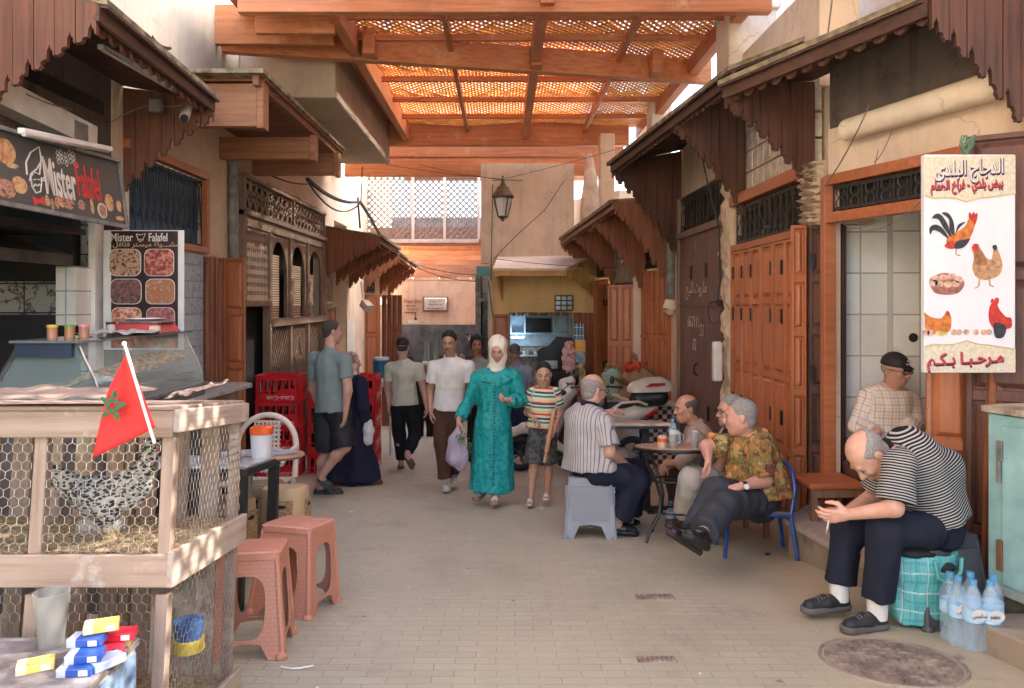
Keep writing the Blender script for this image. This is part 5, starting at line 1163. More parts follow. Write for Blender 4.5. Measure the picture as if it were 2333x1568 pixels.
person('woman in a long navy robe and printed beige headscarf walking past the crates',root_at(812,1100),J,sc=.93,f=(.85,.5,0),hair='hijab',hairm=Mcloth('scarf_print',(.55,.44,.36),pat=lambda nt,c,s,v:mix(nt,ramp(nt,noise(nt,v,16,3),[(.5,(0,0,0)),(.56,(1,1,1))]),c,(.25,.14,.12))),top=dict(name='robe',mat=m_navy,sleeve=1.85,hw=.21,sw=.08,cuff=.07,ease=.035,cones=[(hem_+Vector((-.10,0,0)),J['pelvis'],.25,.15,dict(flat=(1,0),sq=((0,1,0),1.2))),(hem_+Vector((.13,0,.0)),J['pelvis'],.15,.13,dict(flat=(1,0)))],wr=.012,fr=(6,6,1.5)),shoes=dict(mat=M('sandal_brown',(.12,.06,.04),.6),style='shoe'),face=False)
Y=9.5
J=PJ(Y,head=(917,791),neck=(918,822),chest=(920,850),pelvis=(921,918),hem=(922,922),shL=(888,838),elL=(882,884,.05),wrL=(886,925,.02),shR=(953,838),elR=(964,884,.0),wrR=(972,928,-.05),hipL=(906,932),knL=(909,990,.05),anL=(914,1052,.1),toeL=(911,1066,.28),hipR=(937,932),knR=(945,992),anR=(928,1034,-.22),toeR=(938,1064,-.24),brim=-1,handR=((0,0,-1),(-1,0,0),(0,1,0),.4),handL=((0,0,-1),(1,0,0),(0,1,0),.4))
person('man seen from behind in a pale green tee, black trousers and a black cap',root_at(920,1068),J,sc=.98,f=(0,1,0),hair='cap',hairm=M('cap_black',(.015,.015,.017),.7),top=dict(mat=Mcloth('tee_pale_green',(.56,.56,.42),bst=.4),sleeve=.62,hw=.15,sw=.07,ease=.02),bottom=dict(mat=Mcloth('trousers_black',(.014,.014,.016)),len=1.9,kw=.084,aw=.066),shoes=dict(mat=M('slipper_brown',(.10,.055,.04),.6),style='slide'),skin=(.46,.27,.2),face=False,arm=1.15,hres=.008)
Y=7.75;m_wpolo=Mcloth('polo_white',(.72,.68,.62),bst=.4,pat=lambda nt,c,s,v:mix(nt,math_(nt,'MULTIPLY',math_(nt,'MULTIPLY',math_(nt,'GREATER_THAN',s[2],.21),math_(nt,'LESS_THAN',s[2],.25)),.5),c,(.55,.66,.33)))
J=PJ(Y,head=(1023,778,-.04),neck=(1026,818),chest=(1027,850),pelvis=(1020,925),hem=(1022,934),shL=(1066,836),elL=(1076,892),wrL=(1066,940),shR=(990,836),elR=(979,893,.05),wrR=(981,938,-.05),hipL=(1032,940),knL=(1036,1010),anL=(1034,1078,.25),toeL=(1036,1098,.05),hipR=(1004,940),knR=(1006,1012,-.08),anR=(1014,1094,-.1),toeR=(1016,1116,-.25),handR=((.05,-.1,-1),(1,.2,0),(0,-1,0),.45))
def mous(r=.0045):
 def f(t,P,A,J):
  e=MB();e.tube([P(.096,-.056,-.024),P(.1045,-.0505,-.008),P(.1045,-.0505,.008),P(.096,-.056,.024)],[.002,r,r,.002],6);e.build('moustache',m_hairblk,t,smooth=True,ang=0)
 return f
person('man with a moustache walking towards us in a white polo and brown trousers',root_at(1020,1115),J,sc=.97,f=(.1,-1,0),hf=(-.12,-1,-.25),hair='short',top=dict(mat=m_wpolo,sleeve=.6,sw=.075,hw=.145,ease=.022,collar=m_wpolo),bottom=dict(mat=Mcloth('trousers_brown',(.085,.038,.025)),len=1.95,kw=.08,aw=.07),shoes=dict(mat=M('trainer_white',(.55,.5,.42),.6),style='shoe'),skin=(.36,.20,.13),extra=mous())
Y=9.6
J=PJ(Y,head=(1086,786),neck=(1088,817),chest=(1090,850),pelvis=(1090,920),shL=(1120,834),shR=(1060,834),elL=(1125,884),wrL=(1122,925),elR=(1056,884),wrR=(1056,925),hipL=(1100,930),knL=(1102,990),anL=(1104,1050),toeL=(1104,1066,-.15),hipR=(1080,930),knR=(1078,990),anR=(1076,1050),toeR=(1076,1066,-.15))
person('young man with curly black hair in a grey tee behind the woman in teal',root_at(1090,1064),J,sc=.97,f=(.05,-1,0),hair='curly',top=dict(mat=Mcloth('tee_grey',(.27,.26,.22)),sleeve=.6,hw=.14),bottom=dict(mat=MATS['trousers_black']),skin=(.27,.135,.08),stub=.4,hres=.008)
Y=6.87
def teal_pat(nt,c,s,v):
 n=noise(nt,v,30,3);return mix(nt,ramp(nt,n,[(.5,(0,0,0)),(.6,(.8,.8,.8))]),c,(.012,.19,.19))
m_teal=Mcloth('djellaba_teal',(.018,.33,.31),.42,pat=teal_pat,bst=.45,fold=9)
J=PJ(Y,head=(1134,796,-.05),neck=(1130,843),chest=(1128,876),pelvis=(1120,968),hem=(1122,1112),shL=(1170,860),elL=(1186,914,-.05),wrL=(1160,912,-.22),shR=(1090,862),elR=(1066,918,.03),wrR=(1045,957,-.12),hipL=(1134,985),knL=(1137,1050,-.05),anL=(1128,1125,-.1),toeL=(1126,1146,-.26),hipR=(1106,985),knR=(1104,1050,.05),anR=(1097,1110,.08),toeR=(1084,1136,-.08),handL=((-.8,-.3,.1),(.1,-.3,1),(-.2,-1,.4),.9),handR=((-.1,-.1,-1),(1,.2,0),(0,-1,0),1.0))
h0=px(1124,1114,Y)
def teal_extra(t,P,A,J):
 b=MB();n=34;c0=px(1127,868,Y-.17)
 for i in range(n):
  q=i/(n-1);p=px(1127-4*q,872+235*q,Y-.165-.055*min(1,q*2.2));b.ball(p,(.011 if i%2 else .007,.006,.008),n=6,k=4)
 b.build('braid_trim',M('braid_dark',(.01,.07,.09),.6),t)
 hd=MB()
 def hood(i,j):
  a=math.pi*(.08+1.84*i);r=.105+.05*j;c=J['neck']+Vector((0,.01,.012-.05*j));return c+Vector((math.sin(a)*r*1.2,-math.cos(a)*r*.95,-max(0,math.cos(a))*.085-.01*math.sin(a*5)*j))
 hd.grid(hood,30,4);o=hd.build('hood',m_teal,t,smooth=True,ang=0);m_=o.modifiers.new('s','SOLIDIFY');m_.thickness=.016
person('woman walking towards us in a long teal djellaba and cream headscarf',root_at(1112,1143),J,sc=.96,f=(-.02,-1,0),hf=(-.15,-1,-.35),hair='hijab',hairm=Mcloth('scarf_cream',(.78,.72,.56),.6,bst=.35),top=dict(name='djellaba',mat=m_teal,sleeve=1.93,hw=.175,sw=.062,cuff=.056,ease=.026,seed=4,cones=[(h0+Vector((-.02,0,0)),J['pelvis'],.185,.165,dict(flat=(1,0),sq=((0,1,0),1.2))),(h0+Vector((-.10,.03,.06)),J['pelvis']+Vector((-.03,0,0)),.09,.12,dict(flat=(1,0))),(h0+Vector((.08,-.03,.0)),J['pelvis']+Vector((.05,0,0)),.09,.12,dict(flat=(1,0)))],wr=.011,fr=(6,6,1.3)),shoes=dict(mat=M('sandal_silver',(.42,.38,.34),.35),sole=M('sandal_sole',(.35,.2,.13),.7),style='sandal'),skin=(.46,.26,.19),extra=teal_extra,res=.010,fat=.006)
Y=10.6
J=PJ(Y,head=(1172,803),neck=(1177,830),chest=(1180,858),pelvis=(1180,925),shL=(1204,846),elL=(1206,888),wrL=(1196,920),shR=(1156,846),elR=(1152,888),wrR=(1152,925),hipL=(1190,935),knL=(1190,990),anL=(1188,1036),toeL=(1188,1048,-.15),hipR=(1170,935),knR=(1168,990),anR=(1166,1036),toeR=(1166,1048,-.15),handL=((0,0,-1),(-1,0,0),(0,-1,0),.5))
person('man in a grey cap and blue grey polo behind the boy',root_at(1180,1049),J,sc=.95,f=(-.1,-1,0),hf=(-.1,-1,-.3),hair='cap',hairm=M('cap_grey',(.10,.095,.09),.7),top=dict(mat=Mcloth('polo_blue_grey',(.25,.28,.34)),sleeve=.6,sw=.07,hw=.14,collar=Mcloth('polo_blue_grey',(.25,.28,.34))),bottom=dict(mat=Mcloth('trousers_navy',(.03,.035,.06))),skin=(.30,.16,.11),hres=.008)
Y=6.9
bs_=[(0,(.62,.04,.12)),(.045,(.72,.60,.28)),(.14,(.70,.66,.56)),(.22,(.04,.28,.11)),(.30,(.72,.68,.58)),(.36,(.05,.06,.17)),(.44,(.74,.66,.38)),(.53,(.62,.04,.12)),(.60,(.72,.58,.25)),(.72,(.72,.68,.6)),(.80,(.04,.28,.11)),(.88,(.72,.68,.6)),(.93,(.05,.06,.17))]
m_boy=Mcloth('polo_boy',(.7,.6,.3),pat=p_stripes(2,.235,bs_),bst=.3)
J=PJ(Y,head=(1238,852,-.03),neck=(1238,884),chest=(1238,912),pelvis=(1235,968),hem=(1235,974),shL=(1264,898),elL=(1274,942,.02),wrL=(1260,985,-.1),shR=(1211,898),elR=(1200,940,.03),wrR=(1212,950,-.16),hipL=(1246,985),knL=(1249,1055),anL=(1246,1122),toeL=(1243,1137,-.14),hipR=(1224,985),knR=(1216,1055,-.05),anR=(1209,1130,-.1),toeR=(1206,1150,-.25),handL=((-.6,-.3,-.8),(-.6,-.6,.3),(-.2,-1,.3),1.1),handR=((.75,-.3,-.6),(.4,-.3,-1),(.3,-1,.3),.4),hs=1.24,hsz=1.1)
m_green=Mcloth('collar_green',(.02,.26,.10))
person('boy in a multicolour striped polo and camouflage shorts carrying a wooden stick',root_at(1228,1148),J,sc=.76,f=(.02,-1,0),hf=(-.05,-1,-.2),hair='shaved',hairm=m_hairblk,top=dict(mat=m_boy,sleeve=.62,hw=.165,sw=.088,ease=.026,collar=m_green),bottom=dict(name='shorts',mat=Mcloth('shorts_camo',(.12,.12,.11),pat=lambda nt,c,s,v:mix(nt,ramp(nt,noise(nt,v,22,2),[(.48,(0,0,0)),(.53,(1,1,1))]),c,(.05,.06,.06))),len=1.0,kw=.115,w=.115),shoes=dict(mat=M('slide_cream',(.68,.56,.44),.5),style='slide'),skin=(.42,.24,.16),res=.009,hres=.0055)
q=MB();a,b=px(1262,934,6.72),px(1240,1054,6.66);q.cyl(a,a.lerp(b,.8),.020,.022,10);q.cyl(a.lerp(b,.8),a.lerp(b,.82),.022,.014,10);q.cyl(a.lerp(b,.82),b,.014,.016,10)
q.box(a.x-.012,a.x+.05,a.y-.02,a.y+.02,a.z-.3,a.z-.0)if 0 else None
tag(q.build('wooden_stick',M('pale_wood',(.62,.33,.17),.6),smooth=True),'pale turned wooden stick held by the boy','stick')
Y=20.5
def far(lab,x,ytop,topc,skin,hair,hm,f=(0,-1,0),Yd=Y):
 s=F/Yd;h=lambda m:ytop+s*m
 J=PJ(Yd,head=(x,h(.13)),neck=(x,h(.3)),chest=(x,h(.45)),pelvis=(x,h(.85)),shL=(x+s*.18,h(.36)),elL=(x+s*.22,h(.65)),wrL=(x+s*.2,h(.9)),shR=(x-s*.18,h(.36)),elR=(x-s*.22,h(.65)),wrR=(x-s*.2,h(.9)),hipL=(x+s*.09,h(.95)),knL=(x+s*.1,h(1.3)),anL=(x+s*.1,h(1.65)),hipR=(x-s*.09,h(.95)),knR=(x-s*.1,h(1.3)),anR=(x-s*.1,h(1.65)))
 person(lab,(J['head'].x,Yd,J['head'].z-1.6),J,f=f,hair=hair,hairm=hm,top=dict(mat=Mcloth('far'+str(x),topc),sleeve=.9,wr=.004),bottom=dict(mat=MATS['trousers_black']),skin=skin,res=.022,hres=.016,face=False)
far('distant man in a white skullcap and dark top near the gate',968,822,(.02,.02,.02),(.3,.17,.12),'kufi',M('kufi_white',(.6,.55,.5),.8),Yd=15)
far('distant person in grey seen between the white polo man and the curly haired man',1052,800,(.12,.12,.11),(.25,.14,.1),'short',m_hairblk,Yd=18)
Y=5.6
m_str=Mcloth('shirt_grey_stripe',(.46,.44,.42),pat=p_two(0,.024,.24,(.09,.09,.13),wob=.006,k=.8),bst=.4)
J=PJ(Y,head=(1352,888,.03),neck=(1342,932,.0),chest=(1336,965),pelvis=(1343,1072),hem=(1343,1066),shL=(1306,950,.17),elL=(1335,1000,.42),wrL=(1382,940,.42),shR=(1374,962,-.10),elR=(1388,1030,-.16),wrR=(1428,1062,.02),hipL=(1345,1078,.1),knL=(1450,1072,.3),anL=(1432,1180,.32),toeL=(1452,1196,.4),hipR=(1362,1078,-.06),knR=(1452,1092,-.05),anR=(1402,1188,-.10),toeR=(1446,1214,-.10),handR=((.9,.3,-.3),(-.2,.3,-1),(0,1,0),.4),handL=((.8,-.1,.25),(.2,.2,-1),(.1,-.8,.4),.5))
def glasses(shade=False,beard=True,bm=None):
 def f(t,P,A,J):
  e=MB()
  for d in(-1,1):
   e.tube([P(.101+0,.0+.019*math.sin(a),d*(.031+.022*math.cos(a)))for a in[k*math.pi/6 for k in range(13)]],.0022,5);e.tube([P(.099,.004,d*.052),P(.05,.006,d*.080),P(-.015,.004,d*.084)],.0025,5)
  e.tube([P(.104,.003,-.010),P(.104,.003,.010)],.002,5);e.build('spectacles',m_glasses,t)
  if shade:
   e=MB()
   for d in(-1,1):e.ball(P(.099,0,d*.031),(.019,.006,.017),n=10,k=6)
   e.build('lenses',m_lens,t,smooth=True)
  if beard:
   B=Field(.006,.01);ax=(A[2],A[0],A[1]);B.ell(P(.03,-.085),(.06,.066,.05),ax);B.ell(P(.07,-.045),(.036,.06,.032),ax,op='s',k=.012);B.cut(P(0,-.035),A[1]);B.noise=(.002,(22,22,22),3);fieldobj('beard',B,bm or m_beard,t)
 return f
m_trn=Mcloth('trousers_dark_navy',(.014,.017,.030),bst=.4)
person('heavy man in a grey striped shirt sitting back to us on a grey stool',(J['pelvis'].x,Y,gz(Y)),J,sc=1.0,f=(.72,.7,0),hf=(.86,.5,-.08),hair='sides',hairm=m_hairgrey,belly=.03,top=dict(mat=m_str,sleeve=.8,hw=.175,sw=.085,ease=.03,collar=Mcloth('collar_navy',(.02,.02,.04))),bottom=dict(mat=m_trn,len=1.9,w=.12,kw=.095,aw=.10),shoes=dict(mat=M('slipper_black',(.012,.012,.013),.4),style='clog'),skin=(.46,.26,.19),extra=glasses(),arm=1.15,res=.010)
cg_m=[M('cigarette_white',(.7,.68,.62),.6,bst=0),M('cigarette_tip',(.5,.25,.08),.6,bst=0)]
def cig(p,d,lab,L=.075):
 q=MB();p,d=Vector(p),Vector(d).normalized();q.cyl(p,p+d*L*.7,.0042,n=8,m=0);q.cyl(p+d*L*.7,p+d*L,.0042,n=8,m=1);tag(q.build('cigarette',cg_m),lab,'cigarette')
cig(px(1392,938,6.0)+Vector((0,0,0)),(.7,0,.5),'cigarette in the raised hand of the man in the striped shirt')
Y=6.25
m_bei=Mcloth('shirt_beige',(.42,.33,.27),bst=.4)
J=PJ(Y,head=(1562,930),neck=(1584,972),chest=(1592,1003),pelvis=(1606,1085),hem=(1606,1078),shL=(1586,1000,-.16),elL=(1560,1052,-.28),wrL=(1515,1058,-.2),shR=(1590,990,.17),elR=(1570,1045,.25),wrR=(1530,1060,.15),hipL=(1604,1085,-.08),knL=(1540,1090,-.2),anL=(1548,1175,-.2),toeL=(1524,1188,-.25),hipR=(1604,1085,.1),knR=(1545,1085,.25),anR=(1540,1165,.25),toeR=(1518,1178,.25),handL=((-.5,0,-.85),(-.2,.2,-1),(-.3,-1,0),.6))
person('balding man in a beige shirt in profile behind the round table',(J['pelvis'].x,Y,gz(Y)),J,sc=.96,f=(-.95,-.2,0),hf=(-.98,-.18,-.05),hair='sides',hairm=M('hair_dark_grey',(.10,.09,.08),.8),top=dict(mat=m_bei,sleeve=1.4,hw=.15,sw=.07,cuff=.06,collar=m_bei),bottom=dict(mat=Mcloth('trousers_dark_brown',(.05,.035,.03)),len=1.9,kw=.085,aw=.08),shoes=dict(mat=M('shoe_brown',(.06,.035,.025),.5),style='shoe'),skin=(.44,.23,.15),extra=mous(.006))
Y=5.5
J=PJ(Y,head=(1664,935),neck=(1676,978),chest=(1680,1010),pelvis=(1676,1092),hem=(1676,1085),shL=(1664,1005,-.14),elL=(1640,1062,-.2),wrL=(1600,1085,-.15),shR=(1682,1000,.18),elR=(1650,1060,.2),wrR=(1612,1085,.1),hipL=(1660,1092,-.09),knL=(1574,1092,-.3),anL=(1556,1180,-.12),toeL=(1524,1198,-.2),hipR=(1660,1092,.1),knR=(1580,1080,.15),anR=(1576,1180,.2),toeR=(1548,1192,.15),handL=((-.8,0,-.5),(0,0,-1),(0,-1,0),.7))
m_ltr=Mcloth('trousers_pale',(.42,.40,.36),bst=.4)
person('man with glasses and pale trousers half hidden behind the flowered shirt',(J['pelvis'].x,Y,gz(Y)),J,sc=.97,f=(-.95,-.2,0),hf=(-.97,-.15,-.05),hair='short',hairm=m_hairgrey,top=dict(mat=Mcloth('shirt_black',(.03,.028,.028)),sleeve=.7,hw=.15),bottom=dict(mat=m_ltr,len=1.88,kw=.09,aw=.085),shoes=dict(mat=MATS['shoe_brown'],style='shoe'),skin=(.46,.27,.2),extra=glasses(beard=True,bm=m_hairgrey))
Y=4.95
def flower(nt,c,s,v):
 a=noise(nt,v,9,4,.7);b=noise(nt,v,14,5,.7);vo=_n(nt,'ShaderNodeTexVoronoi');vo.inputs['Scale'].default_value=13;nt.links.new(v,vo.inputs['Vector'])
 c=ramp(nt,a,[(.34,(.16,.05,.03)),(.45,(.36,.22,.07)),(.52,(.13,.11,.04)),(.60,(.46,.36,.15))]);c=mix(nt,ramp(nt,b,[(.55,(0,0,0)),(.59,(1,1,1))]),c,(.13,.045,.03))
 c=mix(nt,ramp(nt,vo.outputs['Distance'],[(.24,(1,1,1)),(.36,(0,0,0))]),c,mix(nt,b,(.66,.19,.04),(.72,.40,.17)));return c
m_flo=Mcloth('shirt_flowers',(.3,.2,.05),pat=flower,bst=.4)
J=PJ(Y,head=(1686,948,-.02),neck=(1702,992),chest=(1712,1025),pelvis=(1724,1132),hem=(1728,1128),shL=(1726,1022,-.17),elL=(1742,1094,-.2),wrL=(1688,1108,-.32),shR=(1672,1010,.17),elR=(1610,1018,.12),wrR=(1612,1044,.0),hipL=(1722,1142,-.09),knL=(1648,1150,-.42),anL=(1600,1215,-.66),toeL=(1568,1222,-.82),hipR=(1700,1138,.09),knR=(1632,1118,-.25),anR=(1580,1222,-.55),toeR=(1528,1216,-.60),handL=((-.9,-.1,-.2),(-.1,.2,-1),(-.2,.9,.1),.45),handR=((.1,-.1,-1),(-.4,.1,-.3),(-.4,-1,0),.6))
def watch(t,P,A,J):
 q=MB();w_=J['wrL']+Vector((.02,-.0,.0));q.cyl(w_+Vector((.012,0,0)),w_+Vector((-.012,0,0)),.033,n=14);q.build('watch_strap',m_black,t);q=MB();q.cyl(w_+Vector((0,-.034,.006)),w_+Vector((0,-.042,.008)),.017,n=14);q.build('watch_face',m_white,t)
person('stout grey haired man in an orange and green flowered shirt lounging on the blue chair',(J['pelvis'].x,Y,gz(Y)),J,sc=1.0,f=(-.8,-.55,0),hf=(-.93,.28,-.05),hair='shaved',hairm=m_hairgrey,belly=.03,top=dict(mat=m_flo,sleeve=.85,hw=.17,sw=.09,ease=.035,collar=m_flo,wr=.008),bottom=dict(mat=Mcloth('trousers_slate',(.045,.05,.06),bst=.4),len=1.93,w=.112,kw=.09,aw=.085),shoes=dict(mat=M('shoe_black',(.015,.015,.016),.35),sole=M('shoe_sole',(.03,.028,.026),.8),style='shoe'),skin=(.50,.27,.2),extra=watch,arm=1.2,res=.010,fat=.008)
Y=5.02
def plaid(nt,c,s,v):
 for ax_,per,col in((0,.045,(.36,.28,.26)),(2,.045,(.36,.28,.26)),(0,.0225,(.5,.42,.38)),(2,.0225,(.5,.42,.38))):
  t=math_(nt,'FRACT',math_(nt,'DIVIDE',s[ax_],per));c=mix(nt,math_(nt,'MULTIPLY',math_(nt,'LESS_THAN',t,.14),.65),c,col)
 return c
J=PJ(Y,head=(2040,842,-.03),neck=(2028,890),chest=(2022,925),pelvis=(2022,1020),hem=(2022,1010),shL=(2074,912),elL=(2082,968,-.05),wrL=(2068,985,-.22),shR=(1976,908),elR=(1956,972,.0),wrR=(2000,985,-.2),handL=((.8,-.3,-.2),(-.1,-.2,-1),(-.2,-1,.2),.7),hair2=m_hairgrey,hs=.97)
def capsigns(t,P,A,J):
 glasses(True,False)(t,P,A,J);q=MB();
 w_=[(-.030,.004),(-.018,-.010),(-.006,-.010),(.034,.012),(-.002,-.002),(-.014,-.002)]
 q.prism([(-a,b)for a,b in w_][::-1]if 0 else w_,P(.092,.066)+A[0]*.006,-A[2]*-1 if 0 else A[2]*(1 if A[2].x>0 else-1),A[1],.004)
 q.build('cap_mark',m_white,t);lt=A[2]*(1 if A[2].x>0 else-1);text('NIKE',.020,P(.088,.078)+A[0]*.008-lt*.024,lt,A[1],m_white,'cap_lettering',t,.001,shear=.25)
 seat=MB();a=J['pelvis'];seat.box(a.x-.2,a.x+.2,4.9,5.25,-.27,a.z-.14);tag(seat.build('wooden_box',m_dk_z),'wooden box the man in the checked shirt sits on','box')
J2=dict(J);J2.update(PJ(Y,hipL=(2045,1025),knL=(2060,1060,-.38),anL=(2060,1160,-.36),toeL=(2062,1180,-.5),hipR=(2000,1025),knR=(1990,1060,-.38),anR=(1988,1160,-.36),toeR=(1986,1180,-.5)))
person('old man in a black cap and checked shirt seated inside the tiled doorway',(J['pelvis'].x,Y,-.27),J2,sc=.92,f=(.12,-1,0),hf=(.45,-.9,-.15),hair='cap',hairm=MATS['cap_black'],top=dict(mat=Mcloth('shirt_check',(.72,.66,.60),pat=plaid),sleeve=1.85,hw=.17,sw=.07,cuff=.05,ease=.03,collar=Mcloth('shirt_check',(.6,.5,.4))),bottom=dict(mat=MATS['trousers_dark_brown']),shoes=dict(mat=MATS['shoe_black'],style='shoe'),skin=(.38,.21,.15),extra=capsigns,res=.010,hres=.0055)
Y=3.55
m_bw=Mcloth('polo_black_white',(.012,.013,.015),pat=p_two(2,.0125,.42,(.42,.42,.40),wob=.004),bst=.4)
J=PJ(Y,head=(1976,1036,-.02),neck=(2032,1030),chest=(2078,1050),pelvis=(2128,1184),hem=(2130,1178),shL=(2046,1056,-.17),elL=(2036,1158,-.22),wrL=(1935,1172,-.10),shR=(2014,1062,.16),elR=(1990,1130,.18),wrR=(1928,1168,.0),hipL=(2110,1204,-.09),knL=(2016,1208,-.13),anL=(1998,1388,-.10),toeL=(1930,1432,-.15),hipR=(2090,1200,.1),knR=(1930,1206,.12),anR=(1912,1348,.10),toeR=(1838,1388,.06),handL=((-.95,.1,-.15),(-.1,.8,.2),(-.2,-.1,1),.45),handR=((-.95,-.1,-.1),(-.1,-.8,.2),(-.2,.1,1),.5),hs=1.0)
def bowx(t,P,A,J):
 for sd in 'LR':
  a=Vector(J['an'+sd]);q=MB();q.cyl(a+Vector((0,0,-.04)),a+Vector((0,0,.11)),.043,.05,16);q.build('sock',m_white,t,smooth=True)
person('bald old man in a black and white striped polo bent forward over his hands',(J['pelvis'].x,Y,gz(Y)),J,sc=.98,f=(-1,-.02,0),hf=(-.50,-.10,-.80),hu=(-.82,-.1,.5),hair='sides',hairm=m_hairgrey,top=dict(mat=m_bw,sleeve=.85,hw=.145,sw=.082,ease=.018,collar=Mcloth('collar_black',(.012,.012,.013)),cones=[(px(2060,1012,Y),px(2140,1068,Y),.065,.09,dict(k=.06,noax=True)),(px(2140,1068,Y),px(2165,1160,Y),.09,.08,dict(k=.06,noax=True))]),bottom=dict(mat=m_trn,len=1.86,w=.092,kw=.072,aw=.074),shoes=dict(mat=M('trainer_black',(.02,.02,.021),.6),sole=M('trainer_sole',(.12,.11,.10),.8),style='shoe'),skin=(.52,.29,.21),extra=bowx,res=.009,hres=.0055)
cig(px(1888,1182,Y-.08),(-.25,-.1,-1),'white cigarette held down in the fingers of the bowed man',.07)
m_pink=M('plastic_salmon',(.52,.235,.155),.45,.1,6);m_pinkw=None
def Mweave(name,col,w=.03,h=.018,rough=.42,k=.8):
 m,nt,b=_new(name);v=coords(nt);sep=_n(nt,'ShaderNodeSeparateXYZ');nt.links.new(v,sep.inputs[0]);cx=_n(nt,'ShaderNodeCombineXYZ')
 nt.links.new(math_(nt,'ADD',sep.outputs[0],sep.outputs[1]),cx.inputs[0]);nt.links.new(sep.outputs[2],cx.inputs[1])
 t=_n(nt,'ShaderNodeTexBrick');t.inputs['Scale'].default_value=1;t.inputs['Brick Width'].default_value=w;t.inputs['Row Height'].default_value=h;t.inputs['Mortar Size'].default_value=.0028;t.inputs['Mortar Smooth'].default_value=1
 nt.links.new(cx.outputs[0],t.inputs[0]);c=mix(nt,math_(nt,'MULTIPLY',t.outputs[1],.45),col,scl(col,.55));nt.links.new(mix(nt,ramp(nt,noise(nt,v,7,4),[(.4,(0,0,0)),(.8,(.3,.3,.3))]),c,scl(col,.7)),b.inputs['Base Color'])
 b.inputs['Roughness'].default_value=rough;bump(nt,b,t.outputs[1],-k,.006);MATS[name]=m;return m
m_pinkw=Mweave('plastic_salmon_woven',(.52,.235,.155))
def ring_panel(mb,outer,inner,c,o,u,v,th,n=56,m=0):
 0
 o,u,v=Vector(o),Vector(u),Vector(v);nn=u.cross(v).normalized()*th
 def hit(a):
  d=(math.cos(a),math.sin(a));best=9
  for i in range(len(outer)):
   p,q=outer[i],outer[(i+1)%len(outer)];ex,ey=q[0]-p[0],q[1]-p[1];den=d[0]*ey-d[1]*ex
   if abs(den)<1e-9:continue
   t=((p[0]-c[0])*ey-(p[1]-c[1])*ex)/den;s_=((p[0]-c[0])*d[1]-(p[1]-c[1])*d[0])/den
   if t>1e-6 and-1e-6<=s_<=1+1e-6:best=min(best,t)
  return best
 A=sorted([2*math.pi*i/n for i in range(n)]+[math.atan2(p[1]-c[1],p[0]-c[0])%(2*math.pi)for p in outer]);N=len(A);vs=[]
 for z in(0,1):
  for a in A:
   r=hit(a);vs.append(o+u*(c[0]+r*math.cos(a))+v*(c[1]+r*math.sin(a))-nn*z)
  for a in A:
   r=inner(a);vs.append(o+u*(c[0]+r*math.cos(a))+v*(c[1]+r*math.sin(a))-nn*z)
 fs=[]
 for i in range(N):
  j=(i+1)%N;fs+=[(i,j,N+j,N+i),(2*N+j,2*N+i,3*N+i,3*N+j),(j,i,2*N+i,2*N+j),(N+i,N+j,3*N+j,3*N+i)]
 mb.add(vs,fs,m)
def superell(a,b,p=3.2):return lambda t:1/((abs(math.cos(t))/a)**p+(abs(math.sin(t))/b)**p)**(1/p)
def stool(label,loc,rz=0,a=.14,b=.178,H=.44,mat=None,mtop=None,hole=(.085,.125,.205),notch=.06,grp=None,slot=False,name='plastic_stool',panel=None):
 t=T(name,label,'stool',loc,(TILT[0],0,rz),grp);sm=MB();hw=lambda z:b+(a-b)*z/H
 outer=[(-b,0),(-b*.62,0),(-b*.42,notch),(0,notch*1.12),(b*.42,notch),(b*.62,0),(b,0),(a,H-.03),(-a,H-.03)];L=math.hypot(1,(b-a)/H)
 for k in range(4):
  q=k*math.pi/2;u=Vector((math.cos(q),math.sin(q),0));nn=Vector((math.sin(q),-math.cos(q),0));v=(Vector((0,0,1))-nn*(b-a)/H)
  ring_panel(sm,outer,superell(*hole[:2]),(0,hole[2]),nn*b,u,v,.008)
 for sx in(-1,1):
  for sy in(-1,1):sm.tube([(sx*(b-.008),sy*(b-.008),.0),(sx*(a-.008),sy*(a-.008),H-.025)],.014,8);sm.lathe([(.028,0),(.028,.014),(.016,.03)],(sx*(b-.014),sy*(b-.014),0),10)
 sm.build('side_panels',mat,t,world=False,bevel=.002,seg=1)
 tp=MB();e=a+.008
 def R4(e,r,z):return[(sx*(e-r)+r*math.cos(t),sy*(e-r)+r*math.sin(t),z)for sx,sy,t0 in((1,1,0),(-1,1,1),(-1,-1,2),(1,-1,3))for t in[(t0+i/5)*math.pi/2 for i in range(6)]]
 rows=[R4(e,.03,H-.035),R4(e,.03,H-.008),R4(e-.008,.03,H),R4(.02,.015,H+.001)];vs=[p for r in rows for p in r];n=24
 tp.add(vs,[(i*n+k,i*n+(k+1)%n,(i+1)*n+(k+1)%n,(i+1)*n+k)for i in range(3)for k in range(n)]+[tuple(3*n+k for k in range(n))]);tp.build('seat',mtop or mat,t,world=False,smooth=True)
 if panel:
  pm=MB();pm.box(-b*.72,b*.72,-b*.95,b*.95,notch+.03,H-.06);pm.box(-b*.95,b*.95,-b*.72,b*.72,notch+.03,H-.06);pm.build('inner_panel',panel,t,world=False)
 return t
def at(X,Y,dz=0):return(X,Y,gz(Y)+dz)
stool('salmon pink woven plastic stool in front, partly sunlit, touching the cage',at(-1.09,3.22),R(8),.132,.168,.43,mat=m_pinkw,mtop=m_pink,grp='salmon plastic stools')
stool('salmon pink woven plastic stool standing just behind the sunlit one',at(-1.05,3.78),R(-14),.132,.168,.43,mat=m_pinkw,mtop=m_pink,grp='salmon plastic stools')
m_grs=M('plastic_grey',(.27,.29,.31),.45,.15,5);m_grw=Mweave('plastic_grey_woven',(.26,.28,.30),.01,.008)
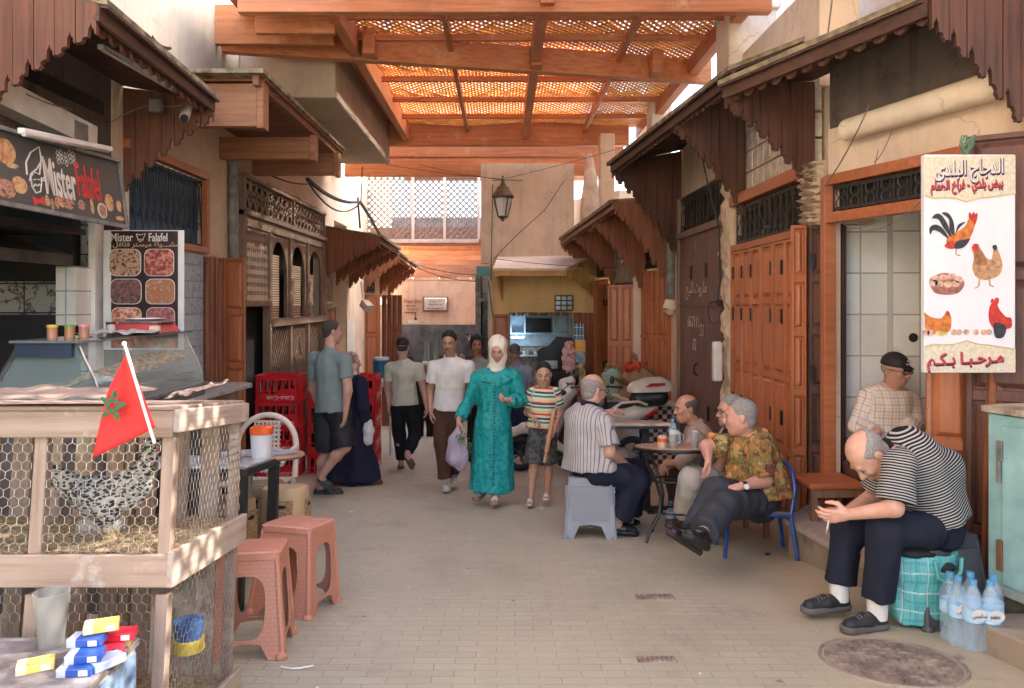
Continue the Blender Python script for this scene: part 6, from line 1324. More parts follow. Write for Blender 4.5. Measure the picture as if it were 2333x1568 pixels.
stool('grey plastic stool under the man in the striped shirt',at(.655,5.58),R(-6),.155,.19,.43,m_grs,m_grs,(.04,.012,.33),.09,panel=m_grw)
m_dgs=M('plastic_dark_grey',(.075,.08,.085),.5,.15,5)
stool('dark grey plastic stool under the bowed man',at(2.09,3.62),R(10),.15,.18,.42,m_dgs,m_dgs,(.04,.012,.33),.07,panel=m_dgs)
def carved():
 m,nt,b=_new('plastic_cream_carved');v=coords(nt);vo=_n(nt,'ShaderNodeTexVoronoi',feature='DISTANCE_TO_EDGE');vo.inputs['Scale'].default_value=34;nt.links.new(v,vo.inputs['Vector'])
 e=ramp(nt,vo.outputs[0],[(.03,(1,1,1)),(.12,(0,0,0))]);nt.links.new(mix(nt,e,(.36,.23,.10),(.58,.44,.24)),b.inputs['Base Color']);b.inputs['Roughness'].default_value=.45;bump(nt,b,e,.8,.006);return m
m_cream=M('plastic_cream',(.58,.44,.25),.4,.1,5);m_carv=carved()
def cstool(label,loc,rz,mt=m_cream,mp=m_carv):
 t=T('carved_stool',label,'stool',loc,(TILT[0],0,rz),'cream carved plastic stools');b=MB();b.lathe([(.165,0),(.162,.03),(.150,.38),(.148,.425),(.138,.44),(.0,.442)],(0,0,0),40,sq=.32);b.build('seat',mt,t,world=False,smooth=True)
 for k in range(4):
  q=k*math.pi/2;u=Vector((math.cos(q),math.sin(q),0));nn=Vector((math.sin(q),-math.cos(q),0));pm=MB()
  pm.prism([(-.085,.05),(.085,.05),(.08,.37),(-.08,.37)],nn*.168+Vector((0,0,0)),u,(Vector((0,0,1))-nn*.035),.012);o=pm.build('carved_panel',mp,t,world=False,bevel=.004)
  sl=MB();sl.prism([(.04*math.cos(a),.012*math.sin(a)+.33)for a in[i*math.pi/8 for i in range(16)]],nn*.1705,u,(Vector((0,0,1))-nn*.035),.006);sl.build('hand_slot',m_void,o,world=False)  # near-black patch painted for the shade inside the slot
 return t
cs=cstool('cream carved plastic stool right of the black table leg',at(-1.44,4.92),R(4));
cstool('cream carved plastic stool under the edge of the black table',at(-1.66,4.45),R(-8))
cstool('brownish carved stool between the two cream ones',at(-1.66,5.15),R(12),M('plastic_tan',(.22,.17,.11),.5),M('plastic_tan2',(.18,.13,.08),.5))  # third stool in a darker tan plastic
m_cw_x=Mwood('cage_wood_x',(.36,.27,.21),(.22,.155,.115),'x',.7,worn=(.56,.50,.44));m_cw_y=Mwood('cage_wood_y',(.42,.35,.29),(.28,.21,.165),'y',.7,worn=(.58,.52,.46));m_cw_z=Mwood('cage_wood_z',(.36,.27,.21),(.22,.155,.115),'z',.7,worn=(.56,.50,.44))
m_straw=M('straw',(.40,.30,.17),.9,.6,40,90,1.0,col2=(.22,.15,.08),dist=.02);m_wire=M('wire_mesh',(.40,.41,.41),.35,.2,20,metal=.7,bst=0)
cg=T('poultry_cage','two tier rough wooden hen cage with hexagonal wire in the left foreground','cage',(-1.0,2.18,-.235),TILT)
W_,D_=1.15,.60
def cpart(n,mt,boxes,bev=.003):
 b=MB()
 for q in boxes:b.box(*q)
 return b.build(n,mt,cg,world=False,bevel=bev,seg=1)
for x in(-.04,-.43,-1.0):cpart('post',m_cw_z,[(x,x+.04,.0,.035,.56,1.01)]);cpart('post',m_cw_z,[(x,x+.04,.0,.035,-.02,.52)]);cpart('post',m_cw_z,[(x,x+.035,D_-.035,D_,-.02,1.01)])
cpart('top_rail',m_cw_x,[(-W_,.0,-.02,.0,.985,1.065)]);cpart('top_rail',m_cw_y,[(.0,.022,-.02,D_,1.0,1.07)]);cpart('top_rail',m_cw_x,[(-W_,0,D_,D_+.02,1.0,1.06)])
cpart('middle_rail',m_cw_x,[(-W_,.005,-.022,.0,.545,.64)]);cpart('middle_rail',m_cw_y,[(.0,.022,-.022,D_+.02,.545,.65)]);cpart('bottom_rail',m_cw_y,[(.0,.022,-.02,D_+.02,.0,.09)]);cpart('bottom_rail',m_cw_x,[(-W_,.0,-.02,0,.0,.09)])
cpart('back_slats',m_cw_z,[(-.15-i*.12,-.08-i*.12,D_-.02,D_,.0,1.0)for i in range(9)]);cpart('cage_floor',m_cw_y,[(-W_,0,0,D_,.60,.62),(-W_,0,0,D_,.03,.05)])
cpart('roof_boards',m_cw_x,[(-W_,.0,-.02,.20,1.066,1.08),(-W_,.0,.30,.42,1.066,1.08),(-W_,.0,.47,.61,1.066,1.08)])
for i,z in enumerate((.62,.05)):
 b=MB();rnd2=random.Random(i)
 b.grid(lambda u,v:(-W_+W_*u,.02+(D_-.02)*v,z+.01+.012*rnd2.random()+.02*(1-min(1,u*3))),60,34)
 for k in range(700):
  x,y=-rnd2.random()*W_,.01+rnd2.random()*D_*.97;a=rnd2.random()*3.14;l=.02+.03*rnd2.random();b.beam((x,y,z+.018+.01*rnd2.random()),(x+l*math.cos(a),y+l*math.sin(a),z+.022+.012*rnd2.random()),.0018,.0018)
 o=b.build('straw',m_straw,cg,world=False);o['kind']='stuff'
def hexwire(u0,u1,v0,v1,P,cell=.031):
 b=MB();r=cell/math.sqrt(3);j=0;v=v0
 while v<v1:
  u=u0+(cell/2 if j%2 else 0)
  while u<u1:
   c=[(u+r*math.sin(k*math.pi/3)*.98,v+r*math.cos(k*math.pi/3))for k in range(4)]
   for k in range(3):
    p,q=c[k],c[k+1]
    if all(u0<=a[0]<=u1 and v0<=a[1]<=v1 for a in(p,q)):b.tube([P(*p),P(*q)],.0008 if k!=1 else .0011,4)
   u+=cell
  v+=r*1.5;j+=1
 return b
wob=lambda u,v:.006*math.sin(u*14+v*9)
for(z0,z1)in((.63,1.0),(.08,.55)):
 hexwire(-.40,-.03,z0,z1,lambda u,v:Vector((u,-.0+wob(u,v)-.004,v))).build('wire_mesh',m_wire,cg,world=False);hexwire(-1.1,-.42,z0,z1,lambda u,v:Vector((u,-.0+wob(u,v)-.004,v))).build('wire_mesh',m_wire,cg,world=False)
 hexwire(.02,D_-.03,z0,z1,lambda u,v:Vector((.004+wob(u,v),u,v))).build('wire_mesh',m_wire,cg,world=False)
m_paper=M('brown_paper',(.27,.20,.16),.8,.25,9,20,.6)
def sheet(name,lab,x0,x1,y0,y1,z,mat,cat='paper',amp=.012,sl=0,seed=1):
 r=random.Random(seed);ph=[r.random()*6 for _ in range(6)];b=MB()
 b.grid(lambda u,v:(x0+(x1-x0)*u+.01*math.sin(v*9+ph[0]),y0+(y1-y0)*v+.01*math.sin(u*7+ph[1]),z+sl*u+amp*(math.sin(u*11+ph[2])*math.sin(v*7+ph[3])+.5*math.sin(u*23+v*5+ph[4]))),30,14)
 o=b.build(name,mat,smooth=True,ang=0);s_=o.modifiers.new('s','SOLIDIFY');s_.thickness=.003;return tag(o,lab,cat)
sheet('cardboard_sheet','crumpled brown wrapping paper lying on the cage roof left of the flag',-1.62,-1.14,2.2,2.5,.875,m_paper,seed=3,amp=.007)
sheet('cardboard_sheet','flattened cardboard lying on the cage roof right of the flag',-1.12,-.93-.08,2.45,2.78,.845,m_paper,seed=8,amp=.006,sl=.02)
fg=T('small_flag','small red flag with a green star on a thin pole fixed to the cage','flag',tuple(px(325,960,2.12)));Yf=2.12
b=MB();b.cyl(px(284,785,Yf),px(352,1010,Yf),.0045,n=8);b.ball(px(283,783,Yf),.007);b.build('pole',m_white,fg,smooth=True)
b=MB();FA,FB,FC,FD=px(287,797,Yf),px(354,974,Yf),px(216,1042,Yf),px(246,890,Yf)
def flagp(u,v):
 L_=FA.lerp(FB,v);
 e0=FA.lerp(FD,min(1,v*1.0))if 0 else None
 R_=FA.lerp(FD,v*2.2)if v<.4545 else FD.lerp(FC,(v-.4545)/.5455);p=L_.lerp(R_,u);return p+Vector((0,-.012*math.sin(u*5+v*3)*u,0))
b.grid(flagp,16,22);o=b.build('cloth',M('flag_red',(.62,.022,.02),.75,.12,12,120,.2),fg,smooth=True,ang=0);s_=o.modifiers.new('s','SOLIDIFY');s_.thickness=.0015
b=MB();sc_=px(257,925,Yf-.018);pts=[(math.sin(k*4*math.pi/5+.2)*.042,math.cos(k*4*math.pi/5+.2)*.042)for k in range(5)]
for k in range(5):
 p,q=Vector(pts[k]),Vector(pts[(k+1)%5]);e_=(q-p).normalized()*.004;n_=Vector((-e_.y,e_.x));b.prism([tuple(p-e_-n_),tuple(q+e_-n_),tuple(q+e_+n_),tuple(p-e_+n_)],sc_+Vector((0,-.001*k,0)),(.8,0,0),(0,0,1),.0008)
b.build('star',M('flag_green',(.02,.12,.05),.7),fg)
hn=T('hen','speckled black and white barred hen standing inside the upper cage','hen',tuple(px(225,1235,2.45)));hy=2.46;HP=lambda x,y,d=0:px(x,y,hy+d)
def barred():
 m,nt,b=_new('barred_feathers');v=coords(nt,(1,1,1.7));vo=_n(nt,'ShaderNodeTexVoronoi');vo.inputs['Scale'].default_value=62;nt.links.new(v,vo.inputs['Vector']);n1=noise(nt,v,30,3)
 h=math_(nt,'ADD',vo.outputs['Distance'],math_(nt,'MULTIPLY',n1,.5));c=ramp(nt,h,[(.50,(.02,.02,.024)),(.68,(.06,.06,.062)),(.82,(.36,.35,.32))])
 nt.links.new(c,b.inputs['Base Color']);b.inputs['Roughness'].default_value=.85;bump(nt,b,h,.8,.006);return m
Hf=Field(.006,.03);Hf.ell(HP(235,1130),(.105,.06,.068),(Vector((1,0,-.05)),Vector((0,1,0)),Vector((.05,0,1))));Hf.ell(HP(295,1115),(.06,.048,.065));Hf.cone(HP(315,1100),HP(345,1030),.04,.022);Hf.cone(HP(170,1115),HP(118,1075),.045,.028,sq=((0,1,0),1.8));Hf.cone(HP(118,1080),HP(108,1058),.022,.01,sq=((0,1,0),2.5),k=.015)
Hf.ell(HP(345,1008),(.028,.02,.022));Hf.cone(HP(355,1010),HP(368,1014),.009,.003,k=.005);Hf.cone(HP(222,1165,.02),HP(228,1195,.02),.03,.012);Hf.cone(HP(245,1165,-.03),HP(250,1195,-.03),.03,.012);Hf.noise=(.004,(18,18,18),2)
v_,q_=Hf.mesh();smesh('body',[(v_,q_)],barred(),hn)
b=MB();m_leg=M('hen_leg',(.52,.36,.18),.6)
for(xa,ya,xb,yb,d)in((226,1190,236,1240,.02),(248,1190,262,1230,-.03)):
 b.tube([HP(xa,ya,d),HP(xb,yb,d)],[.007,.006],8)
 for e_ in(-.028,0.0,.024):p=HP(xb,yb,d);b.tube([p,p+Vector((e_-.02,-.02,-.004)),p+Vector((e_*1.7-.03,-.035,-.007))],[.005,.004,.002],6)
b.build('legs',m_leg,hn,smooth=True);b=MB();b.ball(HP(350,990),(.018,.005,.012));b.ball(HP(360,1022),(.006,.005,.012));b.build('comb',M('comb_red',(.55,.03,.02),.6),hn,smooth=True)
m_clear=Mglass('clear_plastic',(.80,.86,.88),.12,.38);m_water=Mglass('bottle_blue',(.55,.76,.90),.06,.22)
b=MB();c=px(232,1228,2.62);b.lathe([(.05,0),(.083,.006),(.086,.03),(.078,.07),(.03,.085),(0,.088)],c,24);tag(b.build('water_dish',m_clear,smooth=True),'clear plastic water drinker on the straw beside the hen','drinker')
b=MB();c=px(430,1480,2.5);b.lathe([(.03,0),(.045,.05),(.05,.10),(.02,.11)],c,14,0);b.cyl(c+Vector((0,0,.0)),c+Vector((0,0,.04)),.05,n=14,m=1);tag(b.build('grain_tin',[M('tin_blue',(.05,.12,.3),.4),M('tin_yellow',(.6,.45,.05),.4)],smooth=True),'yellow and blue tin in the lower tier of the cage','tin')
bx=T('wooden_box','old painted wooden box in the left foreground carrying cigarette packs','box',(-1.3,2.0,.0));b=MB();b.box(-1.8,-1.035,1.86,2.135,.18,.20);b.build('top',M('worn_grey_top',(.24,.23,.24),.7,.4,8,col2=(.11,.09,.085)),bx,bevel=.004)
b=MB();b.box(-1.79,-1.045,1.87,2.125,-.19,.18);b.build('side',m_cw_x,bx);b=MB();b.box(-1.045,-1.040,1.93,2.12,-.1,.165);b.build('blue_sticker',M('sticker_blue',(.06,.14,.30),.5,.3,30,col2=(.3,.4,.5)),bx)
pk=lambda c,h,d=0.0:M('pack_'+h,c,.35,.1,30,bst=0)
pc=dict(y=pk((.72,.56,.15),'yellow'),b=pk((.02,.08,.36),'blue'),r=pk((.62,.02,.05),'red'),l=pk((.45,.52,.68),'pale'))
m_lid=pk((.75,.68,.45),'cream')
def pack(lab,x,y,Yp,z,rz,k):
 p=px(x,y,Yp);t=T('cigarette_pack',lab,'cigarette pack',(p.x,Yp,z),(0,0,R(rz)),'cigarette packs on the box');b=MB();b.box(-.043,.043,-.027,.027,0,.022);b.build('box',pc[k],t,world=False,bevel=.003)
 b=MB();b.box(-.0435,-.018,-.0275,.0275,-.0002,.0225);b.build('lid',m_lid if k=='y' else pc['l']if k=='b' else pc[k],t,world=False,bevel=.003)
 b=MB();b.box(.012,.034,-.0285,-.0272,.004,.018);b.build('white_label',m_white,t,world=False)
for q in(('pale yellow cigarette pack lying alone at the left of the box',82,1497,1.95,.20,28,'y'),('blue cigarette pack lowest and nearest in the pile, with a white label',178,1515,1.93,.20,6,'b'),('blue cigarette pack lying on the nearest blue one',195,1480,1.955,.222,12,'b'),('blue and white cigarette pack third up in the pile',200,1465,2.0,.244,5,'b'),('yellow cigarette pack topmost in the pile',232,1430,2.03,.268,24,'y'),('bright red cigarette pack under the topmost yellow one',272,1440,2.08,.222,10,'r'),('yellow cigarette pack below the bright red one',262,1460,2.09,.20,14,'y'),('pinkish red cigarette pack right of the blue ones',243,1480,2.02,.20,30,'r'),('pale blue cigarette pack at the right foot of the pile',240,1500,1.97,.20,60,'l')):pack(*q)
b=MB();c=px(117,1478,2.08);c.z=.20;b.lathe([(.0,0),(.031,0),(.047,.152),(.0445,.152),(.029,.006),(0,.006)],c,28);tag(b.build('plastic_cup',Mglass('frosted_cup',(.34,.34,.32),.35,.5),smooth=True,ang=60),'cloudy tall plastic cup with ash standing on the foreground box','cup')
tb=T('black_table','black metal table with a mosaic patterned top behind the cage','table',at(-1.9,4.0),TILT);b=MB();b.box(-.75,.61,-.3,.28,.66,.70);b.build('frame',m_black,tb,world=False,bevel=.004)
m_mos=M('mosaic_top',(.42,.46,.50),.3,.7,30,col2=(.13,.12,.12));b=MB();b.box(-.74,.60,-.29,.27,.701,.71);b.build('table_top',m_mos,tb,world=False)
for x in(-.72,.58):
 for y in(-.28,.25):b=MB();b.box(x-.025,x+.025,y-.025,y+.025,0,.66);b.build('leg',m_black,tb,world=False)
rt=T('round_table','small round table with a pink rim and chrome leg under the water jug','table',at(-1.46,4.4),TILT);b=MB();b.lathe([(0,.68),(.25,.68),(.27,.695),(.262,.71),(.0,.712)],(0,0,0),36);b.build('table_top',M('rim_pink',(.42,.24,.17),.4),rt,world=False,smooth=True)
b=MB();b.cyl((0,0,.7125),(0,0,.715),.225,n=36);b.build('top_inlay',m_mos,rt,world=False);b=MB();b.cyl((-.1,.1,0),(-.1,.1,.68),.035,n=16);b.cyl((-.1,.1,0),(-.1,.1,.02),.16,n=24);b.build('leg',m_metal,rt,world=False,smooth=True)
jg=T('water_jug','frosted plastic water jug with a bright orange lid on the round table','jug',px(596,1036,4.22));b=MB();b.lathe([(.052,0),(.054,.01),(.060,.14),(.060,.15)],(0,0,0),24,sq=.2);b.build('jug_body',Mglass('frosted_jug',(.72,.74,.76),.3,.7),jg,world=False,smooth=True);b=MB();b.lathe([(.062,.135),(.064,.15),(.062,.172),(0,.174)],(0,0,0),24,sq=.2);b.cyl((.03,-.02,.17),(.066,-.02,.17),.012);b.build('lid',M('lid_orange',(.75,.12,.02),.35),jg,world=False,smooth=True)
jg.location.z=gz(4.22)+.715+.0
mg=T('metal_mug','dented dark metal mug beside the water jug','mug',(-1.48,4.12,gz(4.12)+.712));b=MB();b.lathe([(.0,0),(.036,0),(.037,.066),(.033,.066),(.032,.01),(0,.01)],(0,0,0),20);b.build('mug_body',m_conduit,mg,world=False,smooth=True)
m_pl=M('plastic_offwhite',(.60,.53,.43),.45,.12,5)
ch=T('plastic_chair','off white plastic armchair with an arched perforated back beside the red crates','chair',at(-1.78,5.35),(TILT[0],0,0));b=MB();b.box(-.22,.22,-.24,.2,.40,.425);b.build('seat',m_pl,ch,world=False,bevel=.01)
b=MB();arc=[(.215*math.cos(t)*1.05,.22+.02*math.sin(t),.60+.28*math.sin(t)**.8)for t in[i*math.pi/16 for i in range(17)]];b.tube([(.226,.2,.42)]+arc+[(-.226,.2,.42)],.022,8);b.build('back_frame',m_pl,ch,world=False,smooth=True)
b=MB();
def slab2(b,poly):b.prism(poly,(0,.235,0),(1,0,0),(0,0,1),-.012)
for i in range(7):slab2(b,[(-.10+i*.03,.45),(-.088+i*.03,.45),(-.088+i*.03,.84),(-.10+i*.03,.84)])
for j in range(12):slab2(b,[(-.105,.46+j*.033),(.10,.46+j*.033),(.10,.475+j*.033),(-.105,.475+j*.033)])
b.build('backrest',m_pl,ch,world=False)
for sx in(-1,1):b=MB();b.tube([(sx*.225,.2,.64),(sx*.25,-.1,.62),(sx*.24,-.22,.56)],.02,8);b.build('armrest',m_pl,ch,world=False,smooth=True)
for sx in(-1,1):
 for y in(-.2,.2):b=MB();b.tube([(sx*.2,y,.42),(sx*.235,y*1.15,0)],[.028,.018],8);b.build('leg',m_pl,ch,world=False,smooth=True)
m_red=M('crate_red',(.74,.022,.028),.38,.15,5);m_cola=M('cola_glass',(.022,.008,.006),.12,.2,5,bst=0);m_lab=M('label_red',(.45,.02,.02),.4,bst=0)
def crate(W=.50,D=.36,H=.30,slots=6):
 t=T('bottle_crate','red','bottle crate',(0,0,0),group='red plastic bottle crates');b=MB();th=.012
 for(o,u,Wd)in((Vector((-W/2,-D/2,0)),Vector((1,0,0)),W),(Vector((W/2,D/2,0)),Vector((-1,0,0)),W),(Vector((W/2,-D/2,0)),Vector((0,1,0)),D),(Vector((-W/2,D/2,0)),Vector((0,-1,0)),D)):
  n=slots if Wd>.45 else 4;P=lambda q:b.prism(q,o,u,(0,0,1),-th);P=lambda q:b.prism(q,o,u,(0,0,1),th)
  P([(0,0),(Wd,0),(Wd,.085),(0,.085)]);P([(0,H-.055),(Wd,H-.055),(Wd,H),(0,H)])
  for i in range(n+1):c=.02+(Wd-.04)*i/n;w_=.013 if 0<i<n else .02;P([(c-w_,.085),(c+w_,.085),(c+w_,H-.055),(c-w_,H-.055)])
  P([(Wd*.45,.085),(Wd-.02,.085),(Wd-.02,.15),(Wd*.62,.14)])
 b.box(-W/2+.01,W/2-.01,-D/2+.01,D/2-.01,0,.012)
 for(z,e)in((H-.012,.008),(.0,.006)):
  for(x0,x1,y0,y1)in((-W/2-e,W/2+e,-D/2-e,-D/2),(-W/2-e,W/2+e,D/2,D/2+e),(-W/2-e,-W/2,-D/2,D/2),(W/2,W/2+e,-D/2,D/2)):b.box(x0,x1,y0,y1,z,z+.014)
 b.build('crate_body',m_red,t,world=False,bevel=.003,seg=1)
 text('Coca-Cola',.075,(.215,-D/2-.0015,.06),(-1,0,0),(0,0,-1),m_white,'crate_lettering',t,.001,shear=.35,world=False)
 return t
def bottles(t,W,D,H,rows=(0,)):
 b=MB()
 for i in range(6):
  for j in rows:
   x,y=-W/2+.045+i*(W-.09)/5,-D/2+.05+j*(D-.1)/3;b.lathe([(.026,.012),(.028,.10),(.027,.14),(.013,.20),(.011,.27)],(x,y,0),8,0);b.cyl((x,y,.10),(x,y,.14),.0285,n=8,m=1)
 b.build('bottles',[m_cola,m_lab],t,world=False,smooth=True)
c0=crate();bottles(c0,.50,.36,.30,(0,1));hts=.302
zs=lambda Y,k:gz(Y)+k*hts
c0.location=(-2.67,9.0,zs(8.9,0));c0['label']='red bottle crate at the bottom of the stack nearest the white chair'
names=('second crate from the ground','third crate from the ground','topmost crate with a white wave logo')
for k in(1,2,3):dup(c0,(-2.67+.012*(k%2),9.0-.01*k,zs(8.9,k)),(0,0,R((k*37%5)-2)),'red '+names[k-1].replace('crate','bottle crate')+' in the stack beside the white chair')
for k in range(4):dup(c0,(-2.12,9.25+.01*k,zs(9.2,k)-.04),(0,0,R((k*29%5)-2)),'red bottle crate %s in the stack behind the striped walker'%('at the very bottom','second up','third up','on top')[k])
for k in range(4):dup(c0,(-1.80,9.75,zs(9.7,k)),(0,0,R(90+(k%2))),'red bottle crate %s in the stack right of the navy robe'%('at the foot','second from the foot','second from the top','at the top')[k])
b=MB()
for i in range(8):b.beam((-2.32+.02*i,9.1,zs(9.2,4)+.01*(i%3)),(-2.18+.02*i,9.35,zs(9.2,4)+.03),.02,.01)
tag(b.build('straw_bundle',m_straw),'dry husks lying on the middle crate stack','husks')
gd=T('glass_display','glass food display case with a slanted front on the restaurant counter','display case',(-2.2,4.2,.5));m_pane=Mglass('display_glass',(.40,.50,.46),.03,.36);zb,zt=E-.53,E-.205
b=MB();b.box(-2.6,-1.97,3.68,4.95,-.5,zb-.02);b.build('base',M('counter_base',(.10,.085,.08),.5,.3,6),gd);b=MB();b.box(-2.62,-1.95,3.66,4.97,zb-.02,zb);b.build('base_rim',m_metal,gd)
prof=[(-1.98,zb),(-1.985,zb+.05),(-2.02,zb+.15),(-2.07,zb+.25),(-2.10,zt)]
b=MB()
for i in range(4):(xa,za),(xb,zc)=prof[i],prof[i+1];b.add([(xa,3.7,za),(xa,4.93,za),(xb,4.93,zc),(xb,3.7,zc)],[(0,1,2,3)])
b.build('front_glass',m_pane,gd,smooth=True)
for y in(3.7,4.93):b=MB();b.add([(-2.56,y,zb)]+[(p[0],y,p[1])for p in prof]+[(-2.38,y,zt)],[tuple(range(7))]);b.build('end_glass',m_pane,gd)
b=MB();b.box(-2.42,-2.06,3.66,4.96,zt,zt+.012);b.build('top_glass',Mglass('top_glass',(.16,.19,.18),.05,.85),gd)
b=MB();b.tube([(-2.58,3.7,zb),(-2.38,3.69,zt)],.012,6);b.tube([(p[0],3.695,p[1])for p in prof],.007,6);b.tube([(p[0],4.935,p[1])for p in prof],.006,6);b.box(-2.60,-1.98,3.67,3.69,zb,zb+.03);b.build('metal_trim',m_metal,gd,smooth=True)
b=MB();b.box(-2.40,-2.12,3.672,3.692,zt-.07,zt-.002);b.build('blue_strip',M('strip_blue',(.035,.05,.08),.3),gd)
m_food=M('skewers',(.62,.45,.22),.4,1.0,30,60,.8,col2=(.20,.10,.04));fd=T('food_tray','rows of skewers and sausages piled in the glass display case','food',(-2.2,4.4,zb),group='food in the display');b=MB();rr=random.Random(4)
for i in range(46):
 y=3.98+i*.02;z=zb+.10+.06*(i/46)+rr.random()*.02;b.tube([(-2.34,y,z-.03),(-2.2,y+.03,z+.03),(-2.09,y+.05,z+.0)],[.012,.015,.010],6)
b.build('skewers',m_food,fd,smooth=True);b=MB();b.box(-2.5,-2.02,3.9,4.9,zb+.06,zb+.075);b.build('tray',m_metal,fd)
b=MB();c=(-2.2,3.86,zb+.01);b.lathe([(.05,0),(.08,.06),(.076,.06),(.046,.004)],c,20);tag(b.build('glass_bowl',m_clear,smooth=True),'glass bowl of salad inside the display case','bowl')
b=MB();b.ball((-2.2,3.86,zb+.03),(.06,.06,.03));b.ball((-2.36,3.84,zb+.012),(.07,.09,.018),1);tag(b.build('chopped_salad',[M('salad',(.30,.22,.10),.6,1.0,30,col2=(.4,.05,.03)),M('carrot',(.5,.17,.03),.6)],smooth=True),'chopped salad and carrots in the display case','salad')
b=MB();b.prism([(-2.9,4.66),(-1.96,4.66),(-1.88,5.62),(-1.96,5.7),(-2.9,5.7)],(0,0,.545),(1,0,0),(0,1,0),.03);bc=T('bar_counter','grey stone topped bar with dark wooden front beside the display case','counter',(-2.3,5.2,gz(5.2)));b.build('counter_top',M('grey_stone',(.30,.29,.26),.3,.4,20,col2=(.2,.2,.18)),bc,bevel=.004)
b=MB();b.box(-2.9,-2.0,4.7,5.62,gz(5.2)-.1,.515)
for i in range(6):b.box(-2.0,-1.985,4.72+i*.15,4.86+i*.15,gz(5.2)-.1,.50)
b.build('front_boards',m_brown,bc)
b=MB();b.lathe([(.028,0),(.036,.07),(.033,.07),(.025,.004)],(-2.42,5.45,.548),14);tag(b.build('plastic_cup',M('cup_blue',(.02,.13,.42),.4),smooth=True),'small blue plastic cup on the bar','cup')
b=MB();b.box(-2.38,-2.15,5.3,5.45,.548,.56);b.tube([(-2.38,5.35,.57),(-2.25,5.40,.585),(-2.1,5.42,.56)],[.02,.03,.012],8);tag(b.build('black_cloth',m_black,smooth=True),'small black bag lying on the bar beside the blue cup','bag')
b=MB();b.box(-2.56,-2.36,5.1,5.2,.548,.556);tag(b.build('notepad',m_white),'white notepad on the bar','notepad')
ks=T('kitchen_scale','red kitchen scale with a steel plate on top of the display case','scale',(-2.2,4.6,zt+.012));zz=zt+.012
b=MB();b.add([(-2.38,4.5,zz),(-2.06,4.5,zz),(-2.06,4.8,zz),(-2.38,4.8,zz),(-2.34,4.54,zz+.06),(-2.1,4.54,zz+.06),(-2.1,4.78,zz+.06),(-2.34,4.78,zz+.06)],[(0,3,2,1),(4,5,6,7),(0,1,5,4),(1,2,6,5),(2,3,7,6),(3,0,4,7)]);b.build('body',M('scale_red',(.42,.05,.04),.4),ks,bevel=.01)
b=MB();b.box(-2.34,-2.08,4.54,4.76,zz+.06,zz+.072);b.build('platform',m_metal,ks,bevel=.003);b=MB();b.lathe([(0,0),(.09,.0),(.11,.012),(.105,.014),(.085,.004),(0,.004)],(-2.22,4.64,zz+.075),24);b.build('plate',m_white,ks,smooth=True);b=MB();b.box(-2.13,-2.07,4.502,4.525,zz+.012,zz+.045);b.build('display',m_wallpink,ks)
sheet('newspaper','crumpled newspaper lying on the glass display case in front of the scale',-2.36,-2.03,4.15,4.5,zt+.03,M('newsprint',(.42,.39,.35),.8,.4,40),'newspaper',.010,seed=5)
for(x,y,k,cap,lab)in((-2.40,3.98,(.45,.22,.12),(.7,.55,.05),'spice jar with a yellow lid on the display case'),(-2.33,4.02,(.4,.2,.1),(.1,.35,.05),'spice jar with a green lid on the display case'),(-2.27,4.05,(.42,.2,.12),(.7,.25,.35),'spice jar with a pink lid on the display case'),(-2.36,4.5,(.6,.5,.45),(.02,.02,.02),'jar with a black lid beside the red scale')):
 t=T('spice_jar',lab,'jar',(x,y,zt+.012));b=MB();b.cyl((0,0,0),(0,0,.055),.026,n=16);b.build('glass',M('spice%d'%int(x*-100),k,.15),t,world=False,smooth=True);b=MB();b.cyl((0,0,.055),(0,0,.068),.028,n=16);b.build('lid',M('lid%d'%int(x*-100),cap,.4),t,world=False,smooth=True)
SXX=-2.60;m_board=M('sign_board_black',(.040,.040,.036),.5,.4,3,20,.05,col2=(.075,.075,.068));sg=T('restaurant_sign','long black restaurant sign with white and red lettering and food pictures','sign',(SXX,4.4,E+.7))
b=MB();b.add([(SXX-.08,3.3,E+.52),(SXX,3.3,E+.52),(SXX,5.16,E+.525),(SXX-.08,5.16,E+.525),(SXX-.14,3.3,E+.88),(SXX-.06,3.3,E+.88),(SXX-.06,5.16,E+.96),(SXX-.14,5.16,E+.96)],[(0,3,2,1),(4,5,6,7),(0,1,5,4),(1,2,6,5),(2,3,7,6),(3,0,4,7)]);b.build('board',m_board,sg)
b=MB();b.beam((SXX,3.3,E+.51),(SXX,5.17,E+.515),.03,.025);b.beam((SXX-.05,3.3,E+.89),(SXX-.05,5.17,E+.97),.03,.02);b.beam((SXX+.0,5.165,E+.51),(SXX-.06,5.165,E+.97),.02,.03,up=(1,0,0));b.build('frame',m_conduit,sg)
SV=Vector((-.055,0,.40)).normalized()
def SP(x,y,lift=.004):
 Yp=F*2.62/(CX-x);z=(HY-y)/F*Yp;return Vector((SXX-.06*max(0,(z-.52))/.4+lift,Yp,E+z))
m_txw=M('sign_white',(.72,.68,.60),.5,bst=0);m_txr=M('sign_red',(.60,.04,.035),.5,bst=0)
text('Mister',.31,SP(101,440),(0,1,0),SV,m_txw,'lettering',sg,.002,sx=.40,off=.003);text('Falafel',.30,SP(176,445),(0,1,0),SV,m_txr,'lettering',sg,.002,sx=.375,off=.002)
b=MB()
for pts in([(62,398),(64,370),(78,348),(100,335),(101,360),(96,385)],[(66,412),(72,396),(88,385),(97,372)],[(70,403),(80,392),(92,398),(96,380)],[(70,405),(70,425),(77,440),(88,437),(93,420),(95,405)],[(74,425),(78,420),(83,424),(88,420),(91,424)],[(76,410),(81,409)],[(86,409),(91,410)],[(97,408),(102,404),(101,412),(96,412)]):
 b.tube([SP(*p,.006)for p in pts],.0045,4)
fl_=[(142,355),(150,350),(160,352),(170,350),(178,358)]
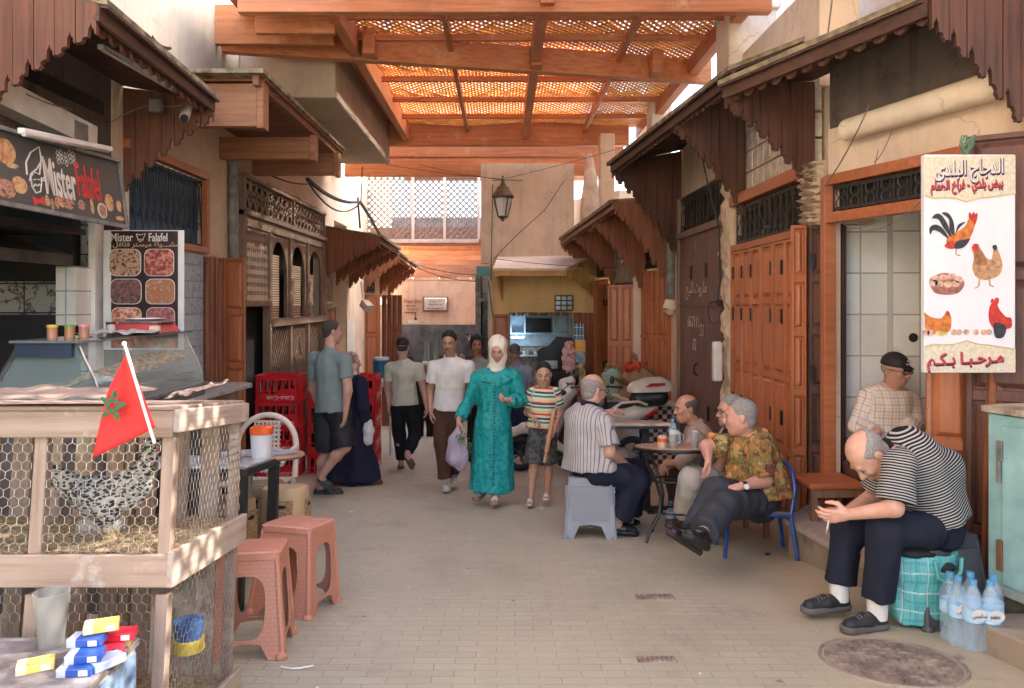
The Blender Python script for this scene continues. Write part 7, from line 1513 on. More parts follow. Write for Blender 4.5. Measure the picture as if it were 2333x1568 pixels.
for i,p in enumerate(fl_):
 for k in range(3):x,y=p[0],p[1]+k*9-abs(i-2)*4;b.tube([SP(x,y-5,.006),SP(x-4,y+3,.006),SP(x,y+10,.006),SP(x+4,y+3,.006),SP(x,y-5,.006)],.0016,4)
b.build('drawn_emblem',m_txw,sg)
def spoly(pts,mt,nm,lift=.003):
 b=MB();P_=[SP(*p,lift)for p in pts];
 b.add(P_,[tuple(range(len(P_)))[::-1]]);b.build(nm,mt,sg)
spoly([(68,446),(80,453),(82,455),(95,447),(97,470),(84,463),(80,463),(70,470)],m_txr,'bow_tie')
def Mpic(name,cols,sc_=9):
 m,nt,b=_new(name);v=coords(nt);n1=noise(nt,v,sc_,3,.6);vo=_n(nt,'ShaderNodeTexVoronoi');vo.inputs['Scale'].default_value=sc_*1.6;nt.links.new(v,vo.inputs['Vector'])
 k=len(cols);c=ramp(nt,math_(nt,'ADD',math_(nt,'MULTIPLY',n1,.7),math_(nt,'MULTIPLY',vo.outputs['Distance'],.45)),[(.25+.5*i/max(1,k-1),q)for i,q in enumerate(cols)]);nt.links.new(c,b.inputs['Base Color']);b.inputs['Roughness'].default_value=.45;MATS[name]=m;return m
meat=Mpic('pic_meat',[(.10,.02,.015),(.32,.09,.05),(.5,.3,.2),(.08,.03,.02)],26);bread=Mpic('pic_bread',[(.45,.22,.08),(.62,.42,.2),(.4,.12,.05)],18);salad=Mpic('pic_salad',[(.10,.20,.04),(.5,.2,.06),(.6,.45,.25),(.08,.15,.03)],30)
ell_=lambda cx,cy,rx,ry,n=16,s=0:[(cx+rx*math.cos(2*math.pi*i/n),cy+ry*math.sin(2*math.pi*i/n)+s*math.cos(2*math.pi*i/n)*rx)for i in range(n)]
for(cx,cy,rx,ry,mt)in((20,345,24,30,bread),(8,430,24,22,meat),(42,422,18,20,bread),(102,458,5,14,salad),(112,466,6,14,meat),(124,462,5,14,meat),(136,458,9,15,bread),(151,463,14,15,meat),(181,467,9,12,meat),(206,470,4,18,bread),(229,480,11,18,m_txw),(229,481,8,14,meat),(248,462,10,20,bread),(270,470,6,13,bread),(263,405,17,26,salad),(268,498,10,5,bread),(32,378,14,6,salad)):
 spoly(ell_(cx,cy,rx,ry,s=.15),mt,'food_picture',.003 if mt is not meat or cx!=229 else .005)
BY=5.5;bn=T('menu_banner','vertical menu banner with six photographs of grilled food on black','banner',tuple(px(325,797,BY)))
def brect(x0,y0,x1,y1,lift,mt,nm,rad=0,par=bn):
 a,c=px(x0,y1,BY),px(x1,y0,BY);w_,h=c.x-a.x,c.z-a.z;r=rad*w_;pts=[]
 if r:
  for(cx,cy,t0)in((w_-r,h-r,0),(r,h-r,1),(r,r,2),(w_-r,r,3)):pts+=[(cx+r*math.cos((t0+i/5)*math.pi/2),cy+r*math.sin((t0+i/5)*math.pi/2))for i in range(6)]
 else:pts=[(0,0),(w_,0),(w_,h),(0,h)]
 b=MB();b.prism(pts,(a.x,BY-lift,a.z),(1,0,0),(0,0,1),.002);return b.build(nm,mt,par)
brect(236,525,420,797,.004,m_white,'banner_sheet');brect(254,527,406,793,.0065,Mpic('pic_dark',[(.015,.008,.01),(.05,.015,.015),(.02,.01,.012)],6),'printed_ground');brect(254,770,406,793,.008,Mpic('pic_fire',[(.02,.01,.01),(.5,.12,.03),(.05,.02,.02),(.6,.2,.08)],9),'printed_flames')
for i,(x0,y0,x1,y1)in enumerate(((251,569,321,628),(331,569,396,628),(254,637,322,692),(334,637,398,692),(256,702,322,757),(336,702,398,757))):
 brect(x0-1.5,y0-1.5,x1+1.5,y1+1.5,.009,m_txw,'picture_rim',.22);brect(x0,y0,x1,y1,.011,Mpic('pic_grill%d'%i,[[(.28,.05,.03),(.12,.08,.05),(.55,.35,.22),(.1,.03,.02)],[(.45,.1,.08),(.2,.02,.03),(.6,.25,.15)],[(.04,.03,.035),(.10,.06,.06),(.3,.12,.1)],[(.6,.5,.35),(.35,.2,.1),(.5,.12,.05)],[(.1,.02,.01),(.5,.15,.06),(.7,.5,.4)],[(.1,.03,.03),(.3,.08,.07),(.45,.2,.17)]][i],24),'food_picture',.22)
zt_=lambda y:px(0,y,BY).z;xt_=lambda x:px(x,0,BY).x
text('Mister',.085,(xt_(253),BY-.010,zt_(550)),(1,0,0),(0,0,1),m_txw,'lettering',bn,.001,sx=.75,off=.001);text('Falafel',.085,(xt_(339),BY-.010,zt_(550)),(1,0,0),(0,0,1),m_txw,'lettering',bn,.001,sx=.68,off=.001)
text(arab('مشـــواة ميستر فلافل'),.05,(xt_(258),BY-.010,zt_(562)),(1,0,0),(0,0,1),M('text_gold',(.6,.42,.25),.5),'lettering',bn,.001,sx=1.15)
b=MB();b.tube([(xt_(312),BY-.011,zt_(534)),(xt_(316),BY-.011,zt_(546)),(xt_(327),BY-.011,zt_(546)),(xt_(333),BY-.011,zt_(532)),(xt_(322),BY-.011,zt_(536)),(xt_(312),BY-.011,zt_(534))],.003,4);b.tube([(xt_(316),BY-.011,zt_(547)),(xt_(321),BY-.011,zt_(551)),(xt_(328),BY-.011,zt_(547))],.003,4);b.build('chef_emblem',m_txw,bn)
for(a,b_,Ya,Yb,lab)in(((228,106),(396,200),4.6,5.5,'long fluorescent tube light fixed under the nearest left canopy'),((48,298),(250,340),3.95,5.0,'fluorescent tube light along the top of the restaurant sign')):
 q=T('tube_light',lab,'tube light',tuple(px(*a,Ya)));b=MB();b.beam(px(*a,Ya),px(*b_,Yb),.04,.03);b.build('housing',m_white,q,bevel=.004);b=MB();b.cyl(px(a[0]+6,a[1]+8,Ya),px(b_[0]-4,b_[1]+5,Yb),.013,n=10);b.build('tube',M('tube_glass',(.55,.50,.46),.2),q,smooth=True)
cc_=T('security_camera','small white bullet security camera on the dark canopy board','camera',tuple(px(425,245,5.8)));b=MB();b.cyl(px(428,243,5.75),px(420,268,5.5),.032,.036,16);b.ball(px(428,243,5.75),.034);b.build('body',M('camera_grey',(.42,.38,.34),.4),cc_,smooth=True);b=MB();b.cyl(px(420,268,5.5),px(419,271,5.48),.028,n=14);b.build('lens',m_black,cc_)
b=MB();a=px(342,257,5.75);b.box(a.x,a.x+.095,5.72,5.78,a.z,a.z+.10);tag(b.build('junction_box',m_conduit,bevel=.006),'square grey junction box on the dark canopy board','junction box')
b=MB();wire(b,px(245,285,5.7),px(342,240,5.72),-.02,.004);wire(b,px(368,242,5.72),px(425,238,5.75),.01,.004);wire(b,px(60,215,4.4),px(165,250,5.0),.01,.004);tag(b.build('thin_wire',m_conduit),'thin wire running to the junction box under the left canopy','wire')
b=MB();a=px(150,320,5.0);b.box(a.x-.1,a.x+.05,5.0,5.2,a.z,a.z+.16);tag(b.build('metal_box',m_conduit,bevel=.02),'rusty metal box behind the top of the restaurant sign','box')
b=MB()
for i in range(5):wire(b,px(270+i*8,-40,6.4),px(370+i*5,110,6.4),.06+.03*i,.012)
tag(b.build('cable_bundle',m_cable),'thick bundle of cables dropping past the upper left pillar','cables')
cl=T('drinks_cooler','round blue and white drinks cooler on a white stand','cooler',tuple(px(869,860,11.5)));c=px(868,860,11.5);b=MB();b.cyl(c,c+Vector((0,0,.27)),.12,n=20);b.build('tank',M('cooler_blue',(.02,.20,.34),.4),cl,smooth=True);b=MB();b.cyl(c+Vector((0,0,.27)),c+Vector((0,0,.31)),.125,n=20);b.cyl(c+Vector((0,0,-.02)),c,.125,n=20);b.build('lid',m_white,cl,smooth=True)
b=MB();b.box(c.x-.15,c.x+.18,11.3,11.7,c.z-.13,c.z-.02)
for sx in(-.13,.15):b.box(c.x+sx,c.x+sx+.03,11.32,11.36,gz(11.5),c.z-.13)
tag(b.build('white_stand',m_white),'white stand carrying the blue drinks cooler','stand')
b=MB();c=px(828,690,12.6);b.beam(c,c+Vector((.12,-.1,-.1)),.14,.12);b.tube([c+Vector((-.05,0,.35)),c],.01,5);tag(b.build('hanging_lamp',m_wall2),'pale lamp shade hanging under the far left canopy','lamp')
rt=T('cafe_table','round mosaic cafe table on curved black iron legs with drinks on it','table',at(1.27,5.4),TILT);tz=.655
b=MB();b.lathe([(0,tz-.02),(.30,tz-.02),(.312,tz-.012),(.312,tz),(.30,tz+.004),(0,tz+.004)],(0,0,0),44);b.build('table_rim',m_black,rt,world=False,smooth=True)
b=MB();b.cyl((0,0,tz+.0045),(0,0,tz+.008),.295,n=44);b.build('mosaic_top',M('mosaic_warm',(.62,.40,.28),.3,.9,26,col2=(.20,.10,.06),src='Generated'),rt,world=False)
for k in range(4):
 a=k*math.pi/2+.5;d=Vector((math.cos(a),math.sin(a),0));P=lambda r,z:d*r+Vector((0,0,z));b=MB();b.tube([P(.28,tz-.02),P(.27,.55),P(.19,.42),P(.15,.30),P(.17,.18),P(.27,.06),P(.29,0)],.011,8);b.build('leg',m_black,rt,world=False,smooth=True)
for(r_,z_)in((.185,.42),(.165,.2)):b=MB();b.tube([(r_*math.cos(t),r_*math.sin(t),z_)for t in[i*math.pi/12 for i in range(25)]],.008,6);b.build('brace_ring',m_black,rt,world=False,smooth=True)
tt=lambda X,Y:gz(Y)+tz+.009
m_gls=Mglass('tea_glass',(.80,.84,.80),.05,.28);m_mint=M('mint_tea',(.035,.06,.015),.3,.4,30,bst=0)
def glass(lab,X,Y,r,h,fill,fm,cap=None,handle=False,nm='tea_glass',cat='glass',band=None):
 t=T(nm,lab,cat,(X,Y,tt(X,Y)));b=MB();b.lathe([(0,0),(r*.9,0),(r,h),(r*.92,h),(r*.82,.006),(0,.006)],(0,0,0),18);b.build('glass',m_gls,t,world=False,smooth=True)
 b=MB();b.lathe([(0,.006),(r*.84,.006),(r*.88,fill),(0,fill)],(0,0,0),18);b.build('drink',fm,t,world=False,smooth=True)
 if handle:b=MB();b.tube([(r*.95,0,h*.85),(r*1.7,0,h*.75),(r*1.75,0,h*.4),(r*.95,0,h*.2)],.005,6);b.build('handle',m_gls,t,world=False,smooth=True)
 if band:b=MB();b.cyl((0,0,h*.55),(0,0,h*.82),r*1.01,n=18);b.build('band',band,t,world=False,smooth=True)
 return t
glass('small glass with an orange band at the left of the round table',1.145,5.35,.034,.088,.045,M('juice',(.6,.3,.12),.3),band=M('band_orange',(.72,.10,.02),.4))
glass('tall dark mint tea mug with handle beside the orange banded glass',1.215,5.32,.030,.13,.10,m_mint,handle=True)
glass('tall glass of mint tea at the right of the round table',1.375,5.33,.026,.125,.11,m_mint);glass('glass of mint tea behind the tall mug',1.285,5.52,.030,.11,.09,m_mint,handle=True)
def bottle(lab,X,Y,z,h=.31,r=.042,grp=None,mt=m_water,label=True,capc=None,txt=None,body=None):
 t=T('water_bottle',lab,'bottle',(X,Y,z),group=grp);k=h/.31;b=MB();pr=[(0,.004),(r*.8,0),(r,.012)]
 for i in range(7):pr+=[(r,.02+i*.024*k),(r*.955,.032+i*.024*k)]
 pr+=[(r,.195*k),(r*.96,.22*k),(r*.6,.262*k),(r*.33,.28*k),(r*.33,.292*k)];b.lathe(pr,(0,0,0),18);b.build('bottle_body',body or mt,t,world=False,smooth=True)
 b=MB();b.cyl((0,0,.29*k),(0,0,.312*k),r*.38,n=14);b.build('cap',M('cap_blue',(.12,.36,.62),.4),t,world=False,smooth=True)
 if label:b=MB();b.cyl((0,0,.135*k),(0,0,.19*k),r*1.015,n=20,caps=False);o=b.build('label',M('label_blue',(.22,.50,.75),.4,.3,25,col2=(.6,.75,.85)),t,world=False,smooth=True)
 if txt:b=MB();b.prism(ell_(0,.165,.034,.026),(0,-r*1.03,0),(1,0,0),(0,0,1),.002);b.build('label_oval',m_white,t,world=False);text(txt,.024,(-.030,-r*1.03-.003,.157),(1,0,0),(0,0,1),M('label_ink',(.01,.015,.12),.5),'label_lettering',t,.0006,world=False)
 return t
bottle('water bottle with a blue cap standing on the round table',1.245,5.45,tt(1.25,5.45),.20,.03,label=False)
bottle('small water bottle on the ground under the round table',1.29,5.72,gz(5.72),.22,.033)
st2=T('back_table','square cream topped cafe table behind the man in the striped shirt','table',at(1.18,6.62),TILT);b=MB();b.box(-.28,.28,-.25,.25,.745,.77);b.build('table_top',M('cream_marble',(.62,.50,.36),.3,.3,10),st2,world=False,bevel=.005);b=MB();b.box(-.275,.275,-.245,.245,.72,.744);b.build('frame',m_black,st2,world=False)
for(x,y)in((.1,0),):b=MB();b.box(x-.03,x+.03,-.03,.03,0,.72);b.box(x-.22,x+.22,-.03,.03,0,.03);b.box(x-.03,x+.03,-.22,.22,.0,.03);b.build('pedestal',m_black,st2,world=False)
m_blue=M('chair_blue',(.015,.07,.30),.35,.2,20)
bc_=T('blue_chair','low blue tubular metal chair under the man in the flowered shirt','chair',at(1.68,4.98),(TILT[0],0,R(-8)));b=MB();b.box(-.2,.2,-.19,.19,.285,.30);b.build('seat',M('seat_wood',(.25,.13,.07),.5),bc_,world=False,bevel=.005)
b=MB();b.tube([(-.2,-.19,.28),(.2,-.19,.28),(.2,.19,.28),(-.2,.19,.28),(-.2,-.19,.28)],.012,8);b.tube([(.2,-.18,.28),(.23,-.18,.45),(.22,-.16,.56),(.20,-.10,.60),(.20,.10,.60),(.22,.16,.56),(.23,.18,.45),(.2,.18,.28)],.013,8);b.build('back_frame',m_blue,bc_,world=False,smooth=True)
for(x,y)in((-.19,-.18),(.2,-.18),(-.19,.18),(.2,.18)):b=MB();b.tube([(x,y,.28),(x*1.15,y*1.1,0)],.013,8);b.build('leg',m_blue,bc_,world=False,smooth=True)
for(X,Y,lab,rz)in((1.72,6.3,'wooden chair under the man in the beige shirt',0),(1.73,5.6,'wooden chair under the man with glasses',5)):
 t=T('wooden_chair',lab,'chair',at(X,Y),(TILT[0],0,R(rz)),'wooden chairs by the cafe table');b=MB();b.box(-.2,.2,-.2,.2,.27,.30);b.build('seat',m_md_y,t,world=False,bevel=.005)
 for(x,y)in((-.18,-.18),(.18,-.18),(-.18,.18),(.18,.18)):b=MB();b.box(x-.018,x+.018,y-.018,y+.018,0,.27 if x<0 else .62);b.build('leg',m_md_z,t,world=False)
 b=MB();b.box(.165,.185,-.18,.18,.46,.60);b.build('backrest',m_md_y,t,world=False)
os_=T('padded_stool','wooden stool with a reddish brown padded square top beside the doorway','stool',at(2.17,5.0),(0,0,R(3)));m_sw=Mwood('stool_wood',(.22,.12,.075),(.12,.065,.04),'z',.6)
b=MB();b.box(-.185,.185,-.16,.16,.455,.495);b.build('seat',M('leather_brown',(.42,.13,.05),.4,.15,5),os_,world=False,bevel=.012)
for(x,y)in((-.15,-.13),(.15,-.13),(-.15,.13),(.15,.13)):b=MB();b.box(x-.018,x+.018,y-.018,y+.018,.0,.455);b.build('leg',m_sw,os_,world=False)
b=MB();b.box(-.15,.15,-.14,-.12,.16,.20);b.box(-.15,-.13,-.13,.13,.16,.2);b.box(.13,.15,-.13,.13,.16,.2);b.box(-.15,.15,-.14,-.12,.40,.455);b.build('stretcher',m_sw,os_,world=False)
m_scw=M('scooter_white',(.66,.60,.50),.25,.08,4,coat=.5,bst=0);m_rub=M('rubber',(.018,.018,.018),.8,.2,20);m_bp=M('black_plastic',(.025,.026,.028),.45,.2,10);m_rl=M('tail_red',(.40,.02,.02),.2,bst=0)
sY=9.35;sco=T('scooter','white motor scooter with a top box parked behind the seated men','scooter',(1.02,sY,gz(sY)));G0=gz(sY)
SPt=lambda x,y,d=0:Vector(((x-CX)/F*sY,sY+d,E+(HY-y)/F*sY))
for(cx,nm)in((1185,'front_wheel'),(1440,'rear_wheel')):
 c=SPt(cx,1035);c.z=G0+.222;b=MB();n=28
 b.add(*(lambda R1,r1:([c+Vector(((R1+r1*math.cos(p))*math.cos(t),r1*1.15*math.sin(p),(R1+r1*math.cos(p))*math.sin(t)))for t in[2*math.pi*i/n for i in range(n)]for p in[2*math.pi*j/8 for j in range(8)]],[(i*8+j,i*8+(j+1)%8,((i+1)%n)*8+(j+1)%8,((i+1)%n)*8+j)for i in range(n)for j in range(8)]))(.18,.042));w_=b.build(nm,m_rub,sco,smooth=True,ang=0)
 b=MB()
 for k in range(5):a=k*2*math.pi/5;b.beam(c,c+Vector((math.cos(a)*.15,0,math.sin(a)*.15)),.02,.022,up=(0,1,0))
 b.tube([c+Vector((.147*math.cos(t),0,.147*math.sin(t)))for t in[i*math.pi/14 for i in range(29)]],.012,6);b.cyl(c+Vector((0,-.04,0)),c+Vector((0,.04,0)),.03,n=12);b.build('rim',m_bp,w_)
B_=Field(.012,.04);q=SPt
B_.path([q(1148,1000),q(1168,985),q(1195,975),q(1222,985)],[.02,.055,.065,.04],sq=((0,1,0),1.0));B_.path([q(1215,980),q(1262,925),q(1300,885)],[.07,.13,.10],sq=((.7,0,.7),1.7));B_.path([q(1250,960),q(1262,1010),q(1300,1035)],[.08,.07,.05],sq=((.9,0,.2),1.4))
B_.path([q(1350,980),q(1395,955),q(1450,940),q(1494,930)],[.11,.12,.10,.03],sq=((0,1,0),1.0));B_.cone(q(1285,875),q(1300,868),.075,.06)
fieldobj('bodywork',B_,m_scw,sco)
b=MB();b.beam(q(1262,1040),q(1370,1040),.26,.05);b.beam(q(1270,1048),q(1400,1052),.16,.12);b.build('footboard',m_bp,sco,bevel=.02)
B_=Field(.012,.04);B_.path([q(1325,945),q(1370,928),q(1438,921)],[.075,.08,.05],sq=((0,0,1),1.3));fieldobj('seat',B_,m_bp,sco)
B_=Field(.012,.03);B_.path([q(1360,1020),q(1410,1035),q(1440,1040)],[.07,.10,.07]);B_.cone(q(1300,900),q(1262,1000),.04,.04);fieldobj('engine',B_,M('engine_cover',(.30,.27,.24),.4),sco)
b=MB();b.cyl(q(1413,1035,-.13),q(1413,1035,-.09),.075,n=24);b.cyl(q(1413,1035,-.15),q(1413,1035,-.13),.05,n=24);b.build('clutch_cover',M('cover_pale',(.5,.46,.4),.4),sco,smooth=True)
b=MB();b.tube([q(1298,868,-.32),q(1290,872,-.15),q(1290,872,.15),q(1298,868,.32)],.014,8);b.tube([q(1290,905,0),q(1200,1010,0),q(1185,1035,.06)],.02,8);b.build('handlebar',m_bp,sco,smooth=True)
for(x,y,d)in((1272,888,-.3),(1312,862,.3)):b=MB();b.ball(q(x,y,d),(.075,.02,.04));b.tube([q(x,y,d),q(1292,872,d*.7)],.006,5);b.build('mirror',m_bp,sco,smooth=True)
b=MB();b.tube([q(1390,930,-.12),q(1412,915,-.13),q(1450,912,-.13),q(1470,920,-.1)],.018,8);b.build('grab_rail',m_scw,sco,smooth=True);b=MB();b.beam(q(1470,948),q(1496,930),.16,.05);b.build('tail_light',m_rl,sco,bevel=.01)
B_=Field(.01,.02);B_.cone(q(1455,908),q(1500,905),.125,.125,sq=((0,0,1),1.15));B_.cut(q(1480,893),(0,0,1));fieldobj('top_box_base',B_,m_bp,sco)
B_=Field(.01,.02);B_.cone(q(1452,892),q(1512,889),.14,.135,sq=((0,0,1),1.0));B_.cone(q(1470,878),q(1500,876),.10,.10,k=.05);B_.cut(q(1480,892),(.04,0,-1));fieldobj('top_box_lid',B_,m_scw,sco)
b=MB();b.prism([(-.08,-.02),(.0,.025),(.16,.03),(.17,.0)],q(1478,875,-.15),(1,0,0),(0,0,1),-.02);b.build('red_reflector',m_rl,sco)
mY=9.0;mo=T('motorbike','dark motorbike with a round headlight and mirrors parked behind the scooter','motorbike',(1.2,mY+.6,gz(mY)));q=lambda x,y,d=0:Vector(((x-CX)/F*mY,mY+d,E+(HY-y)/F*mY))
b=MB();c=q(1366,896);b.cyl(c,c+Vector((0,.12,0)),.075,.05,18);b.build('headlight_shell',m_bp,mo,smooth=True);b=MB();b.cyl(c+Vector((0,-.01,0)),c,.066,.07,18);b.build('headlight',M('lamp_glass',(.6,.58,.55),.1,bst=0),mo,smooth=True)
b=MB();b.tube([c+Vector((-.34,.15,.05)),c+Vector((-.1,.1,.07)),c+Vector((.1,.1,.07)),c+Vector((.3,.15,.05))],.012,8);b.tube([c+Vector((0,.1,-.05)),c+Vector((0,.0,-.75))],.03,8);b.build('handlebar',m_bp,mo,smooth=True)
for(x,y)in((1397,868),(1350,872)):b=MB();b.ball(q(x,y,.1),(.03,.015,.05));b.tube([q(x,y,.1),c+Vector(((x-1366)/300,.12,.05))],.005,5);b.build('mirror',m_bp,mo,smooth=True)
B_=Field(.014,.05);B_.path([c+Vector((0,.2,-.12)),c+Vector((0,.6,-.15)),c+Vector((0,1.2,-.18))],[.12,.13,.09]);B_.ell(c+Vector((0,.0,-.2)),(.12,.1,.14));fieldobj('body',B_,m_bp,mo)
b=MB();w0=Vector((c.x,mY+.0,gz(mY)+.26))
for dy in(.0,1.2):b.cyl(w0+Vector((-.04,dy,gz(mY+dy)-gz(mY))),w0+Vector((.04,dy,gz(mY+dy)-gz(mY))),.26,n=24)
b.build('wheels',m_rub,mo,bevel=.02)
m_fur=M('seat_cover_black',(.018,.016,.015),.95,.5,30,80,1.0);B_=Field(.014,.04);B_.ell(px(1275,868,11.2),(.28,.22,.13));B_.noise=(.02,(9,9,9),3);v_,f_=B_.mesh();o=smesh('black_bundle',[(v_,f_)],m_fur,None);tag(o,'shaggy black bundle on a parked bike in front of the cafe counter','bundle')
b=MB();c=px(1275,960,11.2);b.box(c.x-.25,c.x+.25,11.05,11.35,gz(11.2),px(0,880,11.2).z);tag(b.build('covered_box',m_soot,bevel=.03),'dark covered box under the shaggy bundle','box')
m_chk=None
def checker():
 m,nt,b=_new('checker_tile');v=coords(nt);ck=_n(nt,'ShaderNodeTexChecker');ck.inputs['Scale'].default_value=17;ck.inputs['Color1'].default_value=(.05,.02,.015,1);ck.inputs['Color2'].default_value=(.55,.45,.36,1)
 nt.links.new(v,ck.inputs[0]);nt.links.new(ck.outputs[0],b.inputs['Base Color']);b.inputs['Roughness'].default_value=.3;return m
tc=T('tiled_counter','low counter with brown and white checkered tiles and ribbed side behind the scooter','counter',(1.85,10.4,gz(10.4)));zt2=px(0,918,9.8).z
b=MB();b.box(1.78,2.3,9.72,9.9,gz(10)-.05,zt2-.03);b.build('checkered_front',checker(),tc);b=MB();b.add([(1.78,9.72,-1.1),(1.56,11.3,-1.3),(1.62,11.3,-1.3),(1.84,9.72,-1.1),(1.78,9.72,zt2-.03),(1.56,11.3,zt2-.03),(1.62,11.3,zt2-.03),(1.84,9.72,zt2-.03)],[(0,1,2,3),(7,6,5,4),(1,0,4,5),(2,1,5,6),(3,2,6,7),(0,3,7,4)])
for i in range(34):f_=i/34;b.box(1.765-.22*f_,1.79-.22*f_,9.73+1.57*f_,9.76+1.57*f_,-1.1,zt2-.03)
b.build('ribbed_side',m_white,tc);b=MB();b.prism([(1.74,9.68),(2.3,9.68),(2.15,11.35),(1.50,11.35)],(0,0,zt2),(1,0,0),(0,1,0),.03);b.build('counter_top',m_wall2,tc)
m_card=M('cardboard',(.40,.25,.14),.85,.15,8,30,.2)
def cbox(lab,p,w,d,h,rot,flaps=True):
 t=T('cardboard_box',lab,'cardboard box',p,rot,'open cardboard boxes on the tiled counter');b=MB();th=.006
 b.box(-w/2,w/2,-d/2,d/2,0,th);b.box(-w/2,w/2,-d/2,-d/2+th,th,h);b.box(-w/2,w/2,d/2-th,d/2,th,h);b.box(-w/2,-w/2+th,-d/2+th,d/2-th,th,h);b.box(w/2-th,w/2,-d/2+th,d/2-th,th,h);b.build('box_body',m_card,t,world=False)
 if flaps:
  for(a,bb,c_)in(((-w/2,-d/2,h),(w/2,-d/2,h),(0,-.1,.04)),((w/2,-d/2,h),(w/2,d/2,h),(.11,0,.05)),((-w/2,d/2,h),(-w/2,-d/2,h),(-.12,0,.1))):
   b=MB();A_,B2,C_=Vector(a),Vector(bb),Vector(c_);b.add([A_,B2,B2+C_,A_+C_],[(0,1,2,3)]);o=b.build('flap',m_card,t,world=False);s_=o.modifiers.new('s','SOLIDIFY');s_.thickness=.005
 return t
cbox('open cardboard box with a round green stamp lying on the tiled counter',(1.86,10.4,zt2),.34,.3,.17,(0,0,R(20)));cbox('tilted open cardboard box with red bags resting in the other box',(1.83,10.45,zt2+.17),.3,.28,.26,(R(8),R(35),R(14)))
b=MB();b.prism(ell_(0,0,.045,.055),(1.81,10.235,zt2+.085),(.94,.34,0),(0,0,1),.003);tag(b.build('green_stamp',M('stamp_green',(.06,.12,.06),.7)),'round green stamp on the side of the cardboard box','stamp')
def crumple(lab,nm,cat,c,r,mat,seed=1,amp=.03,fr=8,res=.012,**k):
 B_=Field(res,.04);B_.ell(c,r);B_.noise=(amp,(fr,fr,fr),seed);v_,f_=B_.mesh();return tag(smesh(nm,[(v_,f_)],mat,None),lab,cat)
m_redp=M('plastic_red',(.55,.06,.02),.35,.3,12,30,.5);crumple('crumpled orange red plastic bag on top of the tilted box','plastic_bag','bag',Vector((1.86,10.4,zt2+.42)),(.17,.12,.08),m_redp,3,.03,7)
gb_=T('woven_bag','pale green woven shopping bag on the tiled counter','bag',(1.6,10.9,zt2));B_=Field(.012,.03);B_.cone((1.6,10.9,zt2+.02),(1.6,10.9,zt2+.28),.13,.15,flat=(0,1),sq=((0,1,0),1.3));B_.noise=(.006,(6,6,6),2);v_,f_=B_.mesh();smesh('bag_body',[(v_,f_)],Mweave('green_weave',(.34,.46,.30),.03,.02),gb_)
B_=Field(.01,.02);B_.ell((1.6,10.9,zt2+.29),(.12,.09,.05));B_.noise=(.02,(12,12,12),5);v_,f_=B_.mesh();smesh('plastic_lining',[(v_,f_)],M('plastic_mint',(.35,.6,.5),.35),gb_)
b=MB()
for s_ in(-.06,.06):b.tube([(1.5,10.9+s_,zt2+.28),(1.53,10.9+s_,zt2+.42),(1.67,10.9+s_,zt2+.42),(1.7,10.9+s_,zt2+.28)],.006,6)
b.build('handle',M('rope',(.4,.3,.2),.8),gb_)
crumple('transparent hanging bag of pink and orange snacks beside the cafe','snack_bag','bag',px(1296,815,12.5),(.12,.09,.28),Mpic('pic_snack',[(.65,.12,.08),(.7,.4,.35),(.6,.5,.6),(.7,.2,.05)],12),4,.02,8)
for i,(y0,y1,c,lab)in enumerate(((775,801,(.75,.36,.03),'orange snack box'),(801,826,(.08,.25,.45),'blue snack box'),(826,856,(.05,.04,.03),'black and yellow snack box'),(856,905,(.45,.06,.03),'red snack box'))):
 a,d=px(1311,y1,12.4),px(1333,y0,12.4);t=T('snack_box',lab+' in the column of boxes beside the cafe','box',(a.x,12.4,a.z));b=MB();b.box(a.x,d.x,12.4,12.52,a.z+.004,d.z);b.build('carton',Mpic('pic_box%d'%i,[c,scl(c,1.2),(.7,.5,.2)],7),t)
 if i==2:text('BIMO',.07,(a.x+.105,12.396,a.z+.02),(0,0,1),(-1,0,0),pc['y'],'lettering',t,.001)
b=MB();a=px(1322,735,12.55);b.tube([a,px(1320,775,12.45)],.005,4);tag(b.build('string',m_white),'white string holding the snack bags','string')
b=MB();a,d=px(1313,1005,12.3),px(1340,905,12.3);b.box(a.x,d.x+.1,12.35,12.6,gz(12.4),a.z+.55);tag(b.build('snack_stand',m_md_z),'wooden stand under the snack boxes','stand')
bottle('clear water bottle standing on the cafe counter',.46,13.4,px(0,868,13.2).z+.03,.62*.5,.05,label=False)
PY=3.70;ps=T('poultry_sign','tall white poultry shop sign with pictures of hens, a rooster and eggs','sign',tuple(px(2209,852,PY)));sX=lambda x:(x-CX)/F*PY;sZ=lambda y:E+(HY-y)/F*PY
m_sgw=M('sign_sheet',(.70,.73,.78),.5,.05,3,20,.1);b=MB();b.box(sX(2105),sX(2313),PY,PY+.035,sZ(850),sZ(352));b.build('panel',m_sgw,ps,bevel=.006)
m_crm=M('sign_cream',(.66,.62,.48),.5,.15,60)
def pp_(pts,mt,nm,lift=.002,spline=True):
 if spline:
  P_=[];n=len(pts)
  for i in range(n):
   a,b1,c,d=pts[i-1],pts[i],pts[(i+1)%n],pts[(i+2)%n]
   for k in range(4):
    t=k/4;P_.append(tuple(.5*(2*b1[j]+(c[j]-a[j])*t+(2*a[j]-5*b1[j]+4*c[j]-d[j])*t*t+(3*b1[j]-a[j]-3*c[j]+d[j])*t**3)for j in(0,1)))
 else:P_=pts
 b=MB();b.prism([(sX(x),sZ(y))for x,y in P_],(0,PY-lift,0),(1,0,0),(0,0,1),.0015);return b.build(nm,mt,ps)
arc_=lambda y,s:[(2106,y),(2125,y+6*s),(2150,y+4*s),(2175,y+6*s),(2200,y+14*s),(2225,y+6*s),(2250,y+4*s),(2275,y+0),(2300,y-4*s),(2312,y-6*s)]
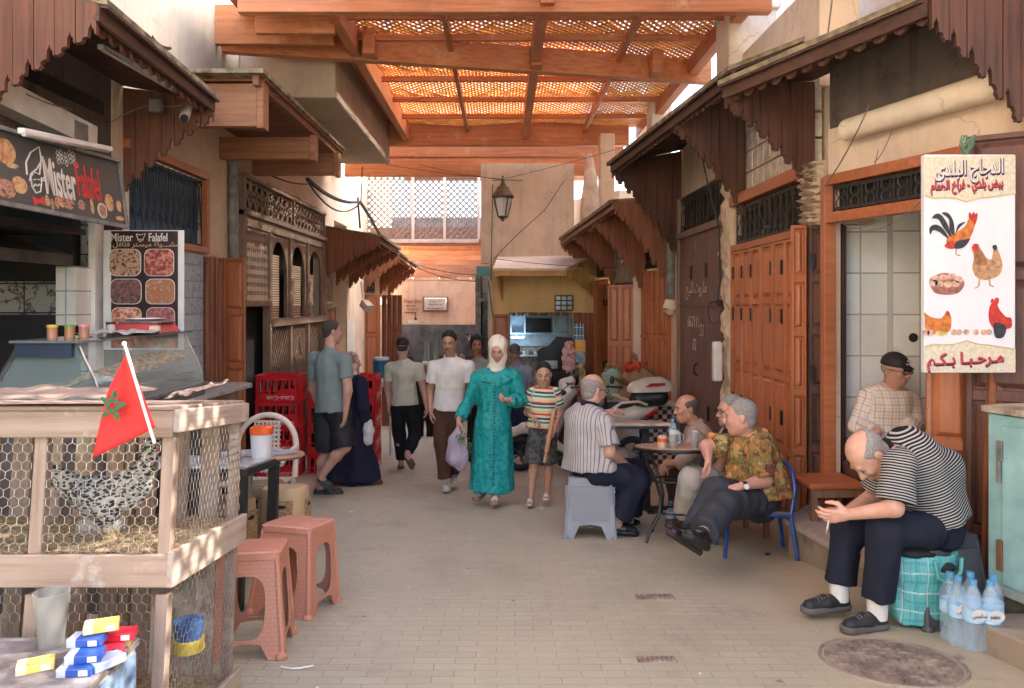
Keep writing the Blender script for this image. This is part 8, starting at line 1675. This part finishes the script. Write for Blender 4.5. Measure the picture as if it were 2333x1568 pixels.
pp_([(2106,358),(2312,354)]+arc_(446,1)[::-1],m_crm,'sign_border',.002,False);pp_([(2106,846),(2312,848)]+arc_(790,-1)[::-1],m_crm,'sign_border',.002,False)
m_gold=M('sign_gold',(.62,.50,.22),.5)
for yy,s in((446,1),(790,-1)):b=MB();b.tube([(sX(x),PY-.004,sZ(y))for x,y in arc_(yy,s)],.0035,4);b.build('gold_line',m_gold,ps)
m_pur=M('sign_purple',(.045,.012,.12),.5,bst=0);m_lr=M('sign_letter_red',(.60,.06,.05),.5,bst=0)
def atext(s,x0,y,size,mt,sh,off,sx=1):
 w_=arab(s);rise=(.0,0);u=(1,0,.05)
 text(w_,size,(sX(x0)+.004,PY-.0035,sZ(y)-.006),u,(0,0,1),sh,'lettering_shadow',ps,.001,off=off,sx=sx);text(w_,size,(sX(x0),PY-.006,sZ(y)),u,(0,0,1),mt,'lettering',ps,.001,off=.0012,sx=sx)
atext('الدجاج البلدي',2127,402,.102,m_txw,m_pur,.005,.64);atext('بيض بلدي - فراخ الحمام',2118,433,.062,m_lr,m_pur,.002,.61);atext('مـرحـبـا بـكـم',2110,832,.080,m_lr,m_pur,.003,.93)
Pc=lambda n,c:M('print_'+n,c,.5,.35,40,bst=0)
k_or,k_rd,k_dk,k_bn,k_tn,k_eg,k_bl=Pc('orange',(.62,.20,.04)),Pc('red',(.55,.04,.03)),Pc('dark',(.03,.035,.05)),Pc('brown',(.34,.15,.06)),Pc('tan',(.50,.30,.16)),Pc('egg',(.66,.42,.32)),Pc('basket',(.38,.16,.12))
pp_([(2155,555),(2160,535),(2180,528),(2198,515),(2205,500),(2214,492),(2222,496),(2220,512),(2214,530),(2205,548),(2188,562),(2172,565)],k_or,'printed_bird',.003);pp_([(2172,566),(2178,550),(2198,546),(2208,544),(2200,558),(2188,566)],k_dk,'printed_wing',.0045);pp_([(2160,552),(2150,560),(2158,566),(2172,566),(2170,550)],k_rd,'printed_feathers',.0045)
for q_ in([(2160,545),(2145,520),(2128,512),(2116,520),(2118,535),(2124,525),(2140,530)],[(2165,540),(2156,510),(2142,490),(2130,488),(2122,498),(2136,500),(2148,520)],[(2172,535),(2170,505),(2158,486),(2144,486),(2160,500),(2162,525)],[(2176,530),(2182,512),(2198,506),(2185,518)]):pp_(q_,k_dk,'printed_tail',.0045)
pp_([(2205,494),(2207,484),(2212,489),(2216,483),(2219,489),(2224,486),(2224,498),(2219,512),(2213,503)],k_rd,'printed_comb',.0055)
b=MB();b.tube([(sX(2177),PY-.003,sZ(566)),(sX(2176),PY-.003,sZ(580)),(sX(2186),PY-.003,sZ(583))],.0025,4);b.tube([(sX(2230),PY-.003,sZ(635)),(sX(2228),PY-.003,sZ(652)),(sX(2220),PY-.003,sZ(657))],.003,4);b.tube([(sX(2252),PY-.003,sZ(635)),(sX(2254),PY-.003,sZ(650)),(sX(2262),PY-.003,sZ(653))],.003,4);b.build('printed_legs',k_tn,ps)
pp_([(2214,568),(2222,558),(2232,566),(2246,588),(2258,590),(2262,570),(2267,562),(2276,580),(2282,605),(2276,625),(2262,634),(2240,638),(2222,630),(2214,610),(2218,588)],k_tn,'printed_bird',.003);pp_([(2218,585),(2224,565),(2238,580),(2246,600),(2232,606),(2220,600)],k_bn,'printed_neck',.0045);pp_([(2212,566),(2217,556),(2227,558),(2226,568),(2218,574)],k_rd,'printed_comb',.0055);pp_([(2259,562),(2266,558),(2270,566),(2263,570)],k_dk,'printed_tail',.0045)
pp_([(2116,640),(2120,655),(2130,668),(2160,672),(2184,666),(2196,645),(2180,630),(2150,622),(2125,630)],k_bl,'printed_basket',.003)
for(x,y)in((2130,635),(2148,632),(2166,630),(2182,637),(2138,647),(2158,648),(2176,647),(2125,645)):pp_(ell_(x,y,10,7.5,10),k_eg,'printed_egg',.0045,False)
pp_([(2106,725),(2104,712),(2118,722),(2140,726),(2150,718),(2156,712),(2164,718),(2166,735),(2160,756),(2130,762),(2108,752)],k_or,'printed_bird',.003);pp_([(2153,714),(2156,708),(2162,714),(2158,720)],k_rd,'printed_comb',.0045)
for x in(2108,2118):pp_(ell_(x,758,8,7,10),k_eg,'printed_egg',.005,False)
pp_(ell_(2142,760,15,6,10),Pc('chick',(.68,.56,.24)),'printed_chick',.005,False)
for x in(2172,2184,2200,2222,2240,2252):pp_(ell_(x,757,7,7,8),k_eg,'printed_chick',.003,False)
pp_([(2252,705),(2258,692),(2268,690),(2275,705),(2290,722),(2302,725),(2303,745),(2290,750),(2275,752),(2262,748),(2252,730)],k_rd,'printed_bird',.003);pp_([(2262,740),(2272,735),(2290,745),(2284,768),(2266,768)],k_dk,'printed_wing',.0045);pp_([(2256,690),(2258,680),(2263,684),(2268,678),(2274,682),(2270,694)],k_rd,'printed_comb',.0045)
b=MB();a=px(2203,350,PY)
for i in range(9):b.tube([a+Vector((rnd.uniform(-.02,.02),rnd.uniform(-.01,.03),0)),a+Vector((rnd.uniform(-.04,.04),0,.04)),a+Vector((rnd.uniform(-.03,.05),0,.09))],.004,4)
tag(b.build('green_rag',M('rag_green',(.10,.22,.14),.8)),'green rag knot tying up the poultry sign','rag')
m_tq=M('turquoise_paint',(.25,.44,.44),.55,.3,6,30,.3,col2=(.17,.31,.31));cbn=T('metal_cabinet','turquoise painted metal cabinet with rusty edges at the right edge','cabinet',(2.245,3.45,0),(0,0,R(-71.9)))
def cb_(n,m_,*q,bev=.004):
 b=MB()
 for r in q:b.box(*r)
 return b.build(n,m_,cbn,world=False,bevel=bev)
cb_('cabinet_body',m_tq,(0,1.2,0,.5,-.17,.645));cb_('cabinet_top',M('chipped_edge',(.42,.36,.28),.7,.4,14),(-.02,1.22,-.02,.52,.65,.68));cb_('cabinet_door',m_tq,(.075,1.1,-.012,0,-.12,.60));cb_('cabinet_base',M('black_tile',(.02,.02,.02),.3,.9,20,col2=(.15,.13,.1)),(.03,1.2,.03,.45,-.33,-.17))
cb_('latch',m_conduit,(.055,.085,-.024,-.012,.44,.53),(.06,.08,-.03,-.018,.34,.44));cb_('hinge',M('rust',(.16,.08,.04),.8),(.055,.085,-.024,-.012,-.06,.08));cb_('rusty_edge',M('rust2',(.30,.22,.17),.8,.6,18,col2=(.15,.3,.3)),(0,1.2,-.013,0,-.17,-.13))
i=0;labs=('front right bottle of the shrink wrapped water pack','front middle bottle of the water pack, label turned to us','front left bottle of the water pack','back right bottle of the water pack','back middle bottle of the water pack','back left bottle of the water pack')
for(x,y)in((2256,1485),(2216,1482),(2182,1470),(2262,1465),(2210,1458),(2163,1458)):
 p=gp(x,y);bottle(labs[i],p.x,p.y,p.z,.30,.040,'six pack of water bottles',txt=('saïss',arab('سايس'),arab('سايس'),None,None,None)[i]);i+=1
def plaidmat():
 m,nt,b=_new('bag_plaid');v=coords(nt);sep=_n(nt,'ShaderNodeSeparateXYZ');nt.links.new(v,sep.inputs[0]);c=(.12,.44,.40)
 for ax_,per,du,col in((0,.05,.25,(.05,.28,.32)),(2,.045,.25,(.05,.30,.33)),(0,.1,.08,(.5,.65,.62)),(2,.09,.1,(.5,.65,.62)),(0,.033,.08,(.10,.12,.4))):
  t=math_(nt,'FRACT',math_(nt,'DIVIDE',math_(nt,'ADD',sep.outputs[ax_],math_(nt,'MULTIPLY',noise(nt,v,6,2),.03)),per));c=mix(nt,math_(nt,'MULTIPLY',math_(nt,'LESS_THAN',t,du),.7),c,col)
 nt.links.new(c,b.inputs['Base Color']);b.inputs['Roughness'].default_value=.35;bump(nt,b,noise(nt,v,14,4),.6,.02);return m
bg_=T('shopping_bag','green and blue plaid plastic shopping bag with a black cap inside','bag',tuple(gp(2120,1440)));c=gp(2120,1435);B_=Field(.009,.02);B_.cone(c+Vector((0,.08,.02)),c+Vector((-.01,.08,.34)),.15,.165,flat=(1,1),sq=((0,1,0),1.6));B_.cone(c+Vector((0,.08,.10)),c+Vector((-.01,.08,.4)),.13,.155,flat=(1,1),sq=((0,1,0),1.65),op='s',k=0);B_.noise=(.009,(7,7,5),4);v_,f_=B_.mesh();smesh('bag_body',[(v_,f_)],plaidmat(),bg_)
b=MB();b.tube([c+Vector((.0,-.03,.33)),c+Vector((.01,-.04,.25)),c+Vector((.07,-.05,.23)),c+Vector((.12,-.03,.28)),c+Vector((.13,-.02,.34))],.009,6);b.build('handle',MATS['polo_teal']if 'polo_teal' in MATS else M('handle_teal',(.12,.42,.38),.5),bg_)
B_=Field(.008,.02);B_.ell(c+Vector((-.02,.08,.33)),(.11,.07,.05));B_.ell(c+Vector((.06,-.008,.29)),(.055,.02,.026));v_,f_=B_.mesh();smesh('black_cap',[(v_,f_)],MATS['cap_black'],bg_)
vb=T('vegetable_bag','thin lilac bag of vegetables and green leaves held by the woman in teal','bag',tuple(px(1043,1070,6.72)));B_=Field(.009,.03);B_.path([px(1043,972,6.72),px(1040,1000,6.72),px(1042,1040,6.72),px(1048,1058,6.72)],[.012,.07,.10,.055]);B_.noise=(.006,(9,9,5),3);v_,f_=B_.mesh();smesh('plastic_film',[(v_,f_)],Mglass('lilac_film',(.62,.55,.68),.2,.42),vb)
b=MB();b.ball(px(1055,1045,6.72),.045,0);b.ball(px(1035,1048,6.74),.042,0);b.ball(px(1042,1028,6.74),.045,1);b.build('vegetables',[M('turnip',(.55,.42,.55),.4),M('aubergine',(.20,.16,.22),.3)],vb,smooth=True)
b=MB();rr=random.Random(9)
for i in range(130):
 p=px(1050,1000,6.66)+Vector((rr.gauss(0,.026),rr.gauss(0,.02),rr.gauss(0,.02)))if i<90 else px(1070,1020,6.7)+Vector((rr.gauss(0,.012),rr.gauss(0,.02),rr.gauss(0,.035)));d=Vector((rr.gauss(0,1),rr.gauss(0,1),rr.gauss(0,1))).normalized()*.012;e=d.orthogonal().normalized()*.007;b.add([p-d,p+e,p+d,p-e],[(0,1,2,3)])
o=b.build('leaves',M('parsley',(.10,.22,.04),.6,.5,60),vb)
crumple('small white carrier bag held by the woman in the navy robe','carrier_bag','bag',px(839,985,8.05),(.06,.05,.15),m_white,2,.012,8)
mh=T('manhole_cover','round worn iron manhole cover in the paving','manhole cover',tuple(gp(2030,1507)),TILT);b=MB();b.cyl((0,0,-.02),(0,0,.003),.255,n=48);b.build('cover',M('iron_rusty',(.32,.26,.205),.75,.4,10,60,.5),mh,world=False)
b=MB()
for i in range(-6,7):
 for j in range(-6,7):
  if(i*.043)**2+(j*.043)**2<.235**2:b.obox((i*.043,j*.043,.006),(.034,.012,.006),Matrix.Rotation(R(90*((i+j)%2)),3,'Z'))
b.build('raised_studs',MATS['iron_rusty'],mh,world=False);b=MB();b.tube([(.272*math.cos(t),.272*math.sin(t),0)for t in[i*math.pi/24 for i in range(49)]],.008,6);b.build('rim',m_stepside,mh,world=False)
for(x,y,w_,d_,lab)in((1492,1361,.10,.05,'small iron grate in the paving nearer the cafe table'),(1495,1504,.08,.03,'small metal plate in the paving near the bottom edge')):
 t=T('drain_grate',lab,'drain',tuple(gp(x,y)),TILT);b=MB();b.box(-w_,w_,-d_,d_,-.01,.004)
 for i in range(8):b.box(-w_+i*w_/4+.004,-w_+i*w_/4+.014,-d_*.8,d_*.8,.004,.008)
 b.build('plate',MATS['iron_rusty'],t,world=False)
for i,(x,y,c,lab)in enumerate(((800,1168,m_white,'scrap of white paper on the paving near the carved stool'),(1748,1264,m_black,'black bottle cap on the ground by the blue chair'),(665,1527,m_white,'white string of litter beside the stools'),(1235,1160,m_white,'pale scrap on the ground beside the boy'),(2185,1500,m_conduit,'flattened grey scrap beside the manhole cover'))):
 p=gp(x,y);b=MB()
 if i==2:b.tube([p+Vector((-.05,.02,.004)),p+Vector((0,0,.006)),p+Vector((.03,.01,.004)),p+Vector((.08,.03,.004))],.004,5)
 else:b.obox(p+Vector((0,0,.006)),(.03,.022,.008),Matrix.Rotation(R(25*i),3,'Z'))
 tag(b.build('litter',c),lab,'litter')
lt_=MB();rr=random.Random(12)
for i in range(90):x,Yp=rr.uniform(-2.5,2.2),rr.uniform(2.6,9);a=rr.random()*3.1;s_=rr.uniform(.003,.009);p=Vector((x,Yp,gz(Yp)+.003));lt_.obox(p,(s_*2,s_,.003),Matrix.Rotation(a,3,'Z'))
o=lt_.build('paving_crumbs',m_wall2);o['kind']='stuff'
b=MB();wire(b,px(2105,450,4.1),px(1905,500,5.0),.12,.003);wire(b,px(1905,500,5.0),px(1900,560,5.0),-.03,.003);wire(b,px(1980,240,4.4),px(1860,445,5.3),.05,.004);wire(b,px(1895,0,5.0),px(1880,120,5.0),.0,.006);wire(b,px(1990,370,4.4),px(2030,300,4.3),.03,.003);wire(b,px(2000,340,4.35),px(1985,395,4.4),.02,.003)
tag(b.build('loose_wires',m_conduit),'loose wires hanging over the doorway of the tiled shop','wires')
b=MB();c=px(1755,520,6.7);b.cyl(c,c+Vector((-.07,-.08,-.05)),.045,.04,14);tag(b.build('wall_lamp',m_conduit,smooth=True),'small round lamp in the iron grille above the orange folding doors','lamp')
